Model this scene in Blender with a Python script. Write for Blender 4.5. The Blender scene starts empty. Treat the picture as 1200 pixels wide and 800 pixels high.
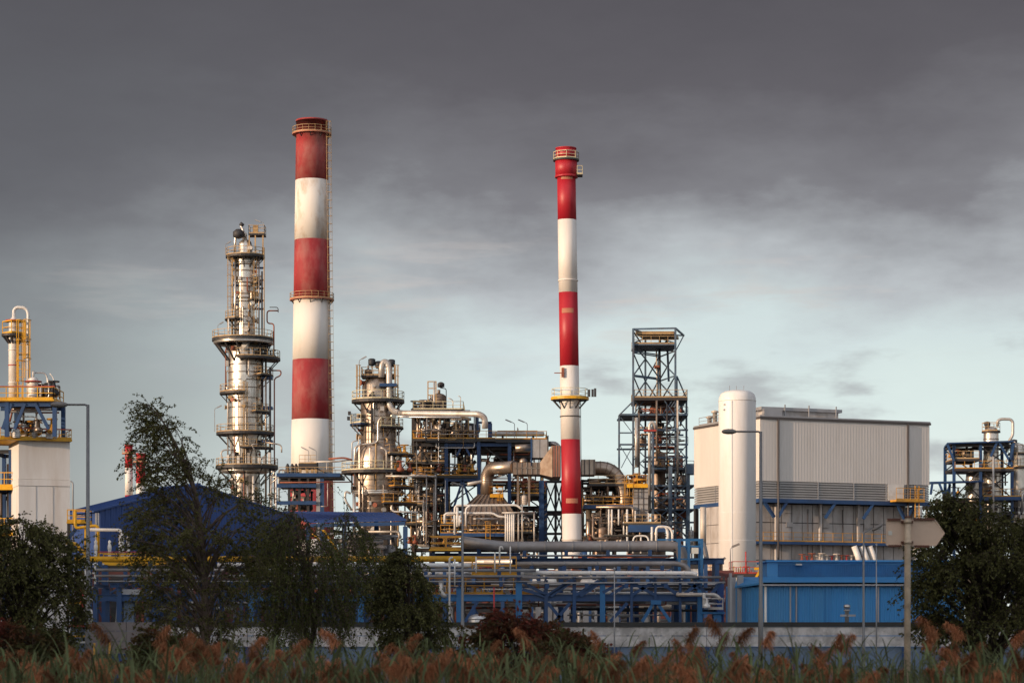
import bpy, math, random
from math import pi, sin, cos, radians as R
from mathutils import Vector as V, Matrix

# ------------------------------------------------------------------ camera, sun, sky, exposure
sc = bpy.context.scene
F, HZ, E = 2800.0, 735.0, 2.6          # focal length in photo pixels, horizon row, eye height in metres
SUN_AZ, SUN_EL = R(60), R(9.5)         # sun stands behind-left of the camera, low
cam_d = bpy.data.cameras.new('camera'); cam = bpy.data.objects.new('camera', cam_d)
sc.collection.objects.link(cam); sc.camera = cam
cam.location = (0, 0, E); cam.rotation_euler = (pi/2, 0, 0)
cam_d.sensor_width = 36; cam_d.lens = F/1200*36; cam_d.shift_y = (HZ-400)/1200
cam_d.clip_start = .5; cam_d.clip_end = 20000
cam_d.dof.use_dof = True; cam_d.dof.focus_distance = 290; cam_d.dof.aperture_fstop = 4.5

to_sun = V((-sin(SUN_AZ)*cos(SUN_EL), -cos(SUN_AZ)*cos(SUN_EL), sin(SUN_EL)))
sun_d = bpy.data.lights.new('sun', 'SUN'); sun = bpy.data.objects.new('sun', sun_d)
sc.collection.objects.link(sun); sun.location = to_sun*400
sun.rotation_euler = to_sun.to_track_quat('Z', 'Y').to_euler()
sun_d.energy = 4.4; sun_d.angle = R(.8); sun_d.color = (1, .725, .49)

sc.view_settings.view_transform = 'Standard'; sc.view_settings.look = 'None'
sc.view_settings.exposure = 0.0; sc.view_settings.gamma = 1
sc.cycles.max_bounces = 6; sc.cycles.diffuse_bounces = 3; sc.cycles.glossy_bounces = 3
sc.cycles.transparent_max_bounces = 4; sc.cycles.sample_clamp_indirect = 3

def world():
    w = bpy.data.worlds.new('World'); sc.world = w; w.use_nodes = True
    nt = w.node_tree; N = nt.nodes; L = nt.links; N.clear()
    def nd(t, **k):
        n = N.new(t)
        for a, b in k.items(): setattr(n, a, b)
        return n
    def math_(op, a, b=None, c=None, clamp=False):
        n = nd('ShaderNodeMath', operation=op, use_clamp=clamp)
        for i, x in enumerate((a, b, c)):
            if x is None: continue
            if isinstance(x, (int, float)): n.inputs[i].default_value = x
            else: L.new(x, n.inputs[i])
        return n.outputs[0]
    def sstep(x, a, b):
        n = nd('ShaderNodeMapRange', interpolation_type='SMOOTHSTEP'); L.new(x, n.inputs[0])
        n.inputs[1].default_value = a; n.inputs[2].default_value = b
        return n.outputs[0]
    def noise(vec, scale, det, rough=.55, mul=(1, 1, 1), off=(0, 0, 0)):
        m = nd('ShaderNodeMapping'); L.new(vec, m.inputs[0]); m.inputs['Scale'].default_value = mul; m.inputs['Location'].default_value = off
        n = nd('ShaderNodeTexNoise'); L.new(m.outputs[0], n.inputs['Vector'])
        n.inputs['Scale'].default_value = scale; n.inputs['Detail'].default_value = det; n.inputs['Roughness'].default_value = rough
        return n.outputs['Fac']
    def ramp(x, stops):
        n = nd('ShaderNodeValToRGB'); L.new(x, n.inputs[0]); cr = n.color_ramp
        while len(cr.elements) < len(stops): cr.elements.new(.5)
        for e, (p, c) in zip(cr.elements, stops): e.position = p; e.color = (*c, 1)
        return n.outputs[0]
    def mix(f, a, b):
        n = nd('ShaderNodeMix', data_type='RGBA')
        if isinstance(f, (int, float)): n.inputs[0].default_value = f
        else: L.new(f, n.inputs[0])
        for i, x in ((6, a), (7, b)):
            if isinstance(x, tuple): n.inputs[i].default_value = (*x, 1)
            else: L.new(x, n.inputs[i])
        return n.outputs[2]
    tc = nd('ShaderNodeTexCoord'); D = tc.outputs['Generated']
    sp = nd('ShaderNodeSeparateXYZ'); L.new(D, sp.inputs[0]); x, y, z = sp.outputs
    n1 = noise(D, 6.0, 5, .52, (1, 1, 2.1), (.62, 0, .35))
    n2 = noise(D, 15.0, 7, .6, (1, 1, 2.6), (2.1, .4, 0))
    n3 = noise(D, 2.2, 3, .5, (1, 1, 3.0), (5, 1, 2))
    # elevation, warped so that the deck's edge is ragged
    ew = math_('ADD', z, math_('MULTIPLY_ADD', n1, .12, -.070))
    ew = math_('ADD', ew, math_('MULTIPLY_ADD', n2, .045, -.0225))
    en = math_('MULTIPLY', ew, 1/.32, clamp=True)
    rain = ramp(en, [(0, (.28, .30, .298)), (.2, (.245, .26, .265)), (.40, (.178, .19, .205)), (.58, (.122, .125, .14)), (.85, (.088, .085, .098))])
    gap = ramp(en, [(0, (.90, .95, .92)), (.20, (.78, .90, .89)), (.34, (.66, .76, .77)), (.43, (.47, .50, .525)), (.53, (.215, .215, .235)), (.66, (.122, .117, .132)), (.85, (.085, .081, .094))])
    # clear air shows under the deck to the right of the plant and round the low sun; rain hangs to the left
    side = math_('ADD', x, math_('MULTIPLY_ADD', n3, .22, -.11))
    u = sstep(side, -.25, .02)
    us = sstep(math_('ADD', math_('MULTIPLY', x, -sin(SUN_AZ)), math_('MULTIPLY', y, -cos(SUN_AZ))), .2, .95)
    uu = math_('MAXIMUM', u, us)
    deck = mix(uu, rain, gap)
    sky = nd('ShaderNodeTexSky', sky_type='NISHITA', sun_disc=False, sun_elevation=SUN_EL, sun_rotation=pi+SUN_AZ, altitude=20, air_density=1.2, dust_density=2.0)
    clear = math_('MULTIPLY', uu, math_('SUBTRACT', 1.0, sstep(ew, .07, .15)))
    skyc = nd('ShaderNodeMix', data_type='RGBA', blend_type='MULTIPLY'); skyc.inputs[0].default_value = 1
    L.new(sky.outputs[0], skyc.inputs[6]); skyc.inputs[7].default_value = (SKYK, SKYK, SKYK, 1)
    col = mix(math_('MULTIPLY', clear, .12), deck, skyc.outputs[2])
    # small grey clouds floating in the clear band
    puff = sstep(noise(D, 11.0, 6, .55, (1, 1, 3.2), (7.3, 3.1, .37)), .50, .64)
    lo = math_('MULTIPLY', sstep(z, .035, .07), math_('SUBTRACT', 1.0, sstep(z, .105, .15)))
    col = mix(math_('MULTIPLY', math_('MULTIPLY', puff, lo), math_('MULTIPLY', uu, .8)), col, (.42, .44, .455))
    # pinkish streaks at the deck's underside
    pk = sstep(noise(D, 9.0, 5, .6, (1, 1, 7.0), (1.7, 9.1, 4.4)), .52, .68)
    pb = math_('MULTIPLY', sstep(z, .105, .13), math_('SUBTRACT', 1.0, sstep(z, .145, .17)))
    col = mix(math_('MULTIPLY', math_('MULTIPLY', pk, pb), math_('MULTIPLY', uu, .55)), col, (.62, .56, .53))
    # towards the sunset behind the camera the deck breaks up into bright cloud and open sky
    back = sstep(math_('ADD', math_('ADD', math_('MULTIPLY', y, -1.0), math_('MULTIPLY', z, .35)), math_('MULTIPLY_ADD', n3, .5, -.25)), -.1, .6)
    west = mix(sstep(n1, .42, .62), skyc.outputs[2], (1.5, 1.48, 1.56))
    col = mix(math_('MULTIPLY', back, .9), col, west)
    # soft mottling of the deck
    mot = math_('MULTIPLY_ADD', n1, .3, .87)
    fin = nd('ShaderNodeMix', data_type='RGBA', blend_type='MULTIPLY'); fin.inputs[0].default_value = 1
    L.new(col, fin.inputs[6]); cc = nd('ShaderNodeCombineXYZ')
    for i in range(3): L.new(mot, cc.inputs[i])
    L.new(cc.outputs[0], fin.inputs[7])
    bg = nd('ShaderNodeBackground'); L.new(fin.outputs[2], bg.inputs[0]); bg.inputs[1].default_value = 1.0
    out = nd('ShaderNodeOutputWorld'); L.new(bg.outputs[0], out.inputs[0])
SKYK = 0.14        # the physical sky at strength 0.1
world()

# ------------------------------------------------------------------ materials
M = {}
def mat(name, col, rough=.6, metal=0., var=.18, scale=.6, col2=None, f2=0., s2=2., stretch=(1, 1, 1), bump=0., bscale=8., island=0., rvar=.12, lo=.45, hi=.65, spec=.5):
    m = bpy.data.materials.new(name); m.use_nodes = True; nt = m.node_tree; N = nt.nodes; L = nt.links
    b = N['Principled BSDF']; b.inputs['Roughness'].default_value = rough; b.inputs['Metallic'].default_value = metal; b.inputs['Specular IOR Level'].default_value = spec
    g = N.new('ShaderNodeNewGeometry')
    mp = N.new('ShaderNodeMapping'); mp.inputs['Scale'].default_value = stretch; L.new(g.outputs['Position'], mp.inputs[0])
    n = N.new('ShaderNodeTexNoise'); n.inputs['Scale'].default_value = scale; n.inputs['Detail'].default_value = 6; L.new(mp.outputs[0], n.inputs['Vector'])
    r = N.new('ShaderNodeMapRange'); r.inputs[1].default_value = .3; r.inputs[2].default_value = .7
    r.inputs[3].default_value = 1-var; r.inputs[4].default_value = 1+var; L.new(n.outputs['Fac'], r.inputs[0])
    hs = N.new('ShaderNodeHueSaturation'); hs.inputs['Color'].default_value = (*col, 1); L.new(r.outputs[0], hs.inputs['Value'])
    c = hs.outputs[0]
    if island:
        r3 = N.new('ShaderNodeMapRange'); r3.inputs[3].default_value = 1-island; r3.inputs[4].default_value = 1+island
        L.new(g.outputs['Random Per Island'], r3.inputs[0])
        h2 = N.new('ShaderNodeHueSaturation'); L.new(c, h2.inputs['Color']); L.new(r3.outputs[0], h2.inputs['Value']); c = h2.outputs[0]
    if col2:
        n2 = N.new('ShaderNodeTexNoise'); n2.inputs['Scale'].default_value = s2; n2.inputs['Detail'].default_value = 8; n2.inputs['Roughness'].default_value = .65; L.new(mp.outputs[0], n2.inputs['Vector'])
        r2 = N.new('ShaderNodeMapRange'); r2.inputs[1].default_value = lo; r2.inputs[2].default_value = hi; r2.inputs[4].default_value = f2; L.new(n2.outputs['Fac'], r2.inputs[0])
        mx = N.new('ShaderNodeMix'); mx.data_type = 'RGBA'; L.new(r2.outputs[0], mx.inputs[0]); L.new(c, mx.inputs[6]); mx.inputs[7].default_value = (*col2, 1); c = mx.outputs[2]
    if name == 'reed_plume':      # plumes differ from plant to plant
        oi = N.new('ShaderNodeObjectInfo'); ro = N.new('ShaderNodeMapRange'); ro.inputs[3].default_value = .45; ro.inputs[4].default_value = 1.2; L.new(oi.outputs['Random'], ro.inputs[0])
        h3 = N.new('ShaderNodeHueSaturation'); L.new(c, h3.inputs['Color']); L.new(ro.outputs[0], h3.inputs['Value']); c = h3.outputs[0]
    L.new(c, b.inputs['Base Color'])
    if rvar:
        rr = N.new('ShaderNodeMapRange'); rr.inputs[3].default_value = max(.05, rough-rvar); rr.inputs[4].default_value = min(1, rough+rvar)
        L.new(n.outputs['Fac'], rr.inputs[0]); L.new(rr.outputs[0], b.inputs['Roughness'])
    if bump:
        nb = N.new('ShaderNodeTexNoise'); nb.inputs['Scale'].default_value = bscale; nb.inputs['Detail'].default_value = 5; L.new(g.outputs['Position'], nb.inputs['Vector'])
        bp = N.new('ShaderNodeBump'); bp.inputs['Strength'].default_value = bump; bp.inputs['Distance'].default_value = .1
        L.new(nb.outputs['Fac'], bp.inputs['Height']); L.new(bp.outputs[0], b.inputs['Normal'])
    if name.startswith('leaf') or name in ('reed_leaf', 'reed_plume'):
        tr = N.new('ShaderNodeBsdfTranslucent'); L.new(c, tr.inputs[0]); ms = N.new('ShaderNodeMixShader'); ms.inputs[0].default_value = .38
        L.new(b.outputs[0], ms.inputs[1]); L.new(tr.outputs[0], ms.inputs[2]); L.new(ms.outputs[0], N['Material Output'].inputs[0])
    M[name] = m; return m
VS = (1, 1, .16)       # vertical streaks
mat('aluminium', (.74, .69, .63), .36, .9, .14, .5, (.34, .24, .17), .6, .5, stretch=(1, 1, .5), bump=.12, bscale=1.3)
mat('aluminium_dull', (.43, .355, .295), .38, .85, .18, .6, (.2, .13, .09), .7, .5, stretch=(1, 1, .5), bump=.12, bscale=1.5)
mat('cladding_brown', (.27, .21, .17), .5, .55, .2, .6, (.13, .07, .04), .7, .7, bump=.1, bscale=2)
mat('pipe_silver', (.55, .53, .52), .38, .8, .15, .5)
mat('pipe_grey', (.27, .265, .28), .5, .25, .15, .5, (.16, .13, .12), .5, .8)
mat('pipe_white', (.72, .7, .68), .45, 0, .1, .6, (.4, .34, .28), .4, .8)
mat('pipe_pale', (.52, .495, .47), .45, .4, .15, .6, (.3, .2, .14), .5, .8)
mat('white_paint', (.74, .71, .69), .55, 0, .06, .3, (.5, .4, .32), .45, .5, stretch=VS)
mat('tank_white', (.78, .76, .76), .45, 0, .04, .3, (.62, .55, .5), .35, .7, stretch=VS)
mat('chimney_white', (.72, .68, .64), .7, 0, .07, .3, (.42, .25, .12), .85, .35, stretch=(1, 1, .45), lo=.5, hi=.72)
mat('chimney_red', (.29, .022, .028), .7, 0, .25, .35, (.36, .14, .125), .9, .32, stretch=(1, 1, .5), lo=.42, hi=.7)
mat('chimney_clean', (.74, .70, .665), .7, 0, .06, .3, (.55, .44, .35), .4, .35, stretch=(1, 1, .3), lo=.5, hi=.75)
mat('stack_red', (.40, .012, .026), .5, 0, .1, .4, (.42, .05, .05), .5, .4, stretch=VS)
mat('stack_white', (.75, .71, .68), .5, 0, .05, .3, (.55, .45, .38), .35, .6, stretch=VS)
mat('patch_brown', (.42, .16, .1), .7)
mat('blue_steel', (.014, .056, .165), .5, 0, .2, .5, (.03, .05, .1), .45, .9)
mat('blue_bright', (.022, .14, .34), .5, 0, .15, .5, (.03, .1, .25), .5, .9)
mat('blue_cladding', (.016, .055, .21), .45, 0, .1, .3, (.02, .06, .2), .5, .4, stretch=VS)
mat('blue_cladding_light', (.04, .24, .56), .45, 0, .08, .3, (.08, .25, .45), .6, .4, stretch=VS)
mat('lattice_steel', (.085, .135, .20), .55, .2, .25, .5, (.10, .06, .05), .5, .9)
mat('dark_steel', (.035, .038, .045), .6, .2, .25, .5, (.08, .045, .03), .5, .7)
mat('grating', (.06, .058, .055), .7, .2, .25, .8)
mat('yellow_paint', (.72, .38, .012), .5, 0, .12, .8, (.4, .18, .03), .5, .9)
mat('rail_orange', (.55, .27, .03), .55, 0, .15, .8, (.25, .11, .04), .5, .9)
mat('rail_tan', (.46, .31, .15), .55, 0, .15, .8, (.22, .13, .08), .5, .9)
mat('rail_cream', (.62, .55, .36), .55, 0, .15, .8)
mat('rail_red', (.38, .05, .04), .55, 0, .2, .8)
mat('pipe_red', (.45, .03, .03), .5, 0, .15, .8)
mat('pipe_rust', (.3, .09, .05), .6, .1, .2, .8, (.14, .05, .03), .5, .9)
mat('galvanised', (.34, .34, .36), .5, .35, .12, .6)
mat('lamp_pole', (.20, .20, .21), .5, .3, .12, .6)
mat('lamp_head', (.22, .2, .19), .55, .1, .1, 2)
mat('lamp_glass', (.5, .48, .45), .25, 0, .05, 2)
mat('clad_cream', (.64, .60, .575), .55, 0, .04, .25, (.5, .46, .43), .4, .4, stretch=VS)
mat('louvre_grey', (.33, .325, .33), .5, .1, .08, .5)
mat('trim_dark', (.07, .06, .06), .5, 0, .1, .5)
mat('concrete_pale', (.42, .395, .39), .8, 0, .12, .5, (.24, .2, .17), .6, .8, stretch=(1, 1, .4), bump=.15, bscale=6)
mat('concrete_wall', (.6, .575, .575), .85, 0, .1, .7, (.30, .285, .28), .85, 1.6, stretch=(1, 1, .8), bump=.2, bscale=8, lo=.4, hi=.6)
mat('concrete_brown', (.19, .165, .165), .85, 0, .1, .6, (.12, .1, .1), .6, 1.2, bump=.15, bscale=8)
mat('coping_black', (.03, .03, .03), .7, 0, .2, 1)
mat('sheet_bluegrey', (.14, .2, .3), .6, 0, .15, .7, (.08, .11, .16), .6, .8)
mat('grey_block', (.33, .33, .345), .55, .1, .08, .6, (.2, .17, .15), .5, .7)
mat('sign_back', (.70, .52, .40), .5, 0, .06, 3, (.55, .40, .30), .5, 3, bump=.05, bscale=20)
mat('sign_pole', (.58, .46, .34), .55, .2, .15, 3, (.25, .19, .14), .6, 4)
mat('rust_bracket', (.12, .05, .035), .8, 0, .25, 6)
mat('sticker', (.7, .68, .62), .6, 0, .05, 3)
mat('leaf_birch', (.118, .115, .038), .55, 0, .25, .5, island=.55, spec=.12)
mat('leaf_weeping', (.105, .116, .036), .55, 0, .25, .5, island=.5, spec=.12)
mat('leaf_dark', (.10, .10, .036), .55, 0, .25, .5, island=.55, spec=.12)
mat('leaf_red', (.16, .04, .03), .55, 0, .3, 1.2, (.06, .09, .03), .9, 1.0, island=.5, spec=.12)
mat('bark_pale', (.16, .12, .1), .85, 0, .25, 3, (.05, .035, .03), .8, 4, spec=.12)
mat('bark_dark', (.06, .045, .038), .9, 0, .25, 3, spec=.12)
mat('reed_leaf', (.15, .185, .085), .6, 0, .3, 1.0, (.13, .11, .06), .6, .8, island=.5, spec=.12)
mat('reed_plume', (.54, .245, .125), .9, 0, .2, 2, (.42, .18, .09), .8, 2.5, island=.35, spec=.12)
mat('reed_stem', (.14, .11, .05), .7, 0, .2, 2, spec=.12)
mat('soil', (.045, .042, .03), .95, 0, .3, .3, (.03, .035, .02), .8, .5, bump=.3, bscale=3)
mat('yard', (.12, .115, .11), .9, 0, .2, .2, (.08, .075, .07), .6, .6)
mat('shade_ridge_green', (.035, .04, .02), .95, 0, .3, .1)
mat('maroon_clad', (.10, .03, .03), .6, 0, .2, .5)
mat('vessel_cream', (.6, .53, .46), .5, .1, .1, .5, (.35, .24, .16), .5, .8)

# ------------------------------------------------------------------ mesh helpers
col = sc.collection
ORG = {}
rnd = random.Random(11)
class K:                                   # a depth: turns photo columns and rows into metres there
    def __init__(s, Y): s.Y = Y; s.s = Y/F
    def x(s, px): return (px-600)*s.s
    def z(s, py): return max(0., E+(HZ-py)*s.s)
    def p(s, px, py, dy=0.):
        q = (s.Y+dy)/F
        return V(((px-600)*q, s.Y+dy, max(0., E+(HZ-py)*q)))
class MB:
    def __init__(s): s.v = []; s.f = []; s.sm = []
    def add(s, vs, fs, smooth=False):
        o = len(s.v); s.v += [tuple(q) for q in vs]
        for f in fs: s.f.append(tuple(i+o for i in f)); s.sm.append(smooth)
        return s
    def hexa(s, a):   # eight corners, bottom loop then top loop
        return s.add(a, [(3, 2, 1, 0), (4, 5, 6, 7), (0, 1, 5, 4), (1, 2, 6, 5), (2, 3, 7, 6), (3, 0, 4, 7)])
    def box(s, x0, x1, y0, y1, z0, z1):
        return s.hexa([(x0, y0, z0), (x1, y0, z0), (x1, y1, z0), (x0, y1, z0), (x0, y0, z1), (x1, y0, z1), (x1, y1, z1), (x0, y1, z1)])
    def bar(s, p, q, w, h=None):
        p, q = V(p), V(q); d = q-p
        if d.length < 1e-6: return s
        d.normalize(); h = h or w
        up = V((0, 0, 1)) if abs(d.z) < .9 else V((0, 1, 0))
        a = d.cross(up).normalized()*w/2; b = d.cross(a).normalized()*h/2
        return s.hexa([p-a-b, p+a-b, p+a+b, p-a+b, q-a-b, q+a-b, q+a+b, q-a+b])
    def ibeam(s, p, q, w, h):              # flanges and web
        p, q = V(p), V(q); t = h*.12; up = V((0, 0, 1))
        s.bar(p+up*(h/2-t/2), q+up*(h/2-t/2), w, t); s.bar(p-up*(h/2-t/2), q-up*(h/2-t/2), w, t)
        return s.bar(p, q, w*.25, h-2*t-.004)
    def tube(s, pts, r, n=8, caps=True):
        pts = [V(p) for p in pts]; m = len(pts)
        rs = r if isinstance(r, (list, tuple)) else [r]*m
        t0 = (pts[1]-pts[0]).normalized()
        up = V((0, 0, 1)) if abs(t0.z) < .9 else V((1, 0, 0))
        a = t0.cross(up).normalized(); vs = []
        for i in range(m):
            t = (pts[min(i+1, m-1)]-pts[max(i-1, 0)])
            if t.length < 1e-9: t = t0
            t.normalize(); a = (a-t*a.dot(t)).normalized(); b = t.cross(a)
            for k in range(n):
                an = 2*pi*k/n; vs.append(pts[i]+(a*cos(an)+b*sin(an))*rs[i])
        fs = [(i*n+k, i*n+(k+1) % n, (i+1)*n+(k+1) % n, (i+1)*n+k) for i in range(m-1) for k in range(n)]
        s.add(vs, fs, n > 5)
        if caps and n > 2:
            o = len(s.v)-n*m
            s.f.append(tuple(o+k for k in reversed(range(n)))); s.sm.append(False)
            s.f.append(tuple(o+(m-1)*n+k for k in range(n))); s.sm.append(False)
        return s
    def lathe(s, c, prof, n=24, axis=None, smooth=True):
        cx, cy, cz = c; vs = []; m = len(prof)
        for r, z in prof:
            for k in range(n):
                an = 2*pi*k/n
                if axis is None: vs.append((cx+r*cos(an), cy+r*sin(an), cz+z))
                else:
                    d, a, b = axis; q = V(c)+d*z+(a*cos(an)+b*sin(an))*r; vs.append(q)
        fs = [(i*n+k, i*n+(k+1) % n, (i+1)*n+(k+1) % n, (i+1)*n+k) for i in range(m-1) for k in range(n)]
        s.add(vs, fs, smooth); o = len(s.v)-n*m
        if prof[0][0] > 1e-6: s.f.append(tuple(o+k for k in reversed(range(n)))); s.sm.append(False)
        if prof[-1][0] > 1e-6: s.f.append(tuple(o+(m-1)*n+k for k in range(n))); s.sm.append(False)
        return s
    def sector(s, cx, cy, z0, z1, r0, r1, a0=0, a1=360):
        n = max(3, int(abs(a1-a0)/12)); full = abs(a1-a0) >= 359.9; vs = []
        for k in range(n if full else n+1):
            an = R(a0+(a1-a0)*k/n); c, q = cos(an), sin(an)
            vs += [(cx+r0*c, cy+r0*q, z0), (cx+r1*c, cy+r1*q, z0), (cx+r1*c, cy+r1*q, z1), (cx+r0*c, cy+r0*q, z1)]
        fs = []; m = n if full else n+1
        for k in range(n):
            i, j = k*4, ((k+1) % m)*4
            fs += [(i+e, i+(e+1) % 4, j+(e+1) % 4, j+e) for e in range(4)]
        if not full: fs += [(0, 3, 2, 1), (n*4, n*4+1, n*4+2, n*4+3)]
        return s.add(vs, fs)
    def corr(s, p0, p1, z0, z1, pitch=.3, depth=.05):
        """trapezoid-ribbed sheet from p0 to p1 (xy); z1 a number or function of the fraction along"""
        p0, p1 = V((p0[0], p0[1], 0)), V((p1[0], p1[1], 0)); d = p1-p0; ln = d.length; d.normalize(); nr = V((d.y, -d.x, 0))
        n = max(1, int(ln/pitch)); pitch = ln/n; st = []
        for i in range(n): st += [(i*pitch, 0), (i*pitch+pitch*.5, 0), (i*pitch+pitch*.62, depth), (i*pitch+pitch*.88, depth)]
        st.append((ln, 0)); vs = []
        for t, dd in st:
            q = p0+d*t+nr*dd; zt = z1(t/ln) if callable(z1) else z1
            vs += [(q.x, q.y, z0), (q.x, q.y, zt)]
        return s.add(vs, [(2*i, 2*i+2, 2*i+3, 2*i+1) for i in range(len(st)-1)])
    def build(s, name, m, parent=None, org=None):
        if org is None: org = ORG[parent.name] if parent is not None else None
        if org is None:
            xs = [q[0] for q in s.v]; ys = [q[1] for q in s.v]; zs = [q[2] for q in s.v]
            org = V(((min(xs)+max(xs))/2, (min(ys)+max(ys))/2, min(zs)))
        ox, oy, oz = org
        me = bpy.data.meshes.new(name); me.from_pydata([(a-ox, b-oy, c-oz) for a, b, c in s.v], [], s.f)
        me.polygons.foreach_set('use_smooth', s.sm)
        me.materials.append(M[m])
        ob = bpy.data.objects.new(name, me); col.objects.link(ob)
        if parent is not None: ob.parent = parent
        else: ob.location = org
        ORG[ob.name] = V(org); return ob
def tag(o, label=None, cat=None, group=None, kind=None):
    for k, v in (('label', label), ('category', cat), ('group', group), ('kind', kind)):
        if v: o[k] = v
    return o
def thing(name, label, cat, loc, group=None):
    o = bpy.data.objects.new(name, None); col.objects.link(o); o.location = loc; o.empty_display_size = .5
    ORG[o.name] = V(loc); return tag(o, label, cat, group)
def bend(pts, rad, n=5):
    """round the corners of a path"""
    pts = [V(p) for p in pts]; out = [pts[0]]
    for i in range(1, len(pts)-1):
        a, b, c = pts[i-1], pts[i], pts[i+1]; u = a-b; w = c-b
        r = min(rad, u.length*.49, w.length*.49)
        p, q = b+u.normalized()*r, b+w.normalized()*r
        for k in range(n+1):
            t = k/n; out.append(p*(1-t)**2+b*2*t*(1-t)+q*t*t)
    return out+[pts[-1]]
def pipe(parent, pts, r, m, rad=None, n=10, name='pipe', flanges=False):
    mb = MB(); mb.tube(bend(pts, rad if rad is not None else r*2.6) if len(pts) > 2 else pts, r, n)
    ob = mb.build(name, m, parent)
    if flanges:
        for q, e in ((pts[0], pts[1]), (pts[-1], pts[-2])):
            q, e = V(q), V(e); d = (e-q).normalized()
            MB().tube([q, q+d*r*.5], r*1.45, n).build('flange', m, ob)
    return ob
def pipe_thing(name, label, pts, r, m, rad=None, group=None, n=12, cat='pipe', saddles=0, bands=0, sm='blue_steel'):
    pts = [V(p) for p in pts]; lo = min(pts, key=lambda q: q.z)
    t = thing(name, label, cat, (lo.x, lo.y, max(0, lo.z-r)), group)
    b = pipe(t, pts, r, m, rad, n, 'pipe_wall')
    a, c = max(zip(pts, pts[1:]), key=lambda e: (e[1]-e[0]).length); d = (c-a); ln = d.length; d.normalize()
    for i in range(saddles):
        q = a+d*ln*(i+.5)/saddles; MB().box(q.x-.12, q.x+.12, q.y-r*.7, q.y+r*.7, q.z-r-.28, q.z-r*.6).build('saddle', sm, t)
    for i in range(bands):
        q = a+d*ln*(i+.5)/bands; MB().tube([q-d*.05, q+d*.05], r*1.035+.006, n).build('joint_band', m, t)
    return t
def rail(parent, pts, m='rail_tan', h=1.1, step=1.3, r=.035, toe=True, closed=False, name='railing'):
    pts = [V(p) for p in pts]
    if closed: pts = pts+[pts[0]]
    mb = MB(); up = V((0, 0, 1))
    for a, b in zip(pts, pts[1:]):
        k = max(1, round((b-a).length/step))
        for i in range(k): q = a+(b-a)*i/k; mb.bar(q, q+up*h, r*1.7)
        mb.bar(a+up*h, b+up*h, r*2); mb.bar(a+up*h*.52, b+up*h*.52, r*1.5)
        if toe: mb.bar(a+up*.08, b+up*.08, .03, .16)
    mb.bar(pts[-1], pts[-1]+up*h, r*1.7)
    return mb.build(name, m, parent)
def ring_deck(parent, cx, cy, z, r0, r1, a0=0, a1=360, dm='grating', rm='rail_tan', h=1.15, th=.22, brackets=True, shell_r=None, toe=True):
    d = MB().sector(cx, cy, z-th, z, r0, r1, a0, a1).build('platform', dm, parent)
    full = a1-a0 >= 359; n = max(4, int((a1-a0)/360*2*pi*r1/1.25))
    pts = [V((cx+(r1-.06)*cos(R(a0+(a1-a0)*i/n)), cy+(r1-.06)*sin(R(a0+(a1-a0)*i/n)), z)) for i in range(n+1)]
    if not full:
        i0, i1 = V((cx+r0*cos(R(a0)), cy+r0*sin(R(a0)), z)), V((cx+r0*cos(R(a1)), cy+r0*sin(R(a1)), z)); pts = [i0]+pts+[i1]
    rail(d, pts, rm, h, 3, toe=toe)
    if brackets:
        k = max(2, int((a1-a0)/36)); sr = shell_r or r0; dr = r1-sr
        for i in range(k):
            an = R(a0+(a1-a0)*(i+.5)/k); c, q = cos(an), sin(an)
            MB().bar((cx+sr*c, cy+sr*q, z-th-dr*.95), (cx+(r1-.15)*c, cy+(r1-.15)*q, z-th), .14).build('bracket', 'dark_steel', d)
    return d
def flat_deck(parent, x0, x1, y0, y1, z, dm='grating', rm='rail_orange', th=.25, sides='fblr', h=1.1, edge=None):
    d = MB().box(x0, x1, y0, y1, z-th, z).build('platform', dm, parent)
    if edge:
        MB().box(x0, x1, y0-.06, y0-.004, z-th-.1, z+.06).build('edge_beam', edge, d)
    i = .05; c = {'f': ((x0+i, y0+i, z), (x1-i, y0+i, z)), 'b': ((x0+i, y1-i, z), (x1-i, y1-i, z)), 'l': ((x0+i, y0+i, z), (x0+i, y1-i, z)), 'r': ((x1-i, y0+i, z), (x1-i, y1-i, z))}
    for q in sides: rail(d, c[q], rm, h)
    return d
def ladder(parent, x, y, z0, z1, m='rail_tan', w=.5, face=(0, -1), cage=True, off=0):
    """a vertical ladder with hoops, climbing side towards face"""
    fx, fy = face; sx, sy = -fy, fx; mb = MB()
    for s in (-.5, .5): mb.bar((x+sx*w*s, y+sy*w*s, z0), (x+sx*w*s+off, y+sy*w*s, z1), .07)
    n = int((z1-z0)/.6)
    for i in range(1, n):
        z = z0+(z1-z0)*i/n; o = off*i/n; mb.bar((x-sx*w/2+o, y-sy*w/2, z), (x+sx*w/2+o, y+sy*w/2, z), .04)
    if cage:
        k = max(2, int((z1-z0)/1.5))
        for i in range(1, k+1):
            z = z0+(z1-z0)*i/k; o = off*i/k
            arc = [(x+o+sx*w*.75*cos(t)+fx*w*1.5*sin(t), y+sy*w*.75*cos(t)+fy*w*1.5*sin(t), z) for t in [pi*j/5 for j in range(6)]]
            mb.tube(arc, .035, 4)
        for t in (pi*.3, pi*.5, pi*.7):
            a = (x+sx*w*.75*cos(t)+fx*w*1.5*sin(t), y+sy*w*.75*cos(t)+fy*w*1.5*sin(t))
            mb.bar((a[0], a[1], z0+1.5), (a[0]+off, a[1], z1), .04)
    return mb.build('ladder', m, parent)
def band(parent, cx, cy, z, r, h=.12, t=.05, m='aluminium_dull', name='band', n=24):
    return MB().lathe((cx, cy, z), [(r-.02, -h/2), (r+t, -h/2), (r+t, h/2), (r-.02, h/2)], n).build(name, m, parent)
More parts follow.
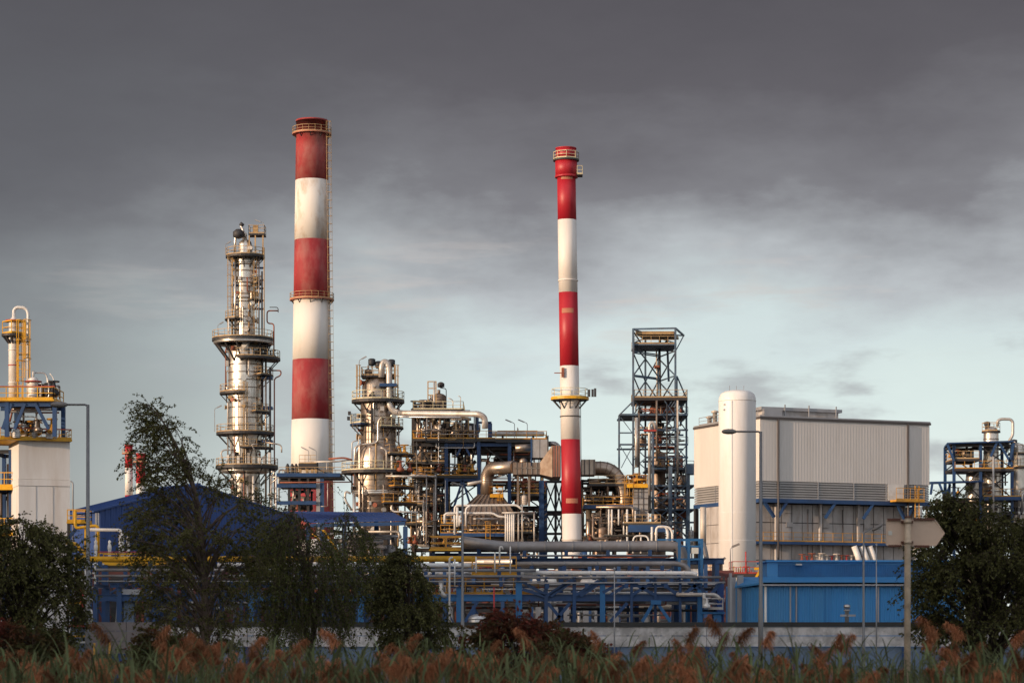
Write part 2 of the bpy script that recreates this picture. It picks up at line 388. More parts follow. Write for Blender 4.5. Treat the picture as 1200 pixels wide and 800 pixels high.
def frame(parent, xs, ys, zs, cm='blue_steel', bm='dark_steel', cw=.4, bw=.3, brace=.5, seed=1, brm=None, top=None, ydeep=True, faces=None):
    """steel frame: every post, beam and brace its own part. top: highest level index for each x"""
    q = random.Random(seed); top = top or [len(zs)-1]*len(xs); brm = brm or bm
    for i, x in enumerate(xs):
        for y in ys:
            MB().box(x-cw/2, x+cw/2, y-cw/2, y+cw/2, zs[0], zs[top[i]]).build('post', cm, parent)
    for j, z in enumerate(zs):
        if j == 0: continue
        run = [i for i in range(len(xs)) if top[i] >= j]
        for a, b in zip(run, run[1:]):
            if b != a+1: continue
            for y in ys:
                MB().ibeam((xs[a]+cw/2, y, z-bw/2-.02), (xs[b]-cw/2, y, z-bw/2-.02), bw*.7, bw).build('beam', bm, parent)
                if q.random() < brace:
                    z0 = zs[j-1]; k = q.random()
                    A, B, C, D = (xs[a], y, z0), (xs[b], y, z0), (xs[a], y, z-bw), (xs[b], y, z-bw)
                    if k < .55:
                        MB().bar(A, D, bw*.45).build('brace', brm, parent); MB().bar((B[0], y+.16, B[2]), (C[0], y+.16, C[2]), bw*.45).build('brace', brm, parent)
                    elif k < .78:
                        mx = (xs[a]+xs[b])/2
                        MB().bar(A, (mx, y, z-bw), bw*.45).build('brace', brm, parent); MB().bar(B, (mx, y, z-bw), bw*.45).build('brace', brm, parent)
                    else: MB().bar(A, D, bw*.45).build('brace', brm, parent)
        if ydeep:
            for i in run: MB().ibeam((xs[i], ys[0]+cw/2, z-bw/2-.02), (xs[i], ys[-1]-cw/2, z-bw/2-.02), bw*.7, bw).build('beam', bm, parent)
def vessel(parent, c, r, h, m='aluminium_dull', name='vessel', dome=.5, n=20, skirt=True):
    """upright vessel, domed"""
    pr = [(r*.95, 0), (r, .05*h)] if skirt else [(.02, -r*dome), (r*.6, -r*dome*.75), (r*.9, -r*dome*.35), (r, 0)]
    pr += [(r, h), (r*.92, h+r*dome*.4), (r*.65, h+r*dome*.75), (r*.3, h+r*dome*.95), (.02, h+r*dome)]
    o = MB().lathe(c, pr, n).build(name, m, parent)
    for f in (.25, .5, .75): band(o, c[0], c[1], c[2]+h*f, r, .1, .04, m)
    MB().tube([(c[0], c[1], c[2]+h+r*dome*.9), (c[0], c[1], c[2]+h+r*dome+.5)], r*.22, 10).build('nozzle', m, o)
    return o
def drum(parent, a, b, r, m='aluminium_dull', name='drum', n=18, saddles=True):
    """lying vessel from a to b with dished ends"""
    a, b = V(a), V(b); d = (b-a).normalized(); ln = (b-a).length
    u = d.cross(V((0, 0, 1))).normalized(); w = u.cross(d)
    o = MB().lathe(a, [(.02, -r*.45), (r*.6, -r*.33), (r*.9, -r*.12), (r, 0), (r, ln), (r*.9, ln+r*.12), (r*.6, ln+r*.33), (.02, ln+r*.45)], n, axis=(d, u, w)).build(name, m, parent)
    if saddles:
        for f in (.2, .8):
            q = a+d*ln*f; MB().box(q.x-.15, q.x+.15, q.y-r*.8, q.y+r*.8, q.z-r-.4, q.z-r*.5).build('saddle', 'dark_steel', o)
    for f in (.33, .66):
        q = a+d*ln*f; MB().tube([q-d*.06, q+d*.06], r*1.03, n).build('band', m, o)
    MB().tube([a+d*ln*.5+V((0, 0, r*.9)), a+d*ln*.5+V((0, 0, r+.45))], r*.25, 10).build('nozzle', m, o)
    return o
def valve(parent, c, s, m='pipe_rust'):
    x, y, z = c; mb = MB(); mb.lathe((x, y, z-s*.3), [(s*.25, 0), (s*.45, s*.15), (s*.45, s*.45), (s*.2, s*.6), (s*.12, s*1.3)], 10)
    mb.tube([(x+s*.45*cos(t), y+s*.45*sin(t), z+s*1.0) for t in [2*pi*i/8 for i in range(9)]], s*.07, 5)
    return mb.build('valve', m, parent)
def clutter(parent, x0, x1, y0, y1, z0, z1, n, seed, mats=('aluminium_dull', 'pipe_pale', 'pipe_silver', 'dark_steel', 'cladding_brown'), rr=(.07, .2), vess=2, valves=3, vr=(.4, .9), vertical=.5):
    """pipework, small vessels and valves inside a bay"""
    q = random.Random(seed); H = z1-z0
    for i in range(n):
        r = q.uniform(*rr); x, y, z = q.uniform(x0, x1), q.uniform(y0, y1), q.uniform(z0, z1); pts = [V((x, y, z))]
        ax = 2 if q.random() < vertical else 0
        for k in range(q.choice((1, 2, 3, 3))):
            if ax == 2: z = q.uniform(z0, z1)
            elif ax == 0: x = q.uniform(x0, x1)
            else: y = q.uniform(y0, y1)
            w = V((x, y, z))
            if (w-pts[-1]).length > r*4: pts.append(w)
            ax = q.choice([a for a in (0, 1, 2, 2) if a != ax])
        if len(pts) > 1: pipe(parent, pts, r, q.choice(mats), n=8)
    for i in range(vess):
        r = q.uniform(*vr); x, y = q.uniform(x0+r, max(x0+r, x1-r)), q.uniform(y0+r, max(y0+r, y1-r))
        h = min(H*.6, q.uniform(1.5, 3.5)*r)
        if q.random() < .6: vessel(parent, (x, y, z0), r, h, q.choice(mats[:2]+('cladding_brown',)))
        else:
            L_ = min(x1-x-r, q.uniform(3, 5)*r)
            if L_ > r: drum(parent, (x, y, z0+r+.4), (x+L_, y, z0+r+.4), r, q.choice(mats[:2]))
    for i in range(valves): valve(parent, (q.uniform(x0, x1), q.uniform(y0, y1), z0+.6), q.uniform(.5, .9), q.choice(('pipe_rust', 'dark_steel', 'aluminium_dull', 'rail_orange', 'dark_steel')))
def dress(parent, cx, cy, rad, z0, z1, n, seed, mats=('aluminium', 'pipe_pale', 'dark_steel', 'rail_tan', 'pipe_rust')):
    """nozzles, thin hugging pipes and junction boxes on a round shell; rad(z) gives its radius"""
    q = random.Random(seed)
    for i in range(n):
        an = R(q.uniform(170, 370)); z = q.uniform(z0, z1); r = rad(z); c, sn = cos(an), sin(an); k = q.random()
        if k < .38:
            L_ = q.uniform(2, 9); zb = max(z0, z-L_); rr = max(rad(z), rad(zb), rad((z+zb)/2))+q.uniform(.2, .55); w = q.uniform(.05, .13); m = q.choice(mats)
            pts = [(cx+(r-.1)*c, cy+(r-.1)*sn, z), (cx+rr*c, cy+rr*sn, z), (cx+rr*c, cy+rr*sn, zb)]
            if q.random() < .5: a2 = an+q.uniform(-.6, .6); pts += [(cx+rr*1.05*cos(a2), cy+rr*1.05*sin(a2), zb)]
            pipe(parent, pts, w, m, n=6)
        elif k < .75:
            w = q.uniform(.12, .34); MB().tube([(cx+(r-.1)*c, cy+(r-.1)*sn, z), (cx+(r+.45)*c, cy+(r+.45)*sn, z)], w, 10).tube([(cx+(r+.45)*c, cy+(r+.45)*sn, z), (cx+(r+.57)*c, cy+(r+.57)*sn, z)], w*1.5, 10).build('nozzle', q.choice(mats), parent)
        else:
            h = q.uniform(.3, .9); x, y = cx+(r+.35)*c, cy+(r+.35)*sn; w = q.uniform(.15, .35); MB().box(x-w, x+w, y-.2, y+.2, z, z+h).build('junction_box', q.choice(mats), parent)

# ------------------------------------------------------------------ ground, yard, added shading ridge
def setting():
    g = MB(); n = 24; S = 5000
    g.add([(-S, -S, 0), (S, -S, 0), (S, S, 0), (-S, S, 0)], [(0, 1, 2, 3)])
    tag(g.build('ground', 'soil', None, V((0, 0, 0))), kind='structure')
    y = MB(); y.box(-160, 170, 112, 620, -.2, .004)
    tag(y.build('yard_pavement', 'yard', None, V((0, 0, 0))), kind='structure')
    # added unseen ridge, placed to keep the low sun off the foreground
    q = random.Random(3); h = MB(); c = V((to_sun.x, to_sun.y, 0)).normalized(); a = V((-c.y, c.x, 0)); vs = []; m = 90
    prof = [(0, 0), (.3, .12), (.55, .55), (.8, .85), (1, 1), (1.25, .8), (1.6, .3), (2, 0)]
    for i in range(m+1):
        t = -620+i*13.5; top = 63+2.5*sin(i*.35)+q.uniform(-1.2, 1.2)
        for u, k in prof:
            w = c*(170+u*78)+a*t; vs.append((w.x, w.y, top*k if k else -.5))
    h.add(vs, [(i*8+j, i*8+j+1, (i+1)*8+j+1, (i+1)*8+j) for i in range(m) for j in range(7)])
    tag(h.build('shade_ridge', 'shade_ridge_green', None, V((0, 0, 0))), kind='structure')
setting()

# ------------------------------------------------------------------ chimneys
def chimneys():
    k = K(460); s = k.s; t = thing('chimney', 'tall tapering red and white chimney with weathered paint and two ring platforms', 'chimney', (k.x(365.5), k.Y, 0))
    cx, cy = k.x(365.5), k.Y
    hw = lambda py: (18.3+(py-142)*.0155)*s
    ys = [142, 212, 282, 352, 422, 492, 562, 632, 702]; rows = ys+[735+E/s]
    for i in range(len(rows)-1):
        a, b = rows[i], rows[i+1]; za, zb = k.z(a), k.z(b)
        p = [(hw(b), zb), (hw((a+b)/2), (za+zb)/2), (hw(a), za)]
        if i == 0: p += [(hw(a)+.1, za-.3), (hw(a)+.1, za+.1), (hw(a)-.5, za+.1), (hw(a)-.6, za-3)]
        MB().lathe((cx, cy, 0), p, 40).build('band', ('chimney_red', 'chimney_white' if i == 1 else 'chimney_clean')[i % 2], t)
    for py in (157, 351): ring_deck(t, cx, cy, k.z(py), hw(py)+.02, hw(py)+.75, rm='rail_tan', dm='patch_brown', brackets=True)
    for z in (k.z(200), k.z(248), k.z(312), k.z(388), k.z(455)): pass
    a = R(-25); x0, y0 = cx+hw(600)*cos(a), cy+hw(600)*sin(a)
    ladder(t, cx+(hw(560)+.35)*cos(a), cy+(hw(560)+.35)*sin(a), 6, k.z(145), 'rail_tan', .6, (cos(a), sin(a)), True, -(hw(560)-hw(145))*cos(a))
    for i in range(4): MB().bar((cx+(hw(142)-.2)*cos(i*.63), cy+(hw(142)-.2)*sin(i*.63), k.z(142)), (cx+(hw(142)-.2)*cos(i*.63), cy+(hw(142)-.2)*sin(i*.63), k.z(142)+.6), .05).build('lightning_rod', 'dark_steel', t)

    k = K(319); s = k.s; t = thing('chimney', 'slim glossy red and white steel chimney right of the big weathered one', 'chimney', (k.x(671), k.Y, 0))
    ax = lambda py: k.x(663.2+(py-173)*.0155); hw = lambda py: (10.9+(py-208)*.0012)*s; cy = k.Y
    def seg(a, b, r0, r1, m, name='band', n=36):
        za, zb = k.z(a), k.z(b); mb = MB(); vs = []
        for x, z, r in ((ax(b), zb, r1), (ax(a), za, r0)):
            vs += [(x+r*cos(2*pi*i/n), cy+r*sin(2*pi*i/n), z) for i in range(n)]
        mb.add(vs, [(i, (i+1) % n, n+(i+1) % n, n+i) for i in range(n)], True)
        mb.f += [tuple(range(n-1, -1, -1)), tuple(range(n, 2*n))]; mb.sm += [False, False]
        return mb.build(name, m, t)
    rows = [208, 258, 343, 429, 515, 602, 735+E/s]
    for i in range(6): seg(rows[i], rows[i+1], hw(rows[i]), hw(rows[i+1]), ('stack_red', 'stack_white')[i % 2])
    seg(187, 208, 12.9*s, 12.9*s, 'stack_red', 'collar'); seg(206, 208.6, 13.4*s, 13.4*s, 'stack_red', 'flange')
    c = seg(174.5, 187, 11.8*s, 12.2*s, 'stack_red', 'cap'); seg(173.8, 175, 12.4*s, 12.4*s, 'stack_red', 'rim')
    for py in (329, 473, 632, 488): seg(py-.6, py+.6, hw(py)+.1, hw(py)+.1, 'stack_white' if py not in (488,) else 'trim_dark', 'flange')
    ring_deck(t, ax(187), cy, k.z(187), 11.5*s, 15.3*s, rm='rail_cream', h=.95, dm='grating', brackets=False)
    ring_deck(t, ax(466), cy, k.z(466), 11.2*s, 21.5*s, rm='rail_cream', h=1.15, dm='grating', th=.35)
    MB().sector(ax(466), cy, k.z(466)-.3, k.z(466)+.05, 21.5*s+.01, 21.5*s+.1).build('toe_plate', 'yellow_paint', t)
    d = MB().box(ax(200)+12*s, ax(200)+19*s, cy-1, cy+.6, k.z(207), k.z(205.5)).build('platform', 'grating', t)
    rail(d, [(ax(200)+12.5*s, cy-.95, k.z(205.5)), (ax(200)+18.6*s, cy-.95, k.z(205.5)), (ax(200)+18.6*s, cy+.5, k.z(205.5))], 'rail_cream', 1.1)
    MB().bar((ax(438)-18*s, cy-1.2, k.z(438)), (ax(438)-6*s, cy-1.2, k.z(438)), .12).build('davit_arm', 'pipe_rust', t)
    MB().bar((ax(438)-8*s, cy-1.25, k.z(443)), (ax(438)-8*s, cy-1.25, k.z(432)), .35).build('davit_post', 'pipe_rust', t)
    for px, py in ((660.5, 209), (661, 365), (664, 587)):       # faded patches riveted on the red
        vs = []; r = hw(py)+.02; n = 7; a0 = -125 if py != 365 else -135
        for i in range(n+1):
            an = R(a0+i*75/n); vs += [(ax(py)+r*cos(an), cy+r*sin(an), k.z(py+2.8)), (ax(py)+r*cos(an), cy+r*sin(an), k.z(py-2.8))]
        MB().add(vs, [(2*i, 2*i+2, 2*i+3, 2*i+1) for i in range(n)]).build('patch', 'patch_brown', t)
    for px in (690, 694, 697): MB().bar((k.x(px), cy-1.5, k.z(466)), (k.x(px), cy-1.5, k.z(459-rnd.random()*3)), .3).build('instrument_box', 'dark_steel', t)
    ladder(t, ax(602)+hw(602)*.9+.3, cy+1.2, 5, k.z(468), 'dark_steel', .5, (1, 0), False, ax(468)-ax(602))

    for px, top, yb, w, lab in ((151, 523, 548, 4.6, 'left and thinner of two distant red and white stacks beyond the blue shed'), (165, 533, 566, 5.6, 'right and shorter of two distant red and white stacks beyond the blue shed')):
        k = K(620); s = k.s; t = thing('chimney', lab, 'chimney', (k.x(px), k.Y, 0)); x = k.x(px)
        for a, b, m in ((top, yb, 'stack_red'), (yb, yb+32, 'stack_white'), (yb+32, yb+64, 'stack_red'), (yb+64, 735+E/s, 'stack_white')):
            MB().lathe((x, k.Y, 0), [(w*s, k.z(b)), (w*s*.97, k.z(a))], 20).build('band', m, t)
        MB().lathe((x, k.Y, 0), [(w*s*1.12, k.z(top)), (w*s*1.12, k.z(top-2)), (w*s*.8, k.z(top-2))], 20).build('rim', 'stack_red', t)
        ring_deck(t, x, k.Y, k.z(top+8), w*s, (w+3.5)*s, rm='rail_tan', dm='patch_brown', h=1.0, brackets=False)
chimneys()

# ------------------------------------------------------------------ tall silver columns
def lamp_small(parent, base, h, dx, m='galvanised'):
    b = V(base); mb = MB(); mb.tube(bend([b, b+V((0, 0, h)), b+V((dx*.4, 0, h+.25))], .2), .05, 5); mb.bar(b+V((dx*.35, 0, h+.2)), b+V((dx, 0, h+.55)), .3, .16)
    return mb.build('floodlight', m, parent)
def left_column():
    k = K(380); s = k.s; cx, cy = k.x(287.5), k.Y
    t = thing('distillation_column', 'tallest silver clad column, stepped, ringed with platforms left of the chimneys', 'column', (cx, cy, 0))
    P = [(17, 735+E/s), (17, 548), (17.3, 528), (19.5, 510), (19.8, 470), (19.8, 412), (18, 404), (11.2, 397), (11, 392), (11, 308), (10.6, 303), (8.2, 298), (8.0, 287), (6.5, 283), (3, 281), (.3, 280.6)]
    MB().lathe((cx, cy, 0), [(r*s, k.z(y)) for r, y in P], 36).build('shell', 'aluminium', t)
    for y in (309, 318, 327, 336, 345, 354, 363, 372, 381): band(t, cx, cy, k.z(y), 11*s, .18, .07)
    for y in (309.5, 331, 349): band(t, cx, cy, k.z(y), 11*s, .4, .22, 'aluminium')
    for y in (428, 437, 446, 455, 467, 478, 490, 499): band(t, cx, cy, k.z(y), 19.8*s, .16, .06)
    for y in (555, 566, 578): band(t, cx, cy, k.z(y), 17*s, .16, .06)
    ring_deck(t, cx, cy, k.z(300), 8.5*s, 23*s, rm='rail_tan', dm='dark_steel', th=.35)
    ring_deck(t, cx-3*s, cy, k.z(397), 12*s, 36*s, rm='rail_tan', dm='dark_steel', th=.45, brackets=False)
    for i in range(14):
        an = 2*pi*i/14+.1; MB().bar((cx+19.8*s*cos(an), cy+19.8*s*sin(an), k.z(424)), (cx-3*s+34*s*cos(an), cy+34*s*sin(an), k.z(401)), .22).build('bracket', 'dark_steel', t)
    MB().lathe((cx-2*s, cy, k.z(401.5)), [((33)*s+.35*cos(a), .35*sin(a)) for a in [2*pi*i/8 for i in range(9)]], 36).build('ring_header', 'aluminium', t)
    ring_deck(t, cx, cy, k.z(374), 11*s, 24*s, 150, 245, dm='dark_steel')
    ring_deck(t, cx+3*s, cy, k.z(420), 19.8*s, 38*s, -105, 40, dm='dark_steel', th=.35, shell_r=17*s)
    ring_deck(t, cx, cy, k.z(460), 19.8*s, 30*s, 165, 275, dm='dark_steel', th=.35)
    ring_deck(t, cx, cy, k.z(507), 19.5*s, 34*s, dm='dark_steel', th=.4)
    ring_deck(t, cx+2*s, cy, k.z(546), 17*s, 36.5*s, dm='dark_steel', th=.5)
    MB().lathe((cx, cy, k.z(551)), [(25*s+.45*cos(a), .45*sin(a)) for a in [2*pi*i/8 for i in range(9)]], 36).build('ring_header', 'aluminium', t)
    def rad(z):
        py = HZ-(z-E)/s; best = P[0][0]
        for (ra, ya), (rb, yb) in zip(P, P[1:]):
            if yb <= py <= ya: return (rb+(ra-rb)*(py-yb)/max(.01, ya-yb))*s
        return best*s
    dress(t, cx, cy, rad, k.z(395), k.z(303), 26, 501); dress(t, cx, cy, rad, k.z(545), k.z(402), 44, 502); dress(t, cx, cy, rad, k.z(640), k.z(548), 30, 503)
    ring_deck(t, cx, cy, k.z(332), 11*s, 19*s, -40, 60, dm='dark_steel'); ring_deck(t, cx, cy, k.z(352), 11*s, 19*s, -60, 40, dm='dark_steel')
    ring_deck(t, cx, cy, k.z(440), 19.8*s, 33*s, -50, 30, dm='dark_steel'); ring_deck(t, cx, cy, k.z(483), 19.8*s, 30*s, -60, 30, dm='dark_steel'); ring_deck(t, cx, cy, k.z(525), 17*s, 33*s, -95, 10, dm='dark_steel')
    # manholes facing the camera
    for px, py, r in ((290, 387, 3.1), (290, 408, 4.2), (294.5, 292, 2.6)):
        y0 = cy-(11.4 if py < 400 else (19.5 if py > 400 else 8))*s if py != 292 else cy-8.4*s
        MB().tube([(k.x(px), y0+.5, k.z(py)), (k.x(px), y0-.55, k.z(py))], r*s, 18).build('manhole', 'pipe_white', t)
    # top vents and small upper platform
    pipe(t, [k.p(286, 283), k.p(284.5, 268), k.p(282, 264.5)], 1.7*s, 'pipe_silver'); MB().tube([k.p(282, 264.8), k.p(284.5, 261.5)], 2.6*s, 12).build('vent_hood', 'dark_steel', t)
    pipe(t, [k.p(288, 281), k.p(288, 272), k.p(276, 275), k.p(275, 300)], 1.5*s, 'aluminium', rad=1)
    MB().lathe((k.x(280.5), cy-1, k.z(281)), [(.2, 0), (.9, .3), (.9, 1.1), (.4, 1.5)], 12).build('relief_valve', 'dark_steel', t)
    d = flat_deck(t, k.x(292), k.x(311), cy-1.3, cy+1.3, k.z(275), 'dark_steel', 'rail_tan', h=1.3)
    for px in (293, 300, 309): MB().bar((k.x(px), cy-1.1, k.z(300)), (k.x(px), cy-1.1, k.z(275)), .2).build('support_post', 'rail_tan', t)
    MB().box(k.x(297), k.x(303), cy-.9, cy-.3, k.z(274.9), k.z(265)).build('panel', 'rail_tan', t)
    lamp_small(t, (k.x(310), cy-1.2, k.z(275)), 1.6, -1.4); lamp_small(t, (k.x(265), cy-1.2, k.z(300)), 1.6, .9)
    lamp_small(t, (k.x(253.5), cy-2.2, k.z(507)), 3.6, 1.1); lamp_small(t, (k.x(257), cy-2, k.z(397)), 1.9, .9)
    # ladders
    for px, a, b in ((300, 398, 300), (305, 507, 420), (270, 398, 300)): ladder(t, k.x(px), cy-1.2, k.z(a), k.z(b), 'rail_tan', .55, (0, -1))
    ladder(t, k.x(290), cy-20.4*s, k.z(546), k.z(450), 'rail_tan', .6, (0, -1))
    # downcomers on the right, stand-offs in blue
    for px, a, b, r, m in ((303.5, 300, 400, .8, 'aluminium_dull'), (307, 318, 505, 1.0, 'dark_steel'), (309.5, 290, 398, .7, 'rail_tan'), (311.5, 400, 590, 1.2, 'aluminium_dull'), (316.5, 430, 590, 1.3, 'dark_steel'), (272.5, 302, 396, .9, 'rail_tan'), (275.5, 305, 396, 1.1, 'aluminium')):
        pipe(t, [k.p(px, b, -1.5), k.p(px, a, -1.5)], r*s, m)
    for y in (314, 331, 338, 355, 362): MB().bar(k.p(298, y), k.p(309, y-3 if y in (331, 355) else y), .28).build('standoff', 'blue_steel', t)
    for y in (311, 334, 357): MB().bar(k.p(271, y, -1), k.p(280, y, -1), .3).build('standoff', 'blue_steel', t)
    for y in (443, 478, 517): MB().box(k.x(307), k.x(320), cy-1.6, cy+.4, k.z(y+2), k.z(y-1)).build('standoff', 'blue_steel', t)
    pipe(t, [k.p(321.5, 590, -1), k.p(321.5, 443, -1), k.p(329, 440, -1), k.p(329.5, 434, -1), k.p(318, 434, -1)], .8*s, 'pipe_rust', rad=.5)
    pipe(t, [k.p(321, 418, -1), k.p(321, 379, -1), k.p(313, 379, -1), k.p(313, 364, -1), k.p(326, 364, -1)], .8*s, 'pipe_rust', rad=.5)
    pipe(t, [k.p(326, 366, -1), k.p(326, 360, -1), k.p(316, 360, -1)], .5*s, 'dark_steel', rad=.4)
    pipe(t, [k.p(268, 397, -2), k.p(268, 372, -2)], .9*s, 'pipe_white')
    pipe(t, [k.p(262, 546, -2), k.p(259, 530, -2), k.p(262, 527, -2), k.p(276, 527, -2)], .9*s, 'pipe_pale', rad=.6)
    pipe(t, [k.p(330, 530, -2), k.p(330, 521, -2), k.p(312, 518, -2)], .9*s, 'pipe_pale', rad=.6)
    pipe(t, [k.p(327, 590, -2), k.p(327, 550, -2), k.p(334, 550, -2), k.p(334, 563, -2), k.p(326, 563, -2)], .9*s, 'pipe_pale', rad=.6)
    for px, r, m in ((318, 1.4, 'pipe_pale'), (323.5, 1.2, 'pipe_white'), (297, 1.6, 'pipe_white'), (290, 1.3, 'aluminium'), (276, 1.2, 'pipe_pale')):
        pipe(t, [k.p(px, 640, -17.5*s-.6), k.p(px, 557, -17.5*s-.6)], r*s, m)
    for i in range(9):
        px = 268+i*6; MB().box(k.x(px), k.x(px+3), cy-21*s, cy-19*s, k.z(545), k.z(rnd.uniform(531, 538))).build('instrument_box', rnd.choice(('pipe_pale', 'pipe_white', 'dark_steel', 'aluminium')), t)
    for i in range(7):
        px = 302+i*3.3; valve(t, (k.x(px), cy-2, k.z(419)), .9, 'dark_steel')
    for i in range(10):
        px = rnd.uniform(272, 326); y = rnd.uniform(512, 590); pipe(t, [k.p(px, y, -5), k.p(px+rnd.uniform(-10, 12), y, -5), k.p(px+rnd.uniform(-10, 12), y+8, -5)], .6*s, rnd.choice(('pipe_pale', 'dark_steel', 'aluminium')))
left_column()

def mid_column():
    k = K(330); s = k.s; cx, cy = k.x(443), k.Y
    t = thing('distillation_column', 'squat bronze-silver column with wide lower body and arching overhead pipe', 'column', (cx, cy, 0))
    P = [(23, 735+E/s), (23, 584), (26.5, 577), (27.5, 572), (27.5, 539), (25.5, 530), (21.5, 523), (20.5, 520), (20.5, 474), (19, 470), (18.6, 452), (15.5, 446), (10, 442), (4, 440.5), (.3, 440)]
    MB().lathe((cx, cy, 0), [(r*s, k.z(y)) for r, y in P], 36).build('shell', 'aluminium_dull', t)
    for y in (480, 489, 498, 507, 516): band(t, cx, cy, k.z(y), 20.5*s, .16, .05)
    for y in (542, 549, 556, 563, 570): band(t, cx, cy, k.z(y), 27.5*s, .16, .05)
    for y in (588, 596, 605): band(t, cx, cy, k.z(y), 23*s, .16, .05)
    MB().lathe((cx, cy, k.z(577.5)), [(27*s+.45*cos(a), .45*sin(a)) for a in [2*pi*i/8 for i in range(9)]], 36).build('ring_header', 'aluminium', t)
    ring_deck(t, cx, cy, k.z(469), 20*s, 31*s, rm='rail_cream', dm='dark_steel', th=.4)
    ring_deck(t, cx-2*s, cy, k.z(552), 27*s, 41*s, rm='rail_cream', dm='dark_steel', th=.4)
    ring_deck(t, cx, cy, k.z(497), 20.5*s, 33*s, 150, 235, rm='rail_cream', dm='blue_steel')
    ring_deck(t, cx, cy, k.z(501), 20.5*s, 30*s, -80, 20, rm='rail_cream', dm='dark_steel')
    ring_deck(t, cx+2*s, cy, k.z(533), 22*s, 40*s, -70, 25, rm='rail_tan', dm='dark_steel')
    ring_deck(t, cx+2*s, cy, k.z(590), 23*s, 44*s, -80, 20, rm='rail_orange', dm='dark_steel')
    flat_deck(t, k.x(424), k.x(463), cy-1.8, cy+1.8, k.z(441), 'dark_steel', 'rail_tan')
    for px in (419.5, 422.5, 464, 467): MB().bar((k.x(px), cy-2, k.z(469)), (k.x(px), cy-2, k.z(430)), .14).build('support_post', 'rail_tan', t)
    ladder(t, k.x(421), cy-2.2, k.z(469), k.z(430), 'rail_tan', .5); ladder(t, k.x(465.5), cy-2.2, k.z(469), k.z(430), 'rail_tan', .5)
    for px, y in ((436, 425), (459, 426), (444, 428)):
        pipe(t, [k.p(px, 445, -.5), k.p(px, y+3, -.5)], .9*s, 'aluminium'); MB().lathe((k.x(px), cy-.5, k.z(y+4)), [(.35, 0), (.5, .2), (.5, .9), (.3, 1.0)], 10).build('vent_hood', 'dark_steel', t)
    MB().box(k.x(446), k.x(466), cy-3, cy-1, k.z(455), k.z(451.5)).build('pipe_guide', 'blue_steel', t)
    vessel(t, (k.x(432), cy-1, k.z(440)), 4.2*s, 5*s, 'cladding_brown', 'condenser')
    lamp_small(t, (k.x(422), cy-2, k.z(430)), .7, 1.0)
    def rad(z):
        py = HZ-(z-E)/s
        for (ra, ya), (rb, yb) in zip(P, P[1:]):
            if yb <= py <= ya: return (rb+(ra-rb)*(py-yb)/max(.01, ya-yb))*s
        return P[0][0]*s
    dress(t, cx, cy, rad, k.z(520), k.z(446), 30, 511); dress(t, cx, cy, rad, k.z(640), k.z(522), 46, 512)
    ring_deck(t, cx, cy, k.z(571), 27*s, 42*s, -60, 20, rm='rail_orange', dm='dark_steel')
    # pipes round the body
    pipe(t, [k.p(412.5, 552, -2), k.p(412.5, 517, -2), k.p(420, 516, -2)], .7*s, 'pipe_pale', rad=.4)
    pipe(t, [k.p(416, 570, -2.5), k.p(416, 524, -2.5), k.p(422, 521, -2.5), k.p(440, 519, -2.8), k.p(443, 516, -2.8), k.p(443, 495, -2.8), k.p(446, 489, -2.8), k.p(452, 489, -2.8)], 1.2*s, 'aluminium', rad=.8)
    pipe(t, [k.p(411, 578, -2), k.p(405, 575, -2), k.p(404, 585, -2), k.p(412, 597, -2)], 1.3*s, 'pipe_pale', rad=1)
    pipe(t, [k.p(415, 640, -3), k.p(415, 578, -3)], 1.9*s, 'aluminium')
    pipe(t, [k.p(453, 557, -3.6), k.p(453, 527, -3.6), k.p(446, 524, -3.6)], 1.1*s, 'pipe_pale', rad=.6)
    pipe(t, [k.p(459, 556, -4), k.p(459, 534, -4)], 1.2*s, 'pipe_white')
    pipe(t, [k.p(452, 557.5, -4), k.p(500, 558, -4)], 1.2*s, 'pipe_pale')
    pipe(t, [k.p(459, 590, -4), k.p(459, 599, -4), k.p(490, 600, -4)], 1.0*s, 'pipe_white', rad=.6)
    pipe(t, [k.p(413, 539, -2), k.p(404, 536, -2), k.p(385, 537.5, -2)], 1.1*s, 'pipe_rust', rad=.6)
    for i in range(16):
        px, y = rnd.uniform(462, 482), rnd.choice((533, 552, 571, 590, 610)); valve(t, (k.x(px), cy-rnd.uniform(1, 4), k.z(y)), rnd.uniform(.7, 1.2), rnd.choice(('rail_orange', 'pipe_rust', 'dark_steel')))
    for px, y, h in ((410, 494, 3), (411, 488, 2)): MB().box(k.x(px-1.5), k.x(px+1.5), cy-3, cy-2.2, k.z(y), k.z(y-4)).build('lamp_box', 'dark_steel', t)
    for i in range(7): pipe(t, [k.p(412+i*1.3, 498+rnd.uniform(0, 8), -2), k.p(412+i*1.5, 484, -2)], .35*s, rnd.choice(('pipe_pale', 'dark_steel')))
    # overhead line
    pts = [k.p(447, 442, -2), k.p(447.5, 428, -2), k.p(450, 423.5, -2), k.p(454, 425, -2), k.p(456, 432, -2), k.p(456, 474, -2.5), k.p(461, 482, -2.5), k.p(470, 484, -2.5), k.p(561, 485, -10), k.p(568, 489, -10), k.p(568.5, 502, -10)]
    pipe_thing('overhead_pipe', 'thick pale pipe arching off the squat column and running right to the platform', [pts[0]]+bend(pts, 1.3)[1:], 3.5*s, 'pipe_pale', rad=.01, n=16)
    pipe_thing('overhead_pipe', 'thinner pipe under the arching overhead pipe beside the squat column', [k.p(466, 487.5, -4), k.p(480, 488.5, -4), k.p(540, 489, -9)], 1.2*s, 'pipe_silver')
mid_column()

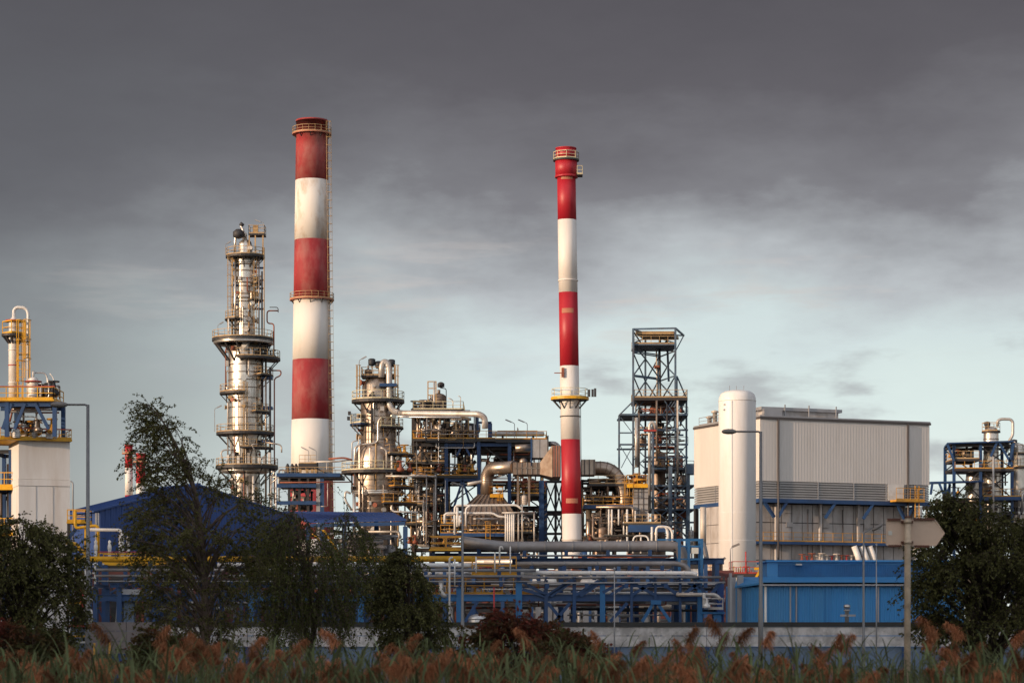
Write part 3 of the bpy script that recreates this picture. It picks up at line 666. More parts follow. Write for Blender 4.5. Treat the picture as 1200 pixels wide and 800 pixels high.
# ------------------------------------------------------------------ steel process structures in the middle
def middle_unit():
    k = K(338); s = k.s; X, Z = k.x, k.z; Y = k.Y
    t = thing('process_structure', 'blue and dark steel process structure, tall and crowded, between squat column and slim chimney', 'structure', (X(560), Y+5, 0))
    y0, y1, y2 = Y, Y+6, Y+13
    xs = [X(p) for p in (482, 503, 523, 561, 597, 636)]
    zs = [0, Z(640), Z(614), Z(590), Z(560), Z(516), Z(480)]
    frame(t, xs, [y1, y2], zs, 'dark_steel', 'dark_steel', .42, .38, .7, 5, top=[6, 6, 6, 5, 5, 5])
    # bright front posts
    for px, yb in ((523, 640), (561, 600), (597, 590)):
        MB().box(X(px)-.25, X(px)+.25, y0-.25, y0+.25, 0, Z(516)).build('post', 'blue_steel', t)
    for a, b, py, m in ((523, 561, 557, 'blue_steel'), (561, 597, 516, 'blue_steel'), (523, 561, 516, 'blue_steel'), (597, 640, 516, 'dark_steel'), (482, 523, 516, 'dark_steel')):
        MB().ibeam((X(a), y0, Z(py)-.6), (X(b), y0, Z(py)-.6), .3, .45).build('beam', m, t)
    for a, b in ((530, 542), (554, 542)): MB().bar((X(a), y0, Z(600)), (X(b), y0, Z(562)), .3).build('brace', 'blue_steel', t)
    for a, b in ((535, 543), (551, 543)): MB().bar((X(a), y0, Z(534)), (X(b), y0, Z(519)), .3).build('brace', 'blue_steel', t)
    # decks
    flat_deck(t, X(483), X(581), y0-.5, y2+1, Z(514), 'grating', 'rail_orange', .4, 'fbl')
    flat_deck(t, X(581.1), X(641), y0-.5, y2+1, Z(514.5), 'dark_steel', 'rail_orange', .5, 'fbr')
    flat_deck(t, X(483), X(543), y0+1, y2, Z(478.5), 'grating', 'rail_cream', .4, 'fblr')
    flat_deck(t, X(483), X(560), y0-.3, y2, Z(557), 'grating', 'rail_orange', .35, 'fbl')
    flat_deck(t, X(475), X(523), y0+.5, y2, Z(590), 'grating', 'rail_tan', .3, 'fl')
    flat_deck(t, X(475), X(523), y0+.5, y2, Z(612), 'grating', 'rail_tan', .3, 'fl')
    flat_deck(t, X(475), X(523), y0+.5, y2, Z(540), 'grating', 'rail_tan', .3, 'fl')
    flat_deck(t, X(598), X(640), y0, y2, Z(578), 'grating', 'rail_orange', .35, 'flr')
    MB().box(X(563), X(636), y0+1, y2, Z(526), Z(519.5)).build('cable_tray', 'dark_steel', t)
    MB().box(X(580), X(622), y0+2, y2-1, Z(535), Z(528)).build('cable_tray', 'dark_steel', t)
    # gate frame on the deck
    MB().bar((X(573), y0, Z(514)), (X(573), y0, Z(495)), .3).build('post', 'blue_steel', t)
    MB().bar((X(559), y0, Z(514)), (X(559), y0, Z(482)), .5).build('post', 'blue_steel', t)
    MB().bar((X(558), y0, Z(495)), (X(576), y0, Z(495)), .3).build('beam', 'blue_steel', t); MB().bar((X(575.5), y0, Z(514)), (X(575.5), y0, Z(495.8)), .3).build('post', 'blue_steel', t)
    # top vessel with its cage
    vessel(t, (X(513), y0+5, Z(478)), 8.6*s, 17*s, 'cladding_brown')
    vessel(t, (X(503.5), y0+4, Z(478)), 4*s, 12*s, 'aluminium_dull')
    for px in (500.5, 510): MB().bar((X(px), y0+3.5, Z(478)), (X(px), y0+3.5, Z(443.5)), .16).build('support_post', 'rail_tan', t)
    for py in (444, 452, 460): MB().bar((X(500), y0+3.5, Z(py)), (X(510.4), y0+3.5, Z(py)), .14).build('beam', 'rail_tan', t)
    pipe(t, [(X(508), y0+3, Z(490)), (X(508), y0+3, Z(444))], 1.0*s, 'pipe_pale')
    pipe(t, [(X(522), y0+4, Z(478)), (X(522), y0+4, Z(452)), (X(515), y0+4, Z(451))], .5*s, 'dark_steel', rad=.3)
    pipe(t, [(X(530), y0+4, Z(478)), (X(530), y0+4, Z(465)), (X(524), y0+4, Z(463))], .6*s, 'pipe_pale', rad=.6)
    pipe(t, [(X(539), y0+4, Z(478)), (X(539), y0+4, Z(461.5)), (X(536), y0+4, Z(460.5))], .5*s, 'pipe_pale', rad=.4)
    MB().lathe((X(515.5), y0+5, Z(450)), [(.15, 0), (.5, .1), (.5, .6), (.2, .8)], 10).build('vent_hood', 'dark_steel', t)
    for i in range(14): valve(t, (X(485+i*2.6), y0+2+rnd.random()*2, Z(478)), rnd.uniform(.7, 1.3), rnd.choice(('dark_steel', 'dark_steel', 'aluminium_dull')))
    # bays full of equipment
    clutter(t, X(485), X(522), y0+2, y2-1, Z(513.5), Z(481), 26, 21, vess=4, valves=6, vr=(.8, 1.5), rr=(.12, .3))
    clutter(t, X(525), X(560), y0+2, y2-1, Z(513.5), Z(488), 20, 22, vess=3, valves=6, vr=(.7, 1.3), rr=(.12, .3))
    clutter(t, X(485), X(522), y0+2, y2-1, Z(556.5), Z(518), 26, 23, vess=3, valves=5, vr=(.8, 1.4), rr=(.12, .35))
    clutter(t, X(525), X(560), y0+2, y2-1, Z(556.5), Z(520), 16, 24, vess=2, valves=8, vr=(.6, 1.0), rr=(.12, .3))
    clutter(t, X(478), X(522), y0+2, y2-1, Z(590), Z(560), 26, 25, vess=2, valves=6, vr=(.6, 1.0), rr=(.12, .3))
    clutter(t, X(478), X(530), y0+2, y2-1, Z(640), Z(592), 40, 26, vess=2, valves=8, vr=(.6, 1.0), rr=(.12, .32))
    clutter(t, X(562), X(600), y0+4, y2-1, Z(556), Z(520), 16, 27, vess=1, valves=3, vr=(.6, 1.0), rr=(.12, .4))
    clutter(t, X(600), X(636), y0+3, y2-1, Z(577), Z(556), 9, 28, vess=2, valves=5, vr=(.6, 1.0), rr=(.12, .3), mats=('cladding_brown', 'pipe_rust', 'aluminium_dull', 'dark_steel'))
    clutter(t, X(600), X(636), y0+3, y2-1, Z(640), Z(580), 16, 29, vess=3, valves=6, vr=(.6, 1.2), rr=(.12, .4), mats=('cladding_brown', 'pipe_rust', 'aluminium_dull', 'dark_steel'))
    for px, r, m in ((500, .9, 'pipe_pale'), (510.5, 1.1, 'pipe_pale'), (512, .5, 'dark_steel')): pipe(t, [(X(px), y0-.9, Z(640)), (X(px), y0-.9, Z(556))], r*s, m)
    pipe(t, [(X(470), y0-1, Z(556)), (X(500), y0-1, Z(558)), (X(512), y0-1, Z(559))], 1.1*s, 'pipe_pale')
    pipe(t, [(X(500), y0-1.2, Z(613)), (X(530), y0-1.2, Z(604))], 1.1*s, 'pipe_pale')
    clutter(t, X(483), X(560), y0-.6, y0+1.5, Z(556), Z(480), 34, 301, vess=0, valves=14, rr=(.04, .1), mats=('pipe_pale', 'pipe_silver', 'dark_steel', 'rail_tan', 'dark_steel'))
    clutter(t, X(478), X(530), y0-.6, y0+1.5, Z(640), Z(558), 40, 302, vess=0, valves=16, rr=(.04, .11), mats=('pipe_pale', 'pipe_silver', 'dark_steel', 'rail_tan', 'pipe_rust'))
    clutter(t, X(562), X(640), y0+1, y0+3, Z(575), Z(518), 30, 303, vess=0, valves=12, rr=(.04, .12), mats=('pipe_pale', 'pipe_silver', 'dark_steel', 'rail_tan', 'pipe_rust'))
    for py in (548, 566, 578, 600): MB().bar((X(482), y0, Z(py)), (X(523), y0, Z(py)), .16).build('beam', 'dark_steel', t)
    for a, b, c, d in ((484, 514, 502, 540), (502, 516, 484, 540), (505, 560, 522, 588), (522, 560, 505, 588), (484, 592, 503, 612), (503, 614, 523, 638), (564, 520, 596, 545)): MB().bar((X(a), y0+.3, Z(b)), (X(c), y0+.3, Z(d)), .16).build('brace', 'dark_steel', t)
    # lying drum on the top deck with floodlights beside it
    drum(t, (X(577), y0+2, Z(507)), (X(637), y0+2, Z(507)), 2.9*s, 'pipe_pale', 'overhead_drum')
    drum(t, (X(583), y0+4, Z(503)), (X(630), y0+4, Z(503)), 1.5*s, 'pipe_rust', 'header')
    for px in (603, 618): lamp_small(t, (X(px), y0+1.5, Z(514)), 2.3, -1.3)
    pipe(t, [(X(641), y0, Z(514)), (X(641), y0, Z(510)), (X(632), y0, Z(509))], .5*s, 'dark_steel', rad=.3)
    # cross-braced bents between the structure and the chimney
    for px in (640, 652, 660): MB().bar((X(px), y1, 0), (X(px), y1, Z(560)), .5 if px == 640 else .35).build('post', 'blue_steel' if px == 640 else 'dark_steel', t)
    for a, b in ((640, 652), (652, 660)):
        for c, d in ((562, 596), (598, 622), (624, 648)):
            MB().bar((X(a), y1-.1, Z(c)), (X(b), y1-.1, Z(d)), .2).build('brace', 'dark_steel', t); MB().bar((X(b), y1+.15, Z(c)), (X(a), y1+.15, Z(d)), .2).build('brace', 'dark_steel', t)
    for py in (561, 597, 600, 623): MB().bar((X(640), y1+.4, Z(py)), (X(660), y1+.4, Z(py)), .35).build('beam', 'dark_steel', t)
    for px in (634.5,): MB().box(X(px)-.35, X(px)+.35, y0-.4, y0+.4, 0, Z(563)).build('post', 'blue_steel', t)
    for i in range(12): MB().bar((X(638), y0-.6, Z(640-i*6)), (X(641), y0-.6, Z(637-i*6)), .16).build('step', 'dark_steel', t)

    # ---- fired heater in front
    k = K(323); s = k.s; X, Z = k.x, k.z; Y = k.Y
    h = thing('fired_heater', 'brown clad heater with tiered hipped roof and orange walkways', 'heater', (X(573), Y+4, 0))
    def tier(xa, xb, ya, za, xc, xd, zb, da, db, name, m='cladding_brown'):
        MB().hexa([(X(xa), Y+da, Z(za)), (X(xb), Y+da, Z(za)), (X(xb), Y+9-da, Z(za)), (X(xa), Y+9-da, Z(za)), (X(xc), Y+db, Z(zb)), (X(xd), Y+db, Z(zb)), (X(xd), Y+9-db, Z(zb)), (X(xc), Y+9-db, Z(zb))]).build(name, m, h)
    tier(541, 604, 0, 640, 541, 604, 604, 0, 0, 'wall'); tier(540, 605, 0, 603.9, 546, 598, 592, -.2, .8, 'roof'); tier(546, 598, 0, 591.9, 560, 588, 578, .8, 2.8, 'roof')
    for i in range(13): MB().box(X(541+i*5.2), X(541+i*5.2)+.12, Y-.14, Y-.004, Z(640), Z(604)).build('rib', 'cladding_brown', h)
    for i in range(9): MB().bar((X(547+i*6), Y-.2+.95, Z(591)), (X(560.5+i*3.4), Y+2.75, Z(577.6)), .1).build('rib', 'aluminium_dull', h)
    for i in range(10): MB().bar((X(541+i*6.9), Y-.25, Z(603.5)), (X(546.5+i*5.6), Y+.75, Z(591.6)), .1).build('rib', 'aluminium_dull', h)
    flat_deck(h, X(516), X(603), Y-2.2, Y-.2, Z(625.5), 'grating', 'rail_orange', .3, 'flr', edge='blue_steel')
    flat_deck(h, X(516), X(541), Y-.1, Y+6, Z(613), 'grating', 'rail_orange', .25, 'fl')
    flat_deck(h, X(574), X(590), Y+2, Y+4.5, Z(578.5), 'grating', 'rail_orange', .25, 'flr', edge='yellow_paint')
    ladder(h, X(572), Y-2.6, Z(637), Z(612), 'rail_orange', .6); ladder(h, X(586), Y+1.8, Z(600), Z(570), 'rail_orange', .6)
    clutter(h, X(518), X(540), Y, Y+6, Z(640), Z(597), 12, 41, vess=2, valves=4, vr=(.5, .8))
    clutter(h, X(545), X(603), Y-2, Y-.4, Z(625), Z(608), 9, 42, vess=0, valves=9, rr=(.06, .16))
    # pale headers across its front
    for i, (pts, r, m) in enumerate((
        ([(533, 626), (533, 592), (550, 592), (606, 591.5), (612, 597)], 1.3, 'pipe_white'), ([(521, 613), (521, 601), (534, 601), (578, 601), (584, 605), (600, 606)], 1.3, 'pipe_white'),
        ([(536, 617), (536, 594)], 1.5, 'pipe_white'), ([(546, 616), (546, 595), (552, 592)], 1.2, 'pipe_white'), ([(538.5, 616), (538.5, 604)], 1.2, 'pipe_white'))):
        pipe(h, [k.p(a, b, -2.6-.25*i) for a, b in pts], r*s, m, rad=.5)
    for px in (592.5, 595, 597.5, 600, 602): pipe(h, [k.p(px, 640, -3), k.p(px, 600, -3)], .95*s, 'pipe_white')
    for px, a in ((607.5, 640), (626, 640), (612, 595)): pipe(h, [k.p(px, 640, -3), k.p(px, 601 if px != 612 else 590, -3)], .9*s, 'pipe_pale')
    pipe(h, [k.p(588, 600.5, -3.4), k.p(627, 600, -3.4)], .8*s, 'pipe_pale')
    flat_deck(h, X(593), X(624), Y-2.5, Y+2, Z(623), 'grating', 'rail_tan', .25, 'fr')
    frame(h, [X(604), X(626)], [Y-1, Y+5], [0, Z(640), Z(623), Z(601)], 'dark_steel', 'dark_steel', .25, .25, .8, 8)
    clutter(h, X(606), X(625), Y, Y+5, Z(623), Z(602), 8, 43, vess=1, valves=4, vr=(.4, .7))
    clutter(h, X(595), X(630), Y-2, Y+4, Z(660), Z(626), 14, 44, vess=1, valves=8, vr=(.4, .7))

    # ---- flue ducting to the chimney
    k = K(327); s = k.s; X, Z = k.x, k.z; Y = k.Y
    d = thing('flue_duct', 'fat brown segmented elbow duct rising from the heater roof and turning right', 'duct', (X(571), Y, Z(579)))
    path = bend([k.p(570.5, 579), k.p(570.5, 549, 0), k.p(603, 547, -4)], 3.2, 9)
    MB().tube(path, 7.3*s, 20).build('duct_wall', 'aluminium_dull', d)
    for i in range(1, len(path)-1):
        if i % 1 == 0:
            tn = (path[i+1]-path[i-1]).normalized(); MB().tube([path[i]-tn*.05, path[i]+tn*.05], 7.6*s, 20).build('seam', 'cladding_brown', d)
    pipe(d, [k.p(548, 567, -1), k.p(565, 564, -.3), k.p(572, 562, 0)], 2.0*s, 'pipe_pale', rad=.5)
    MB().bar(k.p(584, 557, -1), k.p(602, 551, -1), .35).build('strut', 'pipe_pale', d)
    k = K(320); s = k.s; X, Z = k.x, k.z; Y = k.Y
    d = thing('flue_duct', 'boxy brown duct with pyramid hood entering the slim chimney from the left', 'duct', (X(625), Y+2, Z(560)))
    MB().box(X(601), X(633), Y, Y+5, Z(555.5), Z(541.5)).build('duct_wall', 'cladding_brown', d)
    for px in (605, 611, 617, 623, 629): MB().box(X(px)-.06, X(px)+.06, Y-.1, Y-.004, Z(555.5), Z(541.5)).build('rib', 'aluminium_dull', d)
    MB().box(X(601), X(633), Y-.1, Y-.004, Z(548.6), Z(547.8)).build('rib', 'aluminium_dull', d)
    MB().hexa([(X(633), Y, Z(555.5)), (X(647), Y-1.5, Z(559.5)), (X(647), Y+7, Z(559.5)), (X(633), Y+5, Z(555.5)), (X(633), Y, Z(541.5)), (X(647), Y-1.5, Z(522.5)), (X(647), Y+7, Z(522.5)), (X(633), Y+5, Z(541.5))]).build('hood', 'cladding_brown', d)
    MB().box(X(647)+.01, X(657), Y-1.4, Y+6.9, Z(559), Z(523)).build('hood_collar', 'cladding_brown', d)
    for px in (649, 652, 655): MB().box(X(px)-.05, X(px)+.05, Y-1.5, Y-1.404, Z(559), Z(523)).build('rib', 'patch_brown', d)
    MB().lathe((X(613.5), Y+2, Z(541.4)), [(5*s, 0), (5*s, 2.5*s), (4.2*s, 4.6*s), (2.3*s, 5.9*s), (.02, 6.3*s)], 18).build('dome', 'aluminium_dull', d)
    vessel(d, (X(614), Y+1.5, Z(591)), 4.3*s, 10*s, 'vessel_cream', 'knock_out_pot')
    for px in (607, 620): MB().bar((X(px), Y+1, Z(592)), (X(px), Y+1, Z(556)), .3).build('support_post', 'cladding_brown', d)
    g = thing('equipment_cabinet', 'plain grey box cabinet high on the steel structure left of the slim chimney', 'cabinet', (X(632), Y+2, Z(536)))
    MB().box(X(623.5), X(641.5), Y, Y+4, Z(536), Z(514.6)).build('casing', 'grey_block', g)
    MB().box(X(622), X(623.4), Y-.1, Y+4.1, Z(546), Z(512.5)).build('frame_post', 'blue_steel', g); MB().box(X(641.6), X(642.9), Y-.1, Y+4.1, Z(546), Z(510)).build('frame_post', 'dark_steel', g)
    MB().box(X(632.3), X(632.7), Y-.03, Y-.004, Z(536), Z(514.6)).build('door_seam', 'trim_dark', g)
    pipe_thing('flue_pipe', 'horizontal brown-silver pipe left of the grey cabinet', [k.p(604, 525, 2), k.p(622, 524, 2)], 4.2*s, 'aluminium_dull', cat='duct')
    pipe_thing('flue_pipe', 'rounded pale pipe between the grey cabinet and the slim chimney', [k.p(643, 520, 3), k.p(651, 520, 3), k.p(655, 525, 3)], 3.2*s, 'pipe_silver', cat='duct', rad=.6)
middle_unit()

def right_of_chimney():
    k = K(322); s = k.s; X, Z = k.x, k.z; Y = k.Y
    d = thing('flue_duct', 'wide grey-brown duct bending down just right of the slim chimney', 'duct', (X(705), Y+2, Z(600)))
    path = bend([k.p(681, 548.5), k.p(718, 548.5), k.p(732, 575), k.p(732, 600)], 4.5, 8)
    MB().tube(path, 8.2*s, 20).build('duct_wall', 'aluminium_dull', d)
    for i in range(1, len(path)-1, 2):
        tn = (path[i+1]-path[i-1]).normalized(); MB().tube([path[i]-tn*.06, path[i]+tn*.06], 8.6*s, 20).build('seam', 'cladding_brown', d)
    MB().box(X(681), X(697), Y-2.2, Y+2.6, Z(557), Z(539.5)).build('box_section', 'aluminium_dull', d)
    for px in (684.5, 690, 695.5): MB().box(X(px)-.07, X(px)+.07, Y-2.3, Y-2.204, Z(557), Z(539.5)).build('rib', 'trim_dark', d)
    b = thing('boiler_block', 'square grey panelled block with orange railed top beside the lattice tower', 'boiler', (X(749), Y, 0))
    MB().box(X(741), X(758), Y-3, Y+2, Z(620), Z(571)).build('wall', 'grey_block', b)
    for py in (578, 585, 592, 599, 606): MB().box(X(741), X(758), Y-3.07, Y-3.004, Z(py+.4), Z(py-.4)).build('seam', 'trim_dark', b)
    for px in (746.5, 752.5): MB().box(X(px)-.05, X(px)+.05, Y-3.06, Y-3.002, Z(620), Z(571)).build('seam', 'trim_dark', b)
    MB().box(X(749), X(754), Y-3.2, Y-3.08, Z(605), Z(600)).build('hatch', 'trim_dark', b)
    MB().box(X(739), X(761), Y-2.6, Y+1.8, 0, Z(620.2)).build('support_block', 'dark_steel', b)
    flat_deck(b, X(733), X(757.5), Y-3.6, Y+2.2, Z(569.5), 'grating', 'rail_orange', .3, 'fblr', h=1.3, edge='yellow_paint')
    clutter(b, X(735), X(756), Y-3, Y+1.5, Z(569), Z(556), 10, 51, vess=1, valves=7, mats=('pipe_rust', 'cladding_brown', 'rail_orange'), vr=(.4, .6))
    t = thing('process_structure', 'low dark pipe-filled steel structure right of the slim chimney base', 'structure', (X(712), Y+4, 0))
    xs = [X(p) for p in (683, 702, 722, 741)]
    frame(t, xs, [Y+3, Y+9], [0, Z(640), Z(618), Z(592), Z(560)], 'dark_steel', 'dark_steel', .35, .32, .6, 61)
    flat_deck(t, X(683), X(741), Y-1.8, Y+3, Z(592.5), 'grating', 'rail_orange', .35, 'fl', edge='blue_steel')
    flat_deck(t, X(690), X(742), Y-1, Y+3, Z(567), 'dark_steel', 'rail_tan', .3, 'f')
    for i in range(7): flat = MB().box(X(684), X(692+i*2), Y+1, Y+3, Z(566+i*4.5), Z(565+i*4.5)).build('stair_tread', 'dark_steel', t)
    ladder(t, X(736), Y-2.2, Z(596), Z(566), 'rail_orange', 1.2)
    mm = ('cladding_brown', 'cladding_brown', 'dark_steel', 'aluminium_dull', 'dark_steel')
    clutter(t, X(684), X(741), Y+2, Y+8, Z(591), Z(562), 18, 62, vess=3, valves=8, mats=mm, rr=(.12, .4))
    clutter(t, X(684), X(741), Y, Y+8, Z(640), Z(594), 30, 63, vess=5, valves=14, mats=mm, rr=(.12, .45), vr=(.6, 1.3))
    clutter(t, X(684), X(741), Y-1, Y+2, Z(591), Z(561), 26, 64, vess=0, valves=10, mats=mm, rr=(.05, .16)); clutter(t, X(684), X(758), Y-4, Y-1.9, Z(640), Z(594), 44, 65, vess=2, valves=16, mats=mm, rr=(.05, .2), vr=(.5, .9))
    vessel(t, (X(726), Y+3, Z(610)), 8*s, 34*s, 'cladding_brown'); vessel(t, (X(704), Y+4, 0), 9*s, Z(606), 'cladding_brown')
    drum(t, (X(694), Y+1, Z(603)), (X(712), Y+1, Z(601)), 2.4*s, 'pipe_silver')
    # pale risers in front
    for px, a, b, r in ((713.5, 628, 596.5, 1.1), (717, 628, 596.5, 1.1), (725, 615, 596.5, 1.0), (735, 640, 596.5, 1.2), (744.5, 618, 598, .9), (731, 626, 611, 1), (760, 618, 601, .9)):
        pipe(t, [k.p(px, a, -5), k.p(px, b, -5)], r*s, 'pipe_white')
    for pts, r in (([(742, 648), (742, 627.5), (760, 627.5), (760, 648)], 1.0), ([(751, 648), (751, 629)], 1.0), ([(735, 650), (735, 629)], 1.0),
                   ([(764, 640), (764, 617)], 1.3), ([(769, 640), (769, 616.5), (780, 617), (782.5, 622), (782.5, 640)], 1.4), ([(771, 617), (784, 617), (788, 623), (788, 640)], 1.3)):
        pipe(t, [k.p(a, b, -12) for a, b in pts], r*s, 'pipe_white', rad=.7)
    MB().box(X(705), X(765), Y-8, Y-6, Z(630.5), Z(629)).build('cable_tray', 'grating', t)
    MB().box(X(733), X(775), Y-9, Y-7, Z(626), Z(618)).build('beam', 'blue_steel', t)
    flat_deck(t, X(728), X(771), Y-6.5, Y-4.2, Z(615), 'grating', 'rail_tan', .25, 'f')
right_of_chimney()

# ------------------------------------------------------------------ lattice tower
def lattice_tower():
    k = K(340); s = k.s; X, Z = k.x, k.z; Y = k.Y
    t = thing('lattice_tower', 'tall open steel derrick tower with cross bracing left of the white hall', 'tower', (X(768), Y+4, 0))
    ya, yb = Y, Y+8
    LM = 'lattice_steel'
    def post(px, py0, py1, y, w=.33, px2=None): MB().bar((X(px), y, Z(py0)), (X(px2 if px2 else px), y, Z(py1)), w*.85).build('post', LM, t)
    def beam(p, q, w=.3, name='beam'): MB().bar(p, q, w*.75).build(name, LM, t)
    G = 735+E/s
    for px, y in ((742, ya), (760, yb), (791.5, ya)): post(px, G, 385 if y == ya else 383.5, y)
    post(773.5, 466, 390, yb-1, .4, 777); post(793, 520, 440, ya+.5, .4); post(788, 440, 390, yb, .35, 786)
    for px in (725.5,): post(px, 640, 486.5, ya, .3)
    for px in (805,): post(px, 640, 465, ya+1, .32)
    post(784, 640, 548, ya-3, .6); post(804.5, 640, 548, ya-3, .6)
    for px in (775, 797): post(px, 640, 466, yb, .35)
    # top frame and crane deck
    top = [(X(742), ya, Z(385.5)), (X(760), yb, Z(383)), (X(806), yb, Z(385)), (X(791.5), ya, Z(384.5))]
    for i in range(4): beam(top[i], top[(i+1) % 4], .3)
    MB().hexa([(X(745), ya+.5, Z(391)), (X(790), ya+.5, Z(391)), (X(800), yb, Z(390)), (X(758), yb, Z(390)), (X(745), ya+.5, Z(387.5)), (X(790), ya+.5, Z(387.5)), (X(800), yb, Z(387)), (X(758), yb, Z(387))]).build('crane_deck', 'rail_tan', t)
    beam((X(806), yb, Z(385)), (X(793), ya+1, Z(409)), .16, 'brace')
    flat_deck(t, X(743), X(793), ya+.2, yb, Z(402.5), 'lattice_steel', 'rail_tan', .2, 'fb')
    rows = [403, 413, 440, 468]
    for a, b in zip(rows, rows[1:]):
        for (p0, y0), (p1, y1) in (((742, ya), (760, yb)), ((760, yb), (775, ya+4)), ((776, yb), (791.5, ya))):
            if a == 403 and p0 != 742: continue
            beam((X(p0), y0, Z(a)), (X(p1), y1, Z(b)), .2, 'brace'); beam((X(p1), y1+.2, Z(a)), (X(p0), y0+.2, Z(b)), .2, 'brace')
    for a, b in ((388, 402),):
        for p0, p1, y0, y1 in ((742, 760, ya, yb), (776, 791.5, yb, ya)):
            beam((X(p0), y0, Z(a)), (X(p1), y1, Z(b)), .2, 'brace'); beam((X(p1), y1, Z(a)), (X(p0), y0, Z(b)), .2, 'brace')
    for py in (411, 413, 439, 440.5):
        beam((X(742), ya+.3, Z(py)), (X(775), yb-2, Z(py-1)), .22)
    for py in (411, 440): beam((X(776), yb, Z(py)), (X(791.5), ya, Z(py)), .22)
    beam((X(742), ya, Z(470)), (X(725.5), ya, Z(486.5)), .26, 'brace'); beam((X(793.5), ya, Z(441)), (X(804.8), ya+1, Z(465.5)), .2, 'brace')
    # working decks
    flat_deck(t, X(743), X(805.5), ya-.6, yb+.6, Z(466), 'dark_steel', 'rail_tan', .4, 'fblr')
    for i, (a, b, py) in enumerate(((726, 806, 486), (745, 806, 504), (726, 806, 521), (757, 806, 536), (757, 813, 549), (757, 813, 569), (757, 813, 583), (757, 813, 597), (750, 813, 612))):
        MB().box(X(a), X(b), ya-.4, yb+.4, Z(py+1.3), Z(py)).build('platform', ('lattice_steel', 'dark_steel', 'lattice_steel')[i % 3] if i % 2 else 'lattice_steel', t) if i in (0, 4, 5, 7) else None
        if i in (0, 2, 4): rail(t, [(X(max(a, 745)), ya-.35, Z(py)), (X(b), ya-.35, Z(py))], 'rail_tan' if i % 2 else 'dark_steel', 1.1)
        for y in (ya-.5, yb+.5): beam((X(a), y, Z(py)), (X(b), y, Z(py)), .34)
    for a in (507, 521): beam((X(726), ya, Z(a)), (X(742), ya, Z(a)), .25)
    for a, b in ((487, 507), (521, 545)): beam((X(726), ya, Z(a)), (X(741), ya, Z(b)), .14, 'brace')
    beam((X(741), ya, Z(523)), (X(728), ya, Z(548)), .14, 'brace')
    rr = [466, 486, 504, 521, 536, 549, 569, 583, 597, 612, 630]
    for i, (a, b) in enumerate(zip(rr, rr[1:])):
        for p0, p1, y in ((775, 791.5, yb), (792, 805, ya+.9), (784, 804, ya-3) if a >= 549 else (742, 757, ya+.5), (764, 783, ya-2.5) if a >= 549 else (776, 790, ya-.3)):
            if (i+int(p0)) % 5 == 4: continue
            beam((X(p0), y, Z(a)), (X(p1), y, Z(b)), .18, 'brace'); beam((X(p1), y+.2, Z(a)), (X(p0), y+.2, Z(b)), .18, 'brace')
    for px in (764, 783): post(px, 640, 549, ya-2.5, .4)
    # what hangs in it
    pipe(t, [(X(773), yb-3, Z(466)), (X(771.5), yb-3, Z(398))], .9*s, 'vessel_cream'); MB().box(X(769.5), X(775), yb-3.6, yb-2.2, Z(427), Z(424)).build('hoist_block', 'pipe_rust', t)
    pipe(t, [(X(777), yb-3, Z(500)), (X(775.5), yb-3, Z(393))], 1.2*s, 'dark_steel')
    vessel(t, (X(774), Y+4.5, 0), 8.5*s, Z(530), 'cladding_brown', 'drum_shell', n=22)
    vessel(t, (X(797), Y+4, 0), 5.5*s, Z(590), 'cladding_brown', 'drum_shell')
    for px, r, a, b, m in ((745.5, 2.3, 548, 490, 'pipe_pale'), (748.5, 1.0, 560, 484, 'cladding_brown'), (764.5, 1.6, 620, 500, 'lattice_steel'), (793.5, 1.2, 560, 470, 'vessel_cream'), (769, 1.2, 540, 470, 'cladding_brown'), (781, 1.0, 560, 474, 'dark_steel')):
        pipe(t, [(X(px), Y-1.2, Z(a)), (X(px), Y-1.2, Z(b))], r*s, m)
    pipe(t, [(X(759.5), Y-3.6, Z(600)), (X(759.5), Y-3.6, Z(500)), (X(762.5), Y-3.6, Z(496.5)), (X(766), Y-3.6, Z(500)), (X(766), Y-3, Z(508))], 1.9*s, 'pipe_pale', rad=.9)
    MB().box(X(753), X(767), Y-4.2, Y-2.9, Z(508), Z(506)).build('clamp', 'rail_red', t)
    mm = ('cladding_brown', 'pipe_rust', 'dark_steel', 'aluminium_dull', 'cladding_brown')
    for i, (a, b) in enumerate(((485, 468), (504, 487), (520, 505), (548, 522), (568, 550), (596, 570), (611, 598), (640, 613))):
        clutter(t, X(745 if i < 3 else 760), X(804 if i < 4 else 811), ya+.5, yb-.5, Z(a), Z(b), 8, 70+i, vess=1, valves=5, mats=mm, rr=(.07, .2), vr=(.5, .9))
    MB().box(X(802), X(812), ya-3.5, ya-1, Z(557), Z(545)).build('winch_house', 'lattice_steel', t)
    MB().bar((X(780), ya, Z(486)), (X(792), ya, Z(468)), .5, .15).build('stair', LM, t); MB().bar((X(778), ya, Z(504)), (X(790), ya, Z(487)), .5, .15).build('stair', LM, t)
    MB().box(X(803), X(809), ya-4.2, ya-3, 0, Z(640)).build('footing', 'concrete_pale', t)
    vessel(t, (X(807), ya-5, Z(640)), 3.3*s, 16*s, 'pipe_silver', 'small_drum')
lattice_tower()

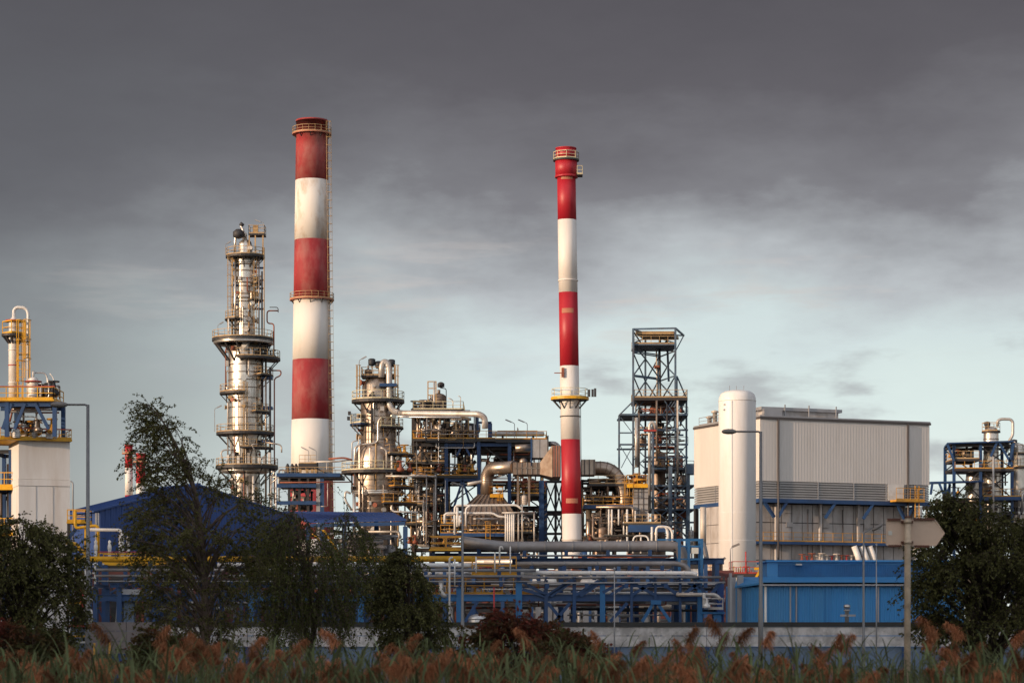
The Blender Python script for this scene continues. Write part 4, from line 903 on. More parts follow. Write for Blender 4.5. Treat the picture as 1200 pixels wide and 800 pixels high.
# ------------------------------------------------------------------ white tank and white hall
def white_tank():
    k = K(250); s = k.s; cx, cy = k.x(864), k.Y; r = 21.8*s; z1 = k.z(470)
    t = thing('storage_tank', 'tall smooth white cylindrical tank with domed top in front of the hall', 'tank', (cx, cy, 0))
    MB().lathe((cx, cy, 0), [(r, 0), (r, z1), (r*.985, z1+.35), (r*.9, z1+.75), (r*.7, z1+1.0), (r*.35, z1+1.12), (.02, z1+1.15)], 48).build('shell', 'tank_white', t)
    for i in range(1, 9): band(t, cx, cy, z1*i/9, r, .03, .006, 'tank_white', 'weld_seam', 48)
    band(t, cx, cy, z1, r, .08, .03, 'white_paint', 'top_ring', 48)
    an = R(-112); MB().box(cx+r*cos(an)-.05, cx+r*cos(an)+.05, cy+r*sin(an)-.06, cy+r*sin(an)+.05, .5, z1-.1).build('cable_duct', 'tank_white', t)
    for px, py in ((846, 482), (846.5, 476)): MB().box(k.x(px), k.x(px+1.3), cy-r*.75, cy-r*.6, k.z(py), k.z(py-2)).build('bracket', 'tank_white', t)
    for a in (40, 90, 140): MB().bar((cx+r*.5*cos(R(a)), cy+r*.5*sin(R(a)), z1+1), (cx+r*.5*cos(R(a)), cy+r*.5*sin(R(a)), z1+1.7), .05).build('handrail', 'galvanised', t)
    # valve platform at its foot
    k = K(238); s = k.s
    t = thing('valve_platform', 'red railed valve platform with yellow slanting stair rails at the white tank foot', 'platform', (k.x(870), k.Y, 0))
    d = flat_deck(t, k.x(857), k.x(906), k.Y-1, k.Y+3, k.z(672), 'dark_steel', 'rail_red', .3, 'fl', h=1.2)
    for px in (858, 880, 905): MB().box(k.x(px)-.12, k.x(px)+.12, k.Y, k.Y+.24, 0, k.z(672)-.31).build('post', 'dark_steel', t)
    for i in range(4): MB().bar(k.p(886+i*5, 676, -1.5), k.p(892+i*5, 666, -1.5), .22).build('stair_rail', 'yellow_paint', t)
    MB().bar(k.p(884, 666, -1.4), k.p(908, 666, -1.4), .25).build('stair_rail', 'yellow_paint', t)
    for px, h in ((858, 6), (867, 8), (874, 18), (880, 8), (897, 9)): valve(t, (k.x(px), k.Y-.4, k.z(672)), h*s*.45, 'rail_red' if px != 897 else 'yellow_paint')
    pipe(t, [k.p(874, 672, -.6), k.p(874, 646, -.6)], .7*s, 'pipe_red')
    for i in range(8): pipe(t, [k.p(860+i*2.6, 672, .8), k.p(860+i*2.6, 663+i % 3, .8)], .6*s, rnd.choice(('rail_red', 'dark_steel', 'rail_orange')))
    k = K(236); t = thing('floodlight', 'small post floodlight slanting up in front of the white tank foot', 'light', k.p(856, 668))
    p = k.p(856, 668); MB().tube(bend([p, k.p(856, 642), k.p(859, 640)], .3), .06, 6).build('post', 'galvanised', t)
    MB().bar(k.p(858, 640.5), k.p(866.5, 637), .3, .22).build('head', 'lamp_head', t)
    k = K(232); t = thing('floodlight', 'floodlight tilted up over dark valves left of the white tank foot', 'light', k.p(842, 668))
    MB().tube([k.p(842, 690), k.p(843, 660)], .09, 6).build('post', 'dark_steel', t); MB().bar(k.p(843, 660), k.p(850, 653), .3, .22).build('head', 'lamp_head', t)
    MB().box(k.x(836), k.x(847), k.Y, k.Y+1, k.z(672), k.z(659)).build('control_box', 'dark_steel', t)
white_tank()

def white_hall():
    th = R(23); C = V((31.18, 300, 0)); U = V((cos(th), sin(th), 0)); W = V((-sin(th), cos(th), 0))
    k = K(300); Z = k.z
    t = thing('industrial_hall', 'big pale corrugated hall raised on louvres beside the white tank', 'building', C+U*12+W*8)
    LW, LD = 24.9, 18.0
    P = lambda u, w, z: tuple(C+U*u+W*w+V((0, 0, z)))
    def slab(u0, u1, w0, w1, z0, z1, name, m, parent=t):
        return MB().hexa([P(u0, w0, z0), P(u1, w0, z0), P(u1, w1, z0), P(u0, w1, z0), P(u0, w0, z1), P(u1, w0, z1), P(u1, w1, z1), P(u0, w1, z1)]).build(name, m, parent)
    zl, zb, zt = Z(563), Z(583.5), Z(490.5)
    slab(.05, LW-.05, .05, LD-.05, zl, zt-.02, 'core_wall', 'clad_cream')
    a = MB(); a.corr(P(0, -.02, 0), P(LW, -.02, 0), zl, zt, .42, .009); a.build('front_cladding', 'clad_cream', t)
    a = MB(); a.corr(P(-.02, LD, 0), P(-.02, 0, 0), zl, zt, .42, .02); a.build('side_cladding', 'clad_cream', t)
    slab(-.15, LW+.15, -.2, LD+.1, zt, zt+.28, 'roof_edge', 'trim_dark')
    slab(-.1, LW+.1, -.1, LD, zt+.29, zt+.45, 'roof', 'galvanised')
    # roof monitor
    m = slab(1.6, 12.6, 2.2, 6.5, zt+.45, zt+1.35, 'roof_monitor', 'concrete_pale'); slab(1.2, 13, 1.9, 6.8, zt+1.35, zt+1.75, 'monitor_cap', 'galvanised', m)
    slab(1.4, 4, 1.5, 2.1, zt+.5, zt+1.4, 'monitor_end', 'galvanised', m)
    for u in (4.5, 8, 12): slab(u, u+.12, 1.75, 1.88, zt+.45, zt+2.1, 'monitor_post', 'galvanised', m)
    # roof railing and vents on the left end
    rail(t, [P(.2, 1, zt+.45), P(.2, LD-1, zt+.45)], 'galvanised', 1.0, 2.5)
    for w, h in ((15, 1.6), (16.5, 1.0), (12, .9)): MB().lathe(P(1.5, w, zt+.45), [(.3, 0), (.3, h), (.5, h), (.5, h+.2), (.05, h+.35)], 12).build('roof_vent', 'vessel_cream', t)
    # louvre band, slat by slat
    slab(.3, LW-.3, .3, LD-.3, zb, zl, 'louvre_backing', 'trim_dark')
    n = 7; us = [0, 2.55, 8.35, 13.6, 18.4, 21.2, LW]
    for a_, b_ in zip(us, us[1:]):
        for i in range(n):
            z = zb+(zl-zb)*i/n; h = (zl-zb)/n
            MB().hexa([P(a_+.07, -.02, z), P(b_-.07, -.02, z), P(b_-.07, .22, z+h*.5), P(a_+.07, .22, z+h*.5), P(a_+.07, -.02, z+h*.55), P(b_-.07, -.02, z+h*.55), P(b_-.07, .22, z+h*.98), P(a_+.07, .22, z+h*.98)]).build('louvre_slat', 'louvre_grey', t)
        slab(a_-.06, a_+.06, -.06, .2, zb, zl, 'louvre_post', 'galvanised')
    slab(18.6, 21.0, -.1, -.03, zb+.1, zl-.02, 'louvre_door', 'pipe_white')
    for w0, w1 in ((0.1, 6), (6, 12), (12, LD)):
        for i in range(n):
            z = zb+(zl-zb)*i/n; h = (zl-zb)/n
            MB().hexa([P(-.02, w0+.07, z), P(.22, w0+.07, z+h*.5), P(.22, w1-.07, z+h*.5), P(-.02, w1-.07, z), P(-.02, w0+.07, z+h*.55), P(.22, w0+.07, z+h*.98), P(.22, w1-.07, z+h*.98), P(-.02, w1-.07, z+h*.55)]).build('louvre_slat', 'louvre_grey', t)
        slab(-.06, .2, w0-.06, w0+.06, zb, zl, 'louvre_post', 'galvanised')
    # blue girder and its knee braces
    slab(-.1, LW, -.12, .3, zb-.5, zb-.01, 'girder', 'blue_steel'); slab(-.12, .3, .31, LD, zb-.5, zb-.01, 'girder', 'blue_steel')
    slab(.31, LW, .31, LD, zb-.3, zb-.02, 'floor_slab', 'dark_steel')
    for u, du in ((2.2, -1.6), (2.8, 1.0), (9.6, 1.2), (15.2, 1.2), (21.5, 1.2), (21.5, -1.4)): MB().bar(P(u, .4, zb-2.3), P(u+du, .1, zb-.45), .35).build('knee_brace', 'blue_steel', t)
    for u in (2.5, 21.6): MB().tube([P(u, -.16, 4), P(u, -.16, zt)], .13, 8).build('downpipe', 'trim_dark', t)
    for u in (2.9, 9.3, 14.9): slab(u-.15, u+.15, .9, 1.3, 0, zb-.52, 'column', 'concrete_pale')
    # lower concrete block of cast panels
    lw0, lw1 = -.6, 23.5; zc = zb-.55; slab(lw0, lw1, 1.72, 14, 0, zc, 'lower_block', 'trim_dark')
    nu, nz = 16, 6
    for i in range(nu):
        for j in range(nz):
            u0 = lw0+(lw1-lw0)*i/nu; u1 = lw0+(lw1-lw0)*(i+1)/nu; a0, a1 = 4+(zc-4)*j/nz, 4+(zc-4)*(j+1)/nz
            slab(u0+.05, u1-.05, 1.6-rnd.uniform(0, .03), 1.715, a0+.06, a1-.06, 'panel', 'concrete_pale')
    for w in (4.5, 9.0):
        pass
    for j in range(nz):
        for i in range(7):
            w0 = 1.75+i*1.7; a0, a1 = 4+(zc-4)*j/nz, 4+(zc-4)*(j+1)/nz
            slab(lw0-.1, lw0-.004, w0+.04, w0+1.66, a0+.04, a1-.04, 'panel', 'concrete_pale')
    # walkway with orange rail
    zw = Z(633.5); d = slab(-1, 22.3, .2, 1.55, zw-.35, zw, 'walkway', 'blue_steel')
    q = [V(P(-.9, .25, zw)), V(P(22.2, .25, zw))]; rail(d, q, 'rail_orange', 1.15, 1.4)
    for u in (4.6, 9.9, 16): slab(u, u+.9, 1.4, 1.58, zw+1.9, zw+2.5, 'wall_box', 'concrete_pale'); MB().bar(P(u-.3, 1.3, zw+3.6), P(u+.6, 1.3, zw+3.6), .06).build('wall_lamp', 'trim_dark', t)
    for u in (7.6, 12.7): MB().tube([P(u, 1.3, 4), P(u, 1.3, zw+4.2)], .07, 6).build('conduit', 'trim_dark', t)
    # end balcony and ladder
    d = slab(18.9, 23.2, -1.6, -.13, zb-.1, zb+.15, 'balcony', 'rail_orange'); rail(d, [P(18.95, -1.55, zb+.15), P(23.1, -1.55, zb+.15), P(23.1, -.2, zb+.15)], 'rail_orange', 1.5, 1.1)
    mb = MB()
    for s_ in (21.9, 22.5): mb.bar(P(s_, -1.3, zb-6), P(s_, -1.3, zb+2), .12)
    for i in range(18): mb.bar(P(21.9, -1.3, zb-6+i*.45), P(22.5, -1.3, zb-6+i*.45), .07)
    mb.build('ladder', 'rail_orange', t)
    MB().tube([P(23.4, .5, 0), P(23.4, .5, zb-.6)], .65, 14).build('duct', 'pipe_white', t)
    # slanting white ducts and rusty valves at the block's foot
    for i in range(3): MB().tube([P(14.4+i*1.15, -.6, 10.2), P(13.5+i*1.15, -.2, 13.0)], .38, 14).build('slanting_duct', 'pipe_white', t)
    for i in range(13): valve(t, P(6.0+i*.72, .0, 11.0), rnd.uniform(.6, 1.0), rnd.choice(('pipe_rust', 'vessel_cream', 'rail_red')))
    pipe(t, [P(-3, -1, 12.2), P(-3, -1, 0)], .75, 'vessel_cream', n=14)
    # under-croft on the left: beams, posts and pipes
    for w in (7, 13, 17.5): slab(-.1, .4, w, w+.5, 0, zb-.52, 'column', 'dark_steel')
    for w in (7, 13): MB().bar(P(0, w+.3, zb-4), P(0, w+3, zb-.6), .35).build('knee_brace', 'blue_steel', t)
    for i in range(6): pipe(t, [P(-1.5, 4+i*2.3, 0), P(-1.5, 4+i*2.3, 9+i % 3), P(-1.2, 8+i*1.8, 9+i % 3)], .25, rnd.choice(('pipe_rust', 'pipe_pale', 'dark_steel')))
    for z in (6.2, 9.5): slab(-1.8, -.7, 2, 17, z-.2, z, 'walkway', 'dark_steel'); rail(t, [P(-1.75, 2, z), P(-1.75, 17, z)], 'rail_orange', 1.1, 1.4)
    hallpipe = K(285); pipe_thing('standpipe', 'fat cream standpipe under the raised hall corner left of the white tank', [hallpipe.p(824, 640), hallpipe.p(824, 594)], 3.6*hallpipe.s, 'vessel_cream', n=16)
white_hall()

# ------------------------------------------------------------------ blue shed behind the wall on the right
def blue_shed_right():
    k = K(130); s = k.s; X, Z = k.x, k.z; Y = k.Y
    t = thing('shed', 'bright blue corrugated low shed with stepped upper storey behind the wall', 'building', (X(975), Y+6, 0))
    x0, x1 = X(898), X(1130); zt = Z(683.5)
    MB().box(x0+.1, x1, Y+.1, Y+9, 0, zt).build('core_wall', 'blue_cladding_light', t)
    MB().corr((x0, Y), (x1, Y), .3, zt, .26, .045).build('front_cladding', 'blue_cladding_light', t)
    xa = X(868)
    MB().hexa([(xa, Y+2.6, 0), (x0+.05, Y+.06, 0), (x0+.09, Y+9, 0), (xa, Y+9, 0), (xa, Y+2.6, zt-.3), (x0+.05, Y+.06, zt), (x0+.09, Y+9, zt), (xa, Y+9, zt)]).build('end_wall', 'blue_cladding_light', t)
    MB().corr((xa, Y+2.57), (x0, Y), .3, zt-.15, .26, .045).build('end_cladding', 'blue_cladding_light', t)
    MB().box(x0-.25, x1+.1, Y-.3, Y-.16, zt-.12, zt+.06).build('gutter', 'galvanised', t)
    MB().add([(xa-.1, Y+2.3, zt-.1), (x0-.2, Y-.3, zt+.07), (x1+.1, Y-.3, zt+.07), (x1+.1, Y+4, zt+.45), (xa+.2, Y+4, zt+.45), (xa-.1, Y+2.3, zt-.2), (x0-.2, Y-.3, zt-.03), (x1+.1, Y-.3, zt-.03), (x1+.1, Y+4, zt+.3), (xa+.2, Y+4, zt+.3)], [(0, 1, 2, 3, 4), (9, 8, 7, 6, 5), (0, 5, 6, 1), (1, 6, 7, 2), (2, 7, 8, 3), (3, 8, 9, 4), (4, 9, 5, 0)]).build('roof', 'blue_cladding_light', t)
    xu = X(908); zu0, zu = zt+.3, Z(656)
    MB().box(xu+.1, x1, Y+4.1, Y+9, zt, zu).build('upper_wall', 'blue_cladding_light', t)
    MB().corr((X(921), Y+4.05), (x1, Y+4.05), zu0, zu-.12, .1, .02).build('upper_cladding', 'blue_bright', t)
    MB().box(xu, X(921), Y+4.02, Y+4.09, zu0, zu).build('upper_panel', 'blue_cladding_light', t)
    MB().box(xu-.06, x1, Y+3.9, Y+9.1, zu+.01, zu+.12).build('upper_coping', 'blue_cladding_light', t)
    for px in (926, 933, 969, 1029): MB().box(X(px)-.04, X(px)+.04, Y-.1, Y-.05, .4, zt-.14).build('seam_strip', 'galvanised' if px != 969 else 'blue_cladding_light', t)
    MB().tube([(x0-.05, Y-.1, .3), (x0-.05, Y-.1, zt-.1)], .07, 8).build('downpipe', 'pipe_white', t)
    MB().box(X(942), X(949), Y+3.5, Y+4.0, Z(660), Z(658)).build('wall_lamp', 'lamp_glass', t)
    MB().box(x0-.1, x1, Y-.12, Y-.046, 0, .6).build('plinth', 'coping_black', t)
    k = K(126); v = thing('roof_vent', 'small shiny metal vent pipe with cap before the blue shed wall', 'vent', (k.x(992.5), k.Y, 0))
    c = (k.x(992.5), k.Y, 0)
    MB().lathe(c, [(.11, 0), (.11, k.z(716)), (.2, k.z(715)), (.11, k.z(713))], 12).build('pipe', 'galvanised', v); MB().lathe(c, [(.17, k.z(712.5)), (.17, k.z(708.5)), (.1, k.z(708)), (.02, k.z(707.6))], 14).build('cap', 'pipe_silver', v)
    MB().box(c[0]-.35, c[0]+.45, k.Y-.1, k.Y+.1, k.z(722), k.z(719.5)).build('base', 'galvanised', v)
    # grey end posts of the rack next to the shed
    k = K(133)
    for i, (px, w) in enumerate(((858, 4.5), (866, 3.4), (853, 1.4))):
        MB_ = MB().box(k.x(px-w), k.x(px+w), k.Y-i*.9, k.Y+.5-i*.9, 0, k.z(676-i*2)); o = MB_.build('service_duct', 'galvanised')
        tag(o, ('wide grey vertical duct beside the blue shed corner', 'second grey vertical duct touching the blue shed corner', 'thin grey vertical duct at the pipe rack end')[i], 'duct', 'grey vertical ducts by the blue shed')
blue_shed_right()

# ------------------------------------------------------------------ pipe rack
def pipe_rack():
    k = K(150); s = k.s; X, Z = k.x, k.z; Y = k.Y
    t = thing('pipe_rack', 'long bright blue steel pipe rack running behind the concrete wall', 'rack', (X(560), Y+2, 0))
    G = 0.; ztop, zmid = Z(687), Z(700)
    posts = [(112, 5), (140, 6), (172, 5), (205, 5), (250, 5), (294, 6), (336, 5), (380, 5), (423, 6.5), (470, 5), (538, 6.5), (608, 7.5), (640, 4.2), (673, 4.2), (706, 6.2), (740, 3), (768, 3), (797, 3), (820, 5.6)]
    for i, (px, w) in enumerate(posts):
        zz = Z(676) if px > 600 else Z(684)
        for y, m in ((Y, 'blue_bright' if w > 5 else 'blue_steel'), (Y+4.5, 'blue_steel')):
            MB().box(X(px)-w*s/2, X(px)+w*s/2, y-.16, y+.16, 0, zz-.2).build('post', m if px > 250 else 'blue_steel', t)
        MB().ibeam((X(px), Y-.4, zz-.1), (X(px), Y+5, zz-.1), .22, .2).build('cross_beam', 'blue_steel', t)
        MB().ibeam((X(px), Y+.17, zmid), (X(px), Y+4.3, zmid), .22, .3).build('cross_beam', 'blue_steel', t)
    for (a, wa), (b, wb) in zip(posts, posts[1:]):
        xa, xb = X(a)+wa*s/2, X(b)-wb*s/2
        MB().ibeam((xa, Y-.02, zmid), (xb, Y-.02, zmid), .2, .42).build('beam', 'blue_bright' if 250 < a < 608 else 'blue_steel', t)
        MB().ibeam((xa, Y+4.5, zmid), (xb, Y+4.5, zmid), .2, .36).build('beam', 'blue_steel', t)
        MB().ibeam((xa, Y+4.5, Z(684)), (xb, Y+4.5, Z(684)), .2, .3).build('beam', 'blue_steel', t)
    for a, za, b, zb in ((423, 696, 436, 686), (612, 690, 638, 698), (640, 698, 668, 680), (645, 698, 672, 680), (673, 698, 702, 680), (706, 694, 740, 676), (740, 697, 768, 680), (820, 690, 800, 678), (768, 697, 740, 682), (612, 681, 640, 697), (845, 682, 833, 696), (430, 728, 445, 712), (455, 725, 468, 704), (680, 698, 704, 682), (715, 697, 737, 683), (800, 697, 818, 683), (775, 683, 795, 697), (650, 728, 668, 706), (715, 728, 735, 706), (642, 706, 660, 728), (830, 700, 818, 684), (545, 728, 560, 704)):
        MB().bar((X(a), Y-.1, Z(za)), (X(b), Y-.1, Z(zb)), .14, .2).build('brace', 'blue_steel', t)
    for a, b in ((752, 764), (785, 771)): MB().bar((X(a), Y-.5, Z(728)), (X(b), Y-.5, Z(708)), .16, .2).build('brace', 'blue_bright', t)
    MB().box(X(762), X(774), Y-.7, Y-.3, Z(708), Z(703)).build('gusset', 'blue_bright', t)
    MB().box(X(822), X(849), Y-.3, Y+2, Z(719), Z(716.5)).build('beam', 'blue_bright', t); MB().box(X(842), X(850), Y+1, Y+2.4, 0, Z(683)).build('blue_panel', 'blue_cladding', t)
    MB().box(X(836), X(845), Y-.2, Y+1, 0, Z(719.5)).build('gusset', 'blue_bright', t)
    # walkways with orange rails on the rack
    for a, b, py in ((500, 590, 696), (552, 606, 672), (601, 632, 695)):
        flat_deck(t, X(a), X(b), Y+1, Y+3.4, Z(py), 'yellow_paint', 'rail_orange', .08, 'fb')
    flat_deck(t, X(500), X(540), Y+4, Y+6, Z(641), 'yellow_paint', 'rail_orange', .08, 'fblr', h=.85)
    for px in (505, 537): MB().box(X(px)-.1, X(px)+.1, Y+4.6, Y+4.9, 0, Z(641)-.09).build('post', 'blue_steel', t)
    for px, a, b in ((533, 687, 655), (558, 671, 652), (580, 671, 647), (598, 672, 640)): pipe(t, [(X(px), Y-.3, Z(a)), (X(px), Y-.3, Z(b))], .05, 'pipe_white', n=6)
    pipe(t, [(X(585.5), Y-.4, Z(662)), (X(585.5), Y-.4, Z(641.5)), (X(588), Y-.4, Z(640)), (X(589.5), Y-.4, Z(644))], .06, 'pipe_white', rad=.15, n=6)
    for i in range(26): valve(t, (X(502+i*3.9+rnd.uniform(-1, 1)), Y+1.6+rnd.random(), Z(696)), rnd.uniform(.25, .6), rnd.choice(('rail_red', 'pipe_white', 'rail_orange', 'dark_steel', 'pipe_silver')))
    for i in range(12): valve(t, (X(556+i*4), Y+1.6+rnd.random(), Z(672)), rnd.uniform(.25, .5), rnd.choice(('rail_red', 'yellow_paint', 'dark_steel', 'pipe_silver')))
    # bent stub pipes and instruments
    pipe(t, [(X(517), Y-.1, Z(680)), (X(517), Y-.1, Z(694)), (X(521), Y-.1, Z(698)), (X(531), Y+1, Z(698))], .16, 'pipe_pale', rad=.3)
    pipe(t, [(X(579), Y-.4, 0), (X(579), Y-.4, Z(688))], .055, 'pipe_red', n=6)
    pipe(t, [(X(527), Y-.5, 0), (X(527), Y-.5, Z(654)), (X(531), Y-.5, Z(653))], .07, 'pipe_white', n=6)
    MB().lathe((X(502), Y-.4, Z(692)), [(.02, -.2), (.25, -.1), (.25, .12), (.02, .2)], 12).build('gauge', 'pipe_white', t)
    # small pipe loop with handrail at the right end
    pipe(t, [(X(824), Y-.7, Z(712)), (X(824), Y-.7, Z(697)), (X(825), Y-.7, Z(695))], .1, 'pipe_white', n=8); valve(t, (X(827), Y-.8, Z(710)), .5, 'pipe_white')
    rail(t, [(X(829), Y-.6, Z(714)), (X(846), Y-.6, Z(714))], 'pipe_pale', .7, .9)
    # lines at the lower deck
    for py, a, b, r, m in ((689, 640, 845, .12, 'pipe_pale'), (696.5, 628, 828, .17, 'pipe_silver'), (694, 690, 815, .09, 'pipe_white'), (708, 620, 700, .14, 'pipe_pale'), (703, 660, 840, .2, 'pipe_grey')):
        pipe(t, [(X(a), Y+1.4+r*6, Z(py)), (X(b), Y+1.4+r*6, Z(py))], r, m)
    pipe(t, [(X(792), Y-.5, Z(696.5)), (X(838), Y-.5, Z(696.5)), (X(844), Y-.5, Z(703))], .13, 'pipe_pale', rad=.4)
    for i in range(26):
        a = rnd.uniform(500, 800); b = min(848, a+rnd.uniform(30, 160)); py = rnd.uniform(683, 722); dy = rnd.uniform(.8, 4)
        pts = [k.p(a, py, dy), k.p(b, py, dy)]
        if rnd.random() < .6: pts.append(k.p(b, py+rnd.uniform(-14, 12), dy))
        pipe(t, pts, rnd.uniform(.03, .09), rnd.choice(('pipe_white', 'pipe_silver', 'pipe_pale', 'pipe_white', 'pipe_rust', 'dark_steel')), n=7)
    # ---- the long lines on top, each a run of its own
    q = lambda pts, dy=0: [k.p(a, b, dy) for a, b in pts]
    pipe_thing('pipeline', 'largest dark grey pipeline, highest over the rack, turning down at the blue gantry', q([(541, 634), (590, 640.5), (786, 639.5), (797, 642), (801, 656), (801, 668)], 6), 6.6*s, 'pipe_grey', rad=.8, n=20, saddles=4, bands=6)
    pipe_thing('pipeline', 'grey pipeline below the largest one, bending down near the tank', q([(604, 660.5), (795, 660), (806, 664), (809, 676)], 3), 3.0*s, 'pipe_grey', rad=.5, n=14, saddles=5, bands=5)
    pipe_thing('pipeline', 'bright yellow gas pipeline crossing the rack on the left', q([(88, 655), (558, 654.5)], 2.2), 3.6*s, 'yellow_paint', n=14, saddles=8, bands=4)
    MB().tube(q([(88, 655), (105, 654.7)], 2.2), 4.4*s, 16).build('reducer', 'yellow_paint', bpy.data.objects['pipeline.002'])
    pipe_thing('pipeline', 'white insulated pipeline just under the yellow one on the left', q([(255, 661.5), (556, 662)], 1.2), 2.6*s, 'tank_white', n=12, saddles=6, bands=8)
    pipe_thing('pipeline', 'silver-white pipeline on the right half of the rack below the grey ones', q([(614, 671), (812, 671.5), (817, 673.5)], .6), 2.7*s, 'tank_white', n=12, saddles=6, bands=9)
    pipe_thing('pipeline', 'grey pipeline under the white one on the left', q([(112, 667.5), (628, 668)], .3), 1.9*s, 'pipe_grey', n=12, saddles=6, bands=6)
    pipe_thing('pipeline', 'middle grey pipeline of the three on the left rack face', q([(112, 674.5), (630, 675)], .1), 1.6*s, 'pipe_grey', n=12, saddles=6, bands=6)
    pipe_thing('pipeline', 'thin lowest pale line on the left rack face', q([(112, 680.5), (640, 681)], -.3), .7*s, 'galvanised', n=8, saddles=5)
    pipe_thing('pipeline', 'grey pipeline directly below the silver-white one on the right', q([(612, 676.5), (845, 676)], -.2), 1.6*s, 'pipe_grey', n=12, saddles=6, bands=6)
    pipe_thing('pipeline', 'thin grey conduit low on the right half of the rack face', q([(618, 683), (850, 682)], -.4), 1.0*s, 'galvanised', n=10, saddles=5)
    pipe_thing('pipeline', 'pale grey line crossing left of the blue gantry between the two big grey pipelines', q([(604, 651), (700, 650.5), (783, 651)], 8), 1.3*s, 'galvanised', n=10, saddles=3)
    # long stringers that carry the upper pipes
    for py, a, b, y in ((653.5, 600, 860, 7), (648, 500, 610, 6)):
        MB().ibeam((X(a), Y+y, Z(py)), (X(b), Y+y, Z(py)), .3, .4).build('stringer', 'blue_steel', t)
    for px in (608, 660, 712, 752, 800, 850): MB().box(X(px)-.14, X(px)+.14, Y+6, Y+8.4, 0, Z(655)).build('post', 'blue_steel', t)
    # blue gantry at the right end
    k = K(156); s = k.s
    g = thing('gantry', 'small open blue steel gantry with white notice box over the pipeline end', 'gantry', (k.x(808), k.Y, 0))
    for px in (795, 806, 821):
        for y in (k.Y-.9, k.Y+.9): MB().box(k.x(px)-.09, k.x(px)+.09, y-.09, y+.09, 0, k.z(632)).build('post', 'blue_bright', g)
    for py in (633, 641, 656):
        for y in (k.Y-.9, k.Y+.9): MB().box(k.x(793), k.x(823), y-.06, y+.06, k.z(py), k.z(py-1.6)).build('beam', 'blue_bright', g)
    MB().box(k.x(809), k.x(817), k.Y-1.1, k.Y-1.0, k.z(649), k.z(642)).build('notice_box', 'sticker', g)
    MB().bar((k.x(770), k.Y, k.z(632)), (k.x(795), k.Y, k.z(632)), .1).build('beam', 'blue_bright', g)
    pipe_thing('standpipe', 'short silver standpipe curving down right of the blue gantry', [k.p(820, 634, 3), k.p(824, 636, 3), k.p(827, 648, 3), k.p(829, 660, 3)], 3*s, 'pipe_grey', rad=.8)
    # ---- low equipment seen through the rack
    k = K(172); s = k.s
    labs = ['white lying exchanger seen through the left bays of the rack, near the big blue post', 'white lying drum behind the middle rack posts', 'pale lying drum behind the second pair of rack posts', 'silver lying drum left of the tall blue rack post', 'cream lying exchanger low behind the rack', 'silver dished tank low behind the rack left of the bush']
    for (a, b, py, r, m), lab in zip(((626, 650, 681, 5.2, 'pipe_white'), (646, 668, 690, 6, 'pipe_white'), (682, 704, 684, 6, 'pipe_pale'), (716, 745, 688, 4, 'pipe_silver'), (745, 805, 708, 4.5, 'vessel_cream')), labs):
        o = thing('heat_exchanger', lab, 'exchanger', (k.x((a+b)/2), k.Y, 0), 'lying vessels behind the pipe rack')
        drum(o, k.p(a, py), k.p(b, py), r*s, m)
        for px in (a+(b-a)*.2, a+(b-a)*.8): MB().box(k.x(px)-.2, k.x(px)+.2, k.Y-.4, k.Y+.4, 0, k.z(py)-r*s-.4).build('pedestal', 'concrete_pale', o)
    k = K(140); o = thing('tank', labs[5], 'tank', (k.x(560), k.Y, 0)); MB().lathe((k.x(560), k.Y, 0), [(11*k.s, 0), (11*k.s, k.z(724)), (9.5*k.s, k.z(721.5)), (5*k.s, k.z(719.6)), (.02, k.z(719))], 24).build('shell', 'pipe_silver', o)
    band(o, k.x(560), k.Y, k.z(725), 11*k.s, .05, .03, 'pipe_grey')
    # second, farther rack fills the depth
    k = K(186); s = k.s
    t = thing('pipe_rack', 'farther dark blue pipe rack half hidden behind the long bright one', 'rack', (k.x(560), k.Y, 0))
    xs = [k.x(p) for p in range(113, 850, 34)]
    frame(t, xs, [k.Y, k.Y+4], [0, k.z(706), k.z(678), k.z(660)], 'blue_steel', 'dark_steel', .28, .28, .45, 91, brm='blue_steel')
    for i in range(16):
        py = rnd.choice((672, 675, 692, 700, 655, 658, 712)); a = rnd.uniform(220, 600); b = a+rnd.uniform(90, 300)
        pipe(t, [k.p(a, py, i*.35), k.p(min(845, b), py, i*.35)], rnd.uniform(.1, .32), rnd.choice(('pipe_white', 'pipe_grey', 'pipe_pale', 'pipe_silver', 'pipe_rust')))
    clutter(t, k.x(500), k.x(845), k.Y+1, k.Y+6, 0, k.z(684), 46, 93, mats=('pipe_white', 'pipe_pale', 'pipe_silver', 'pipe_rust', 'pipe_grey'), vess=9, valves=30, vr=(.5, 1.1), rr=(.06, .2))
    clutter(t, k.x(112), k.x(500), k.Y+1, k.Y+6, 0, k.z(684), 40, 94, mats=('pipe_white', 'pipe_pale', 'pipe_silver', 'pipe_rust', 'pipe_grey'), vess=4, valves=12, vr=(.5, 1.1), rr=(.06, .2))
    clutter(t, k.x(640), k.x(845), k.Y+8, k.Y+20, k.z(684), k.z(640), 30, 95, mats=('pipe_white', 'pipe_pale', 'dark_steel', 'pipe_rust', 'blue_steel'), vess=5, valves=10, vr=(.5, 1.1), rr=(.06, .25))
    k = K(205); o = MB().box(k.x(84), k.x(860), k.Y, k.Y+8, 0, k.z(668)).build('switchgear_building', 'maroon_clad'); tag(o, 'long low maroon building glimpsed behind the pipe racks', 'building')
    for i in range(38):
        px = 90+i*20; MB().box(k.x(px), k.x(px+13), k.Y-.08, k.Y-.004, 1, k.z(674)).build('wall_panel', rnd.choice(('maroon_clad', 'dark_steel', 'dark_steel')), o)
pipe_rack()

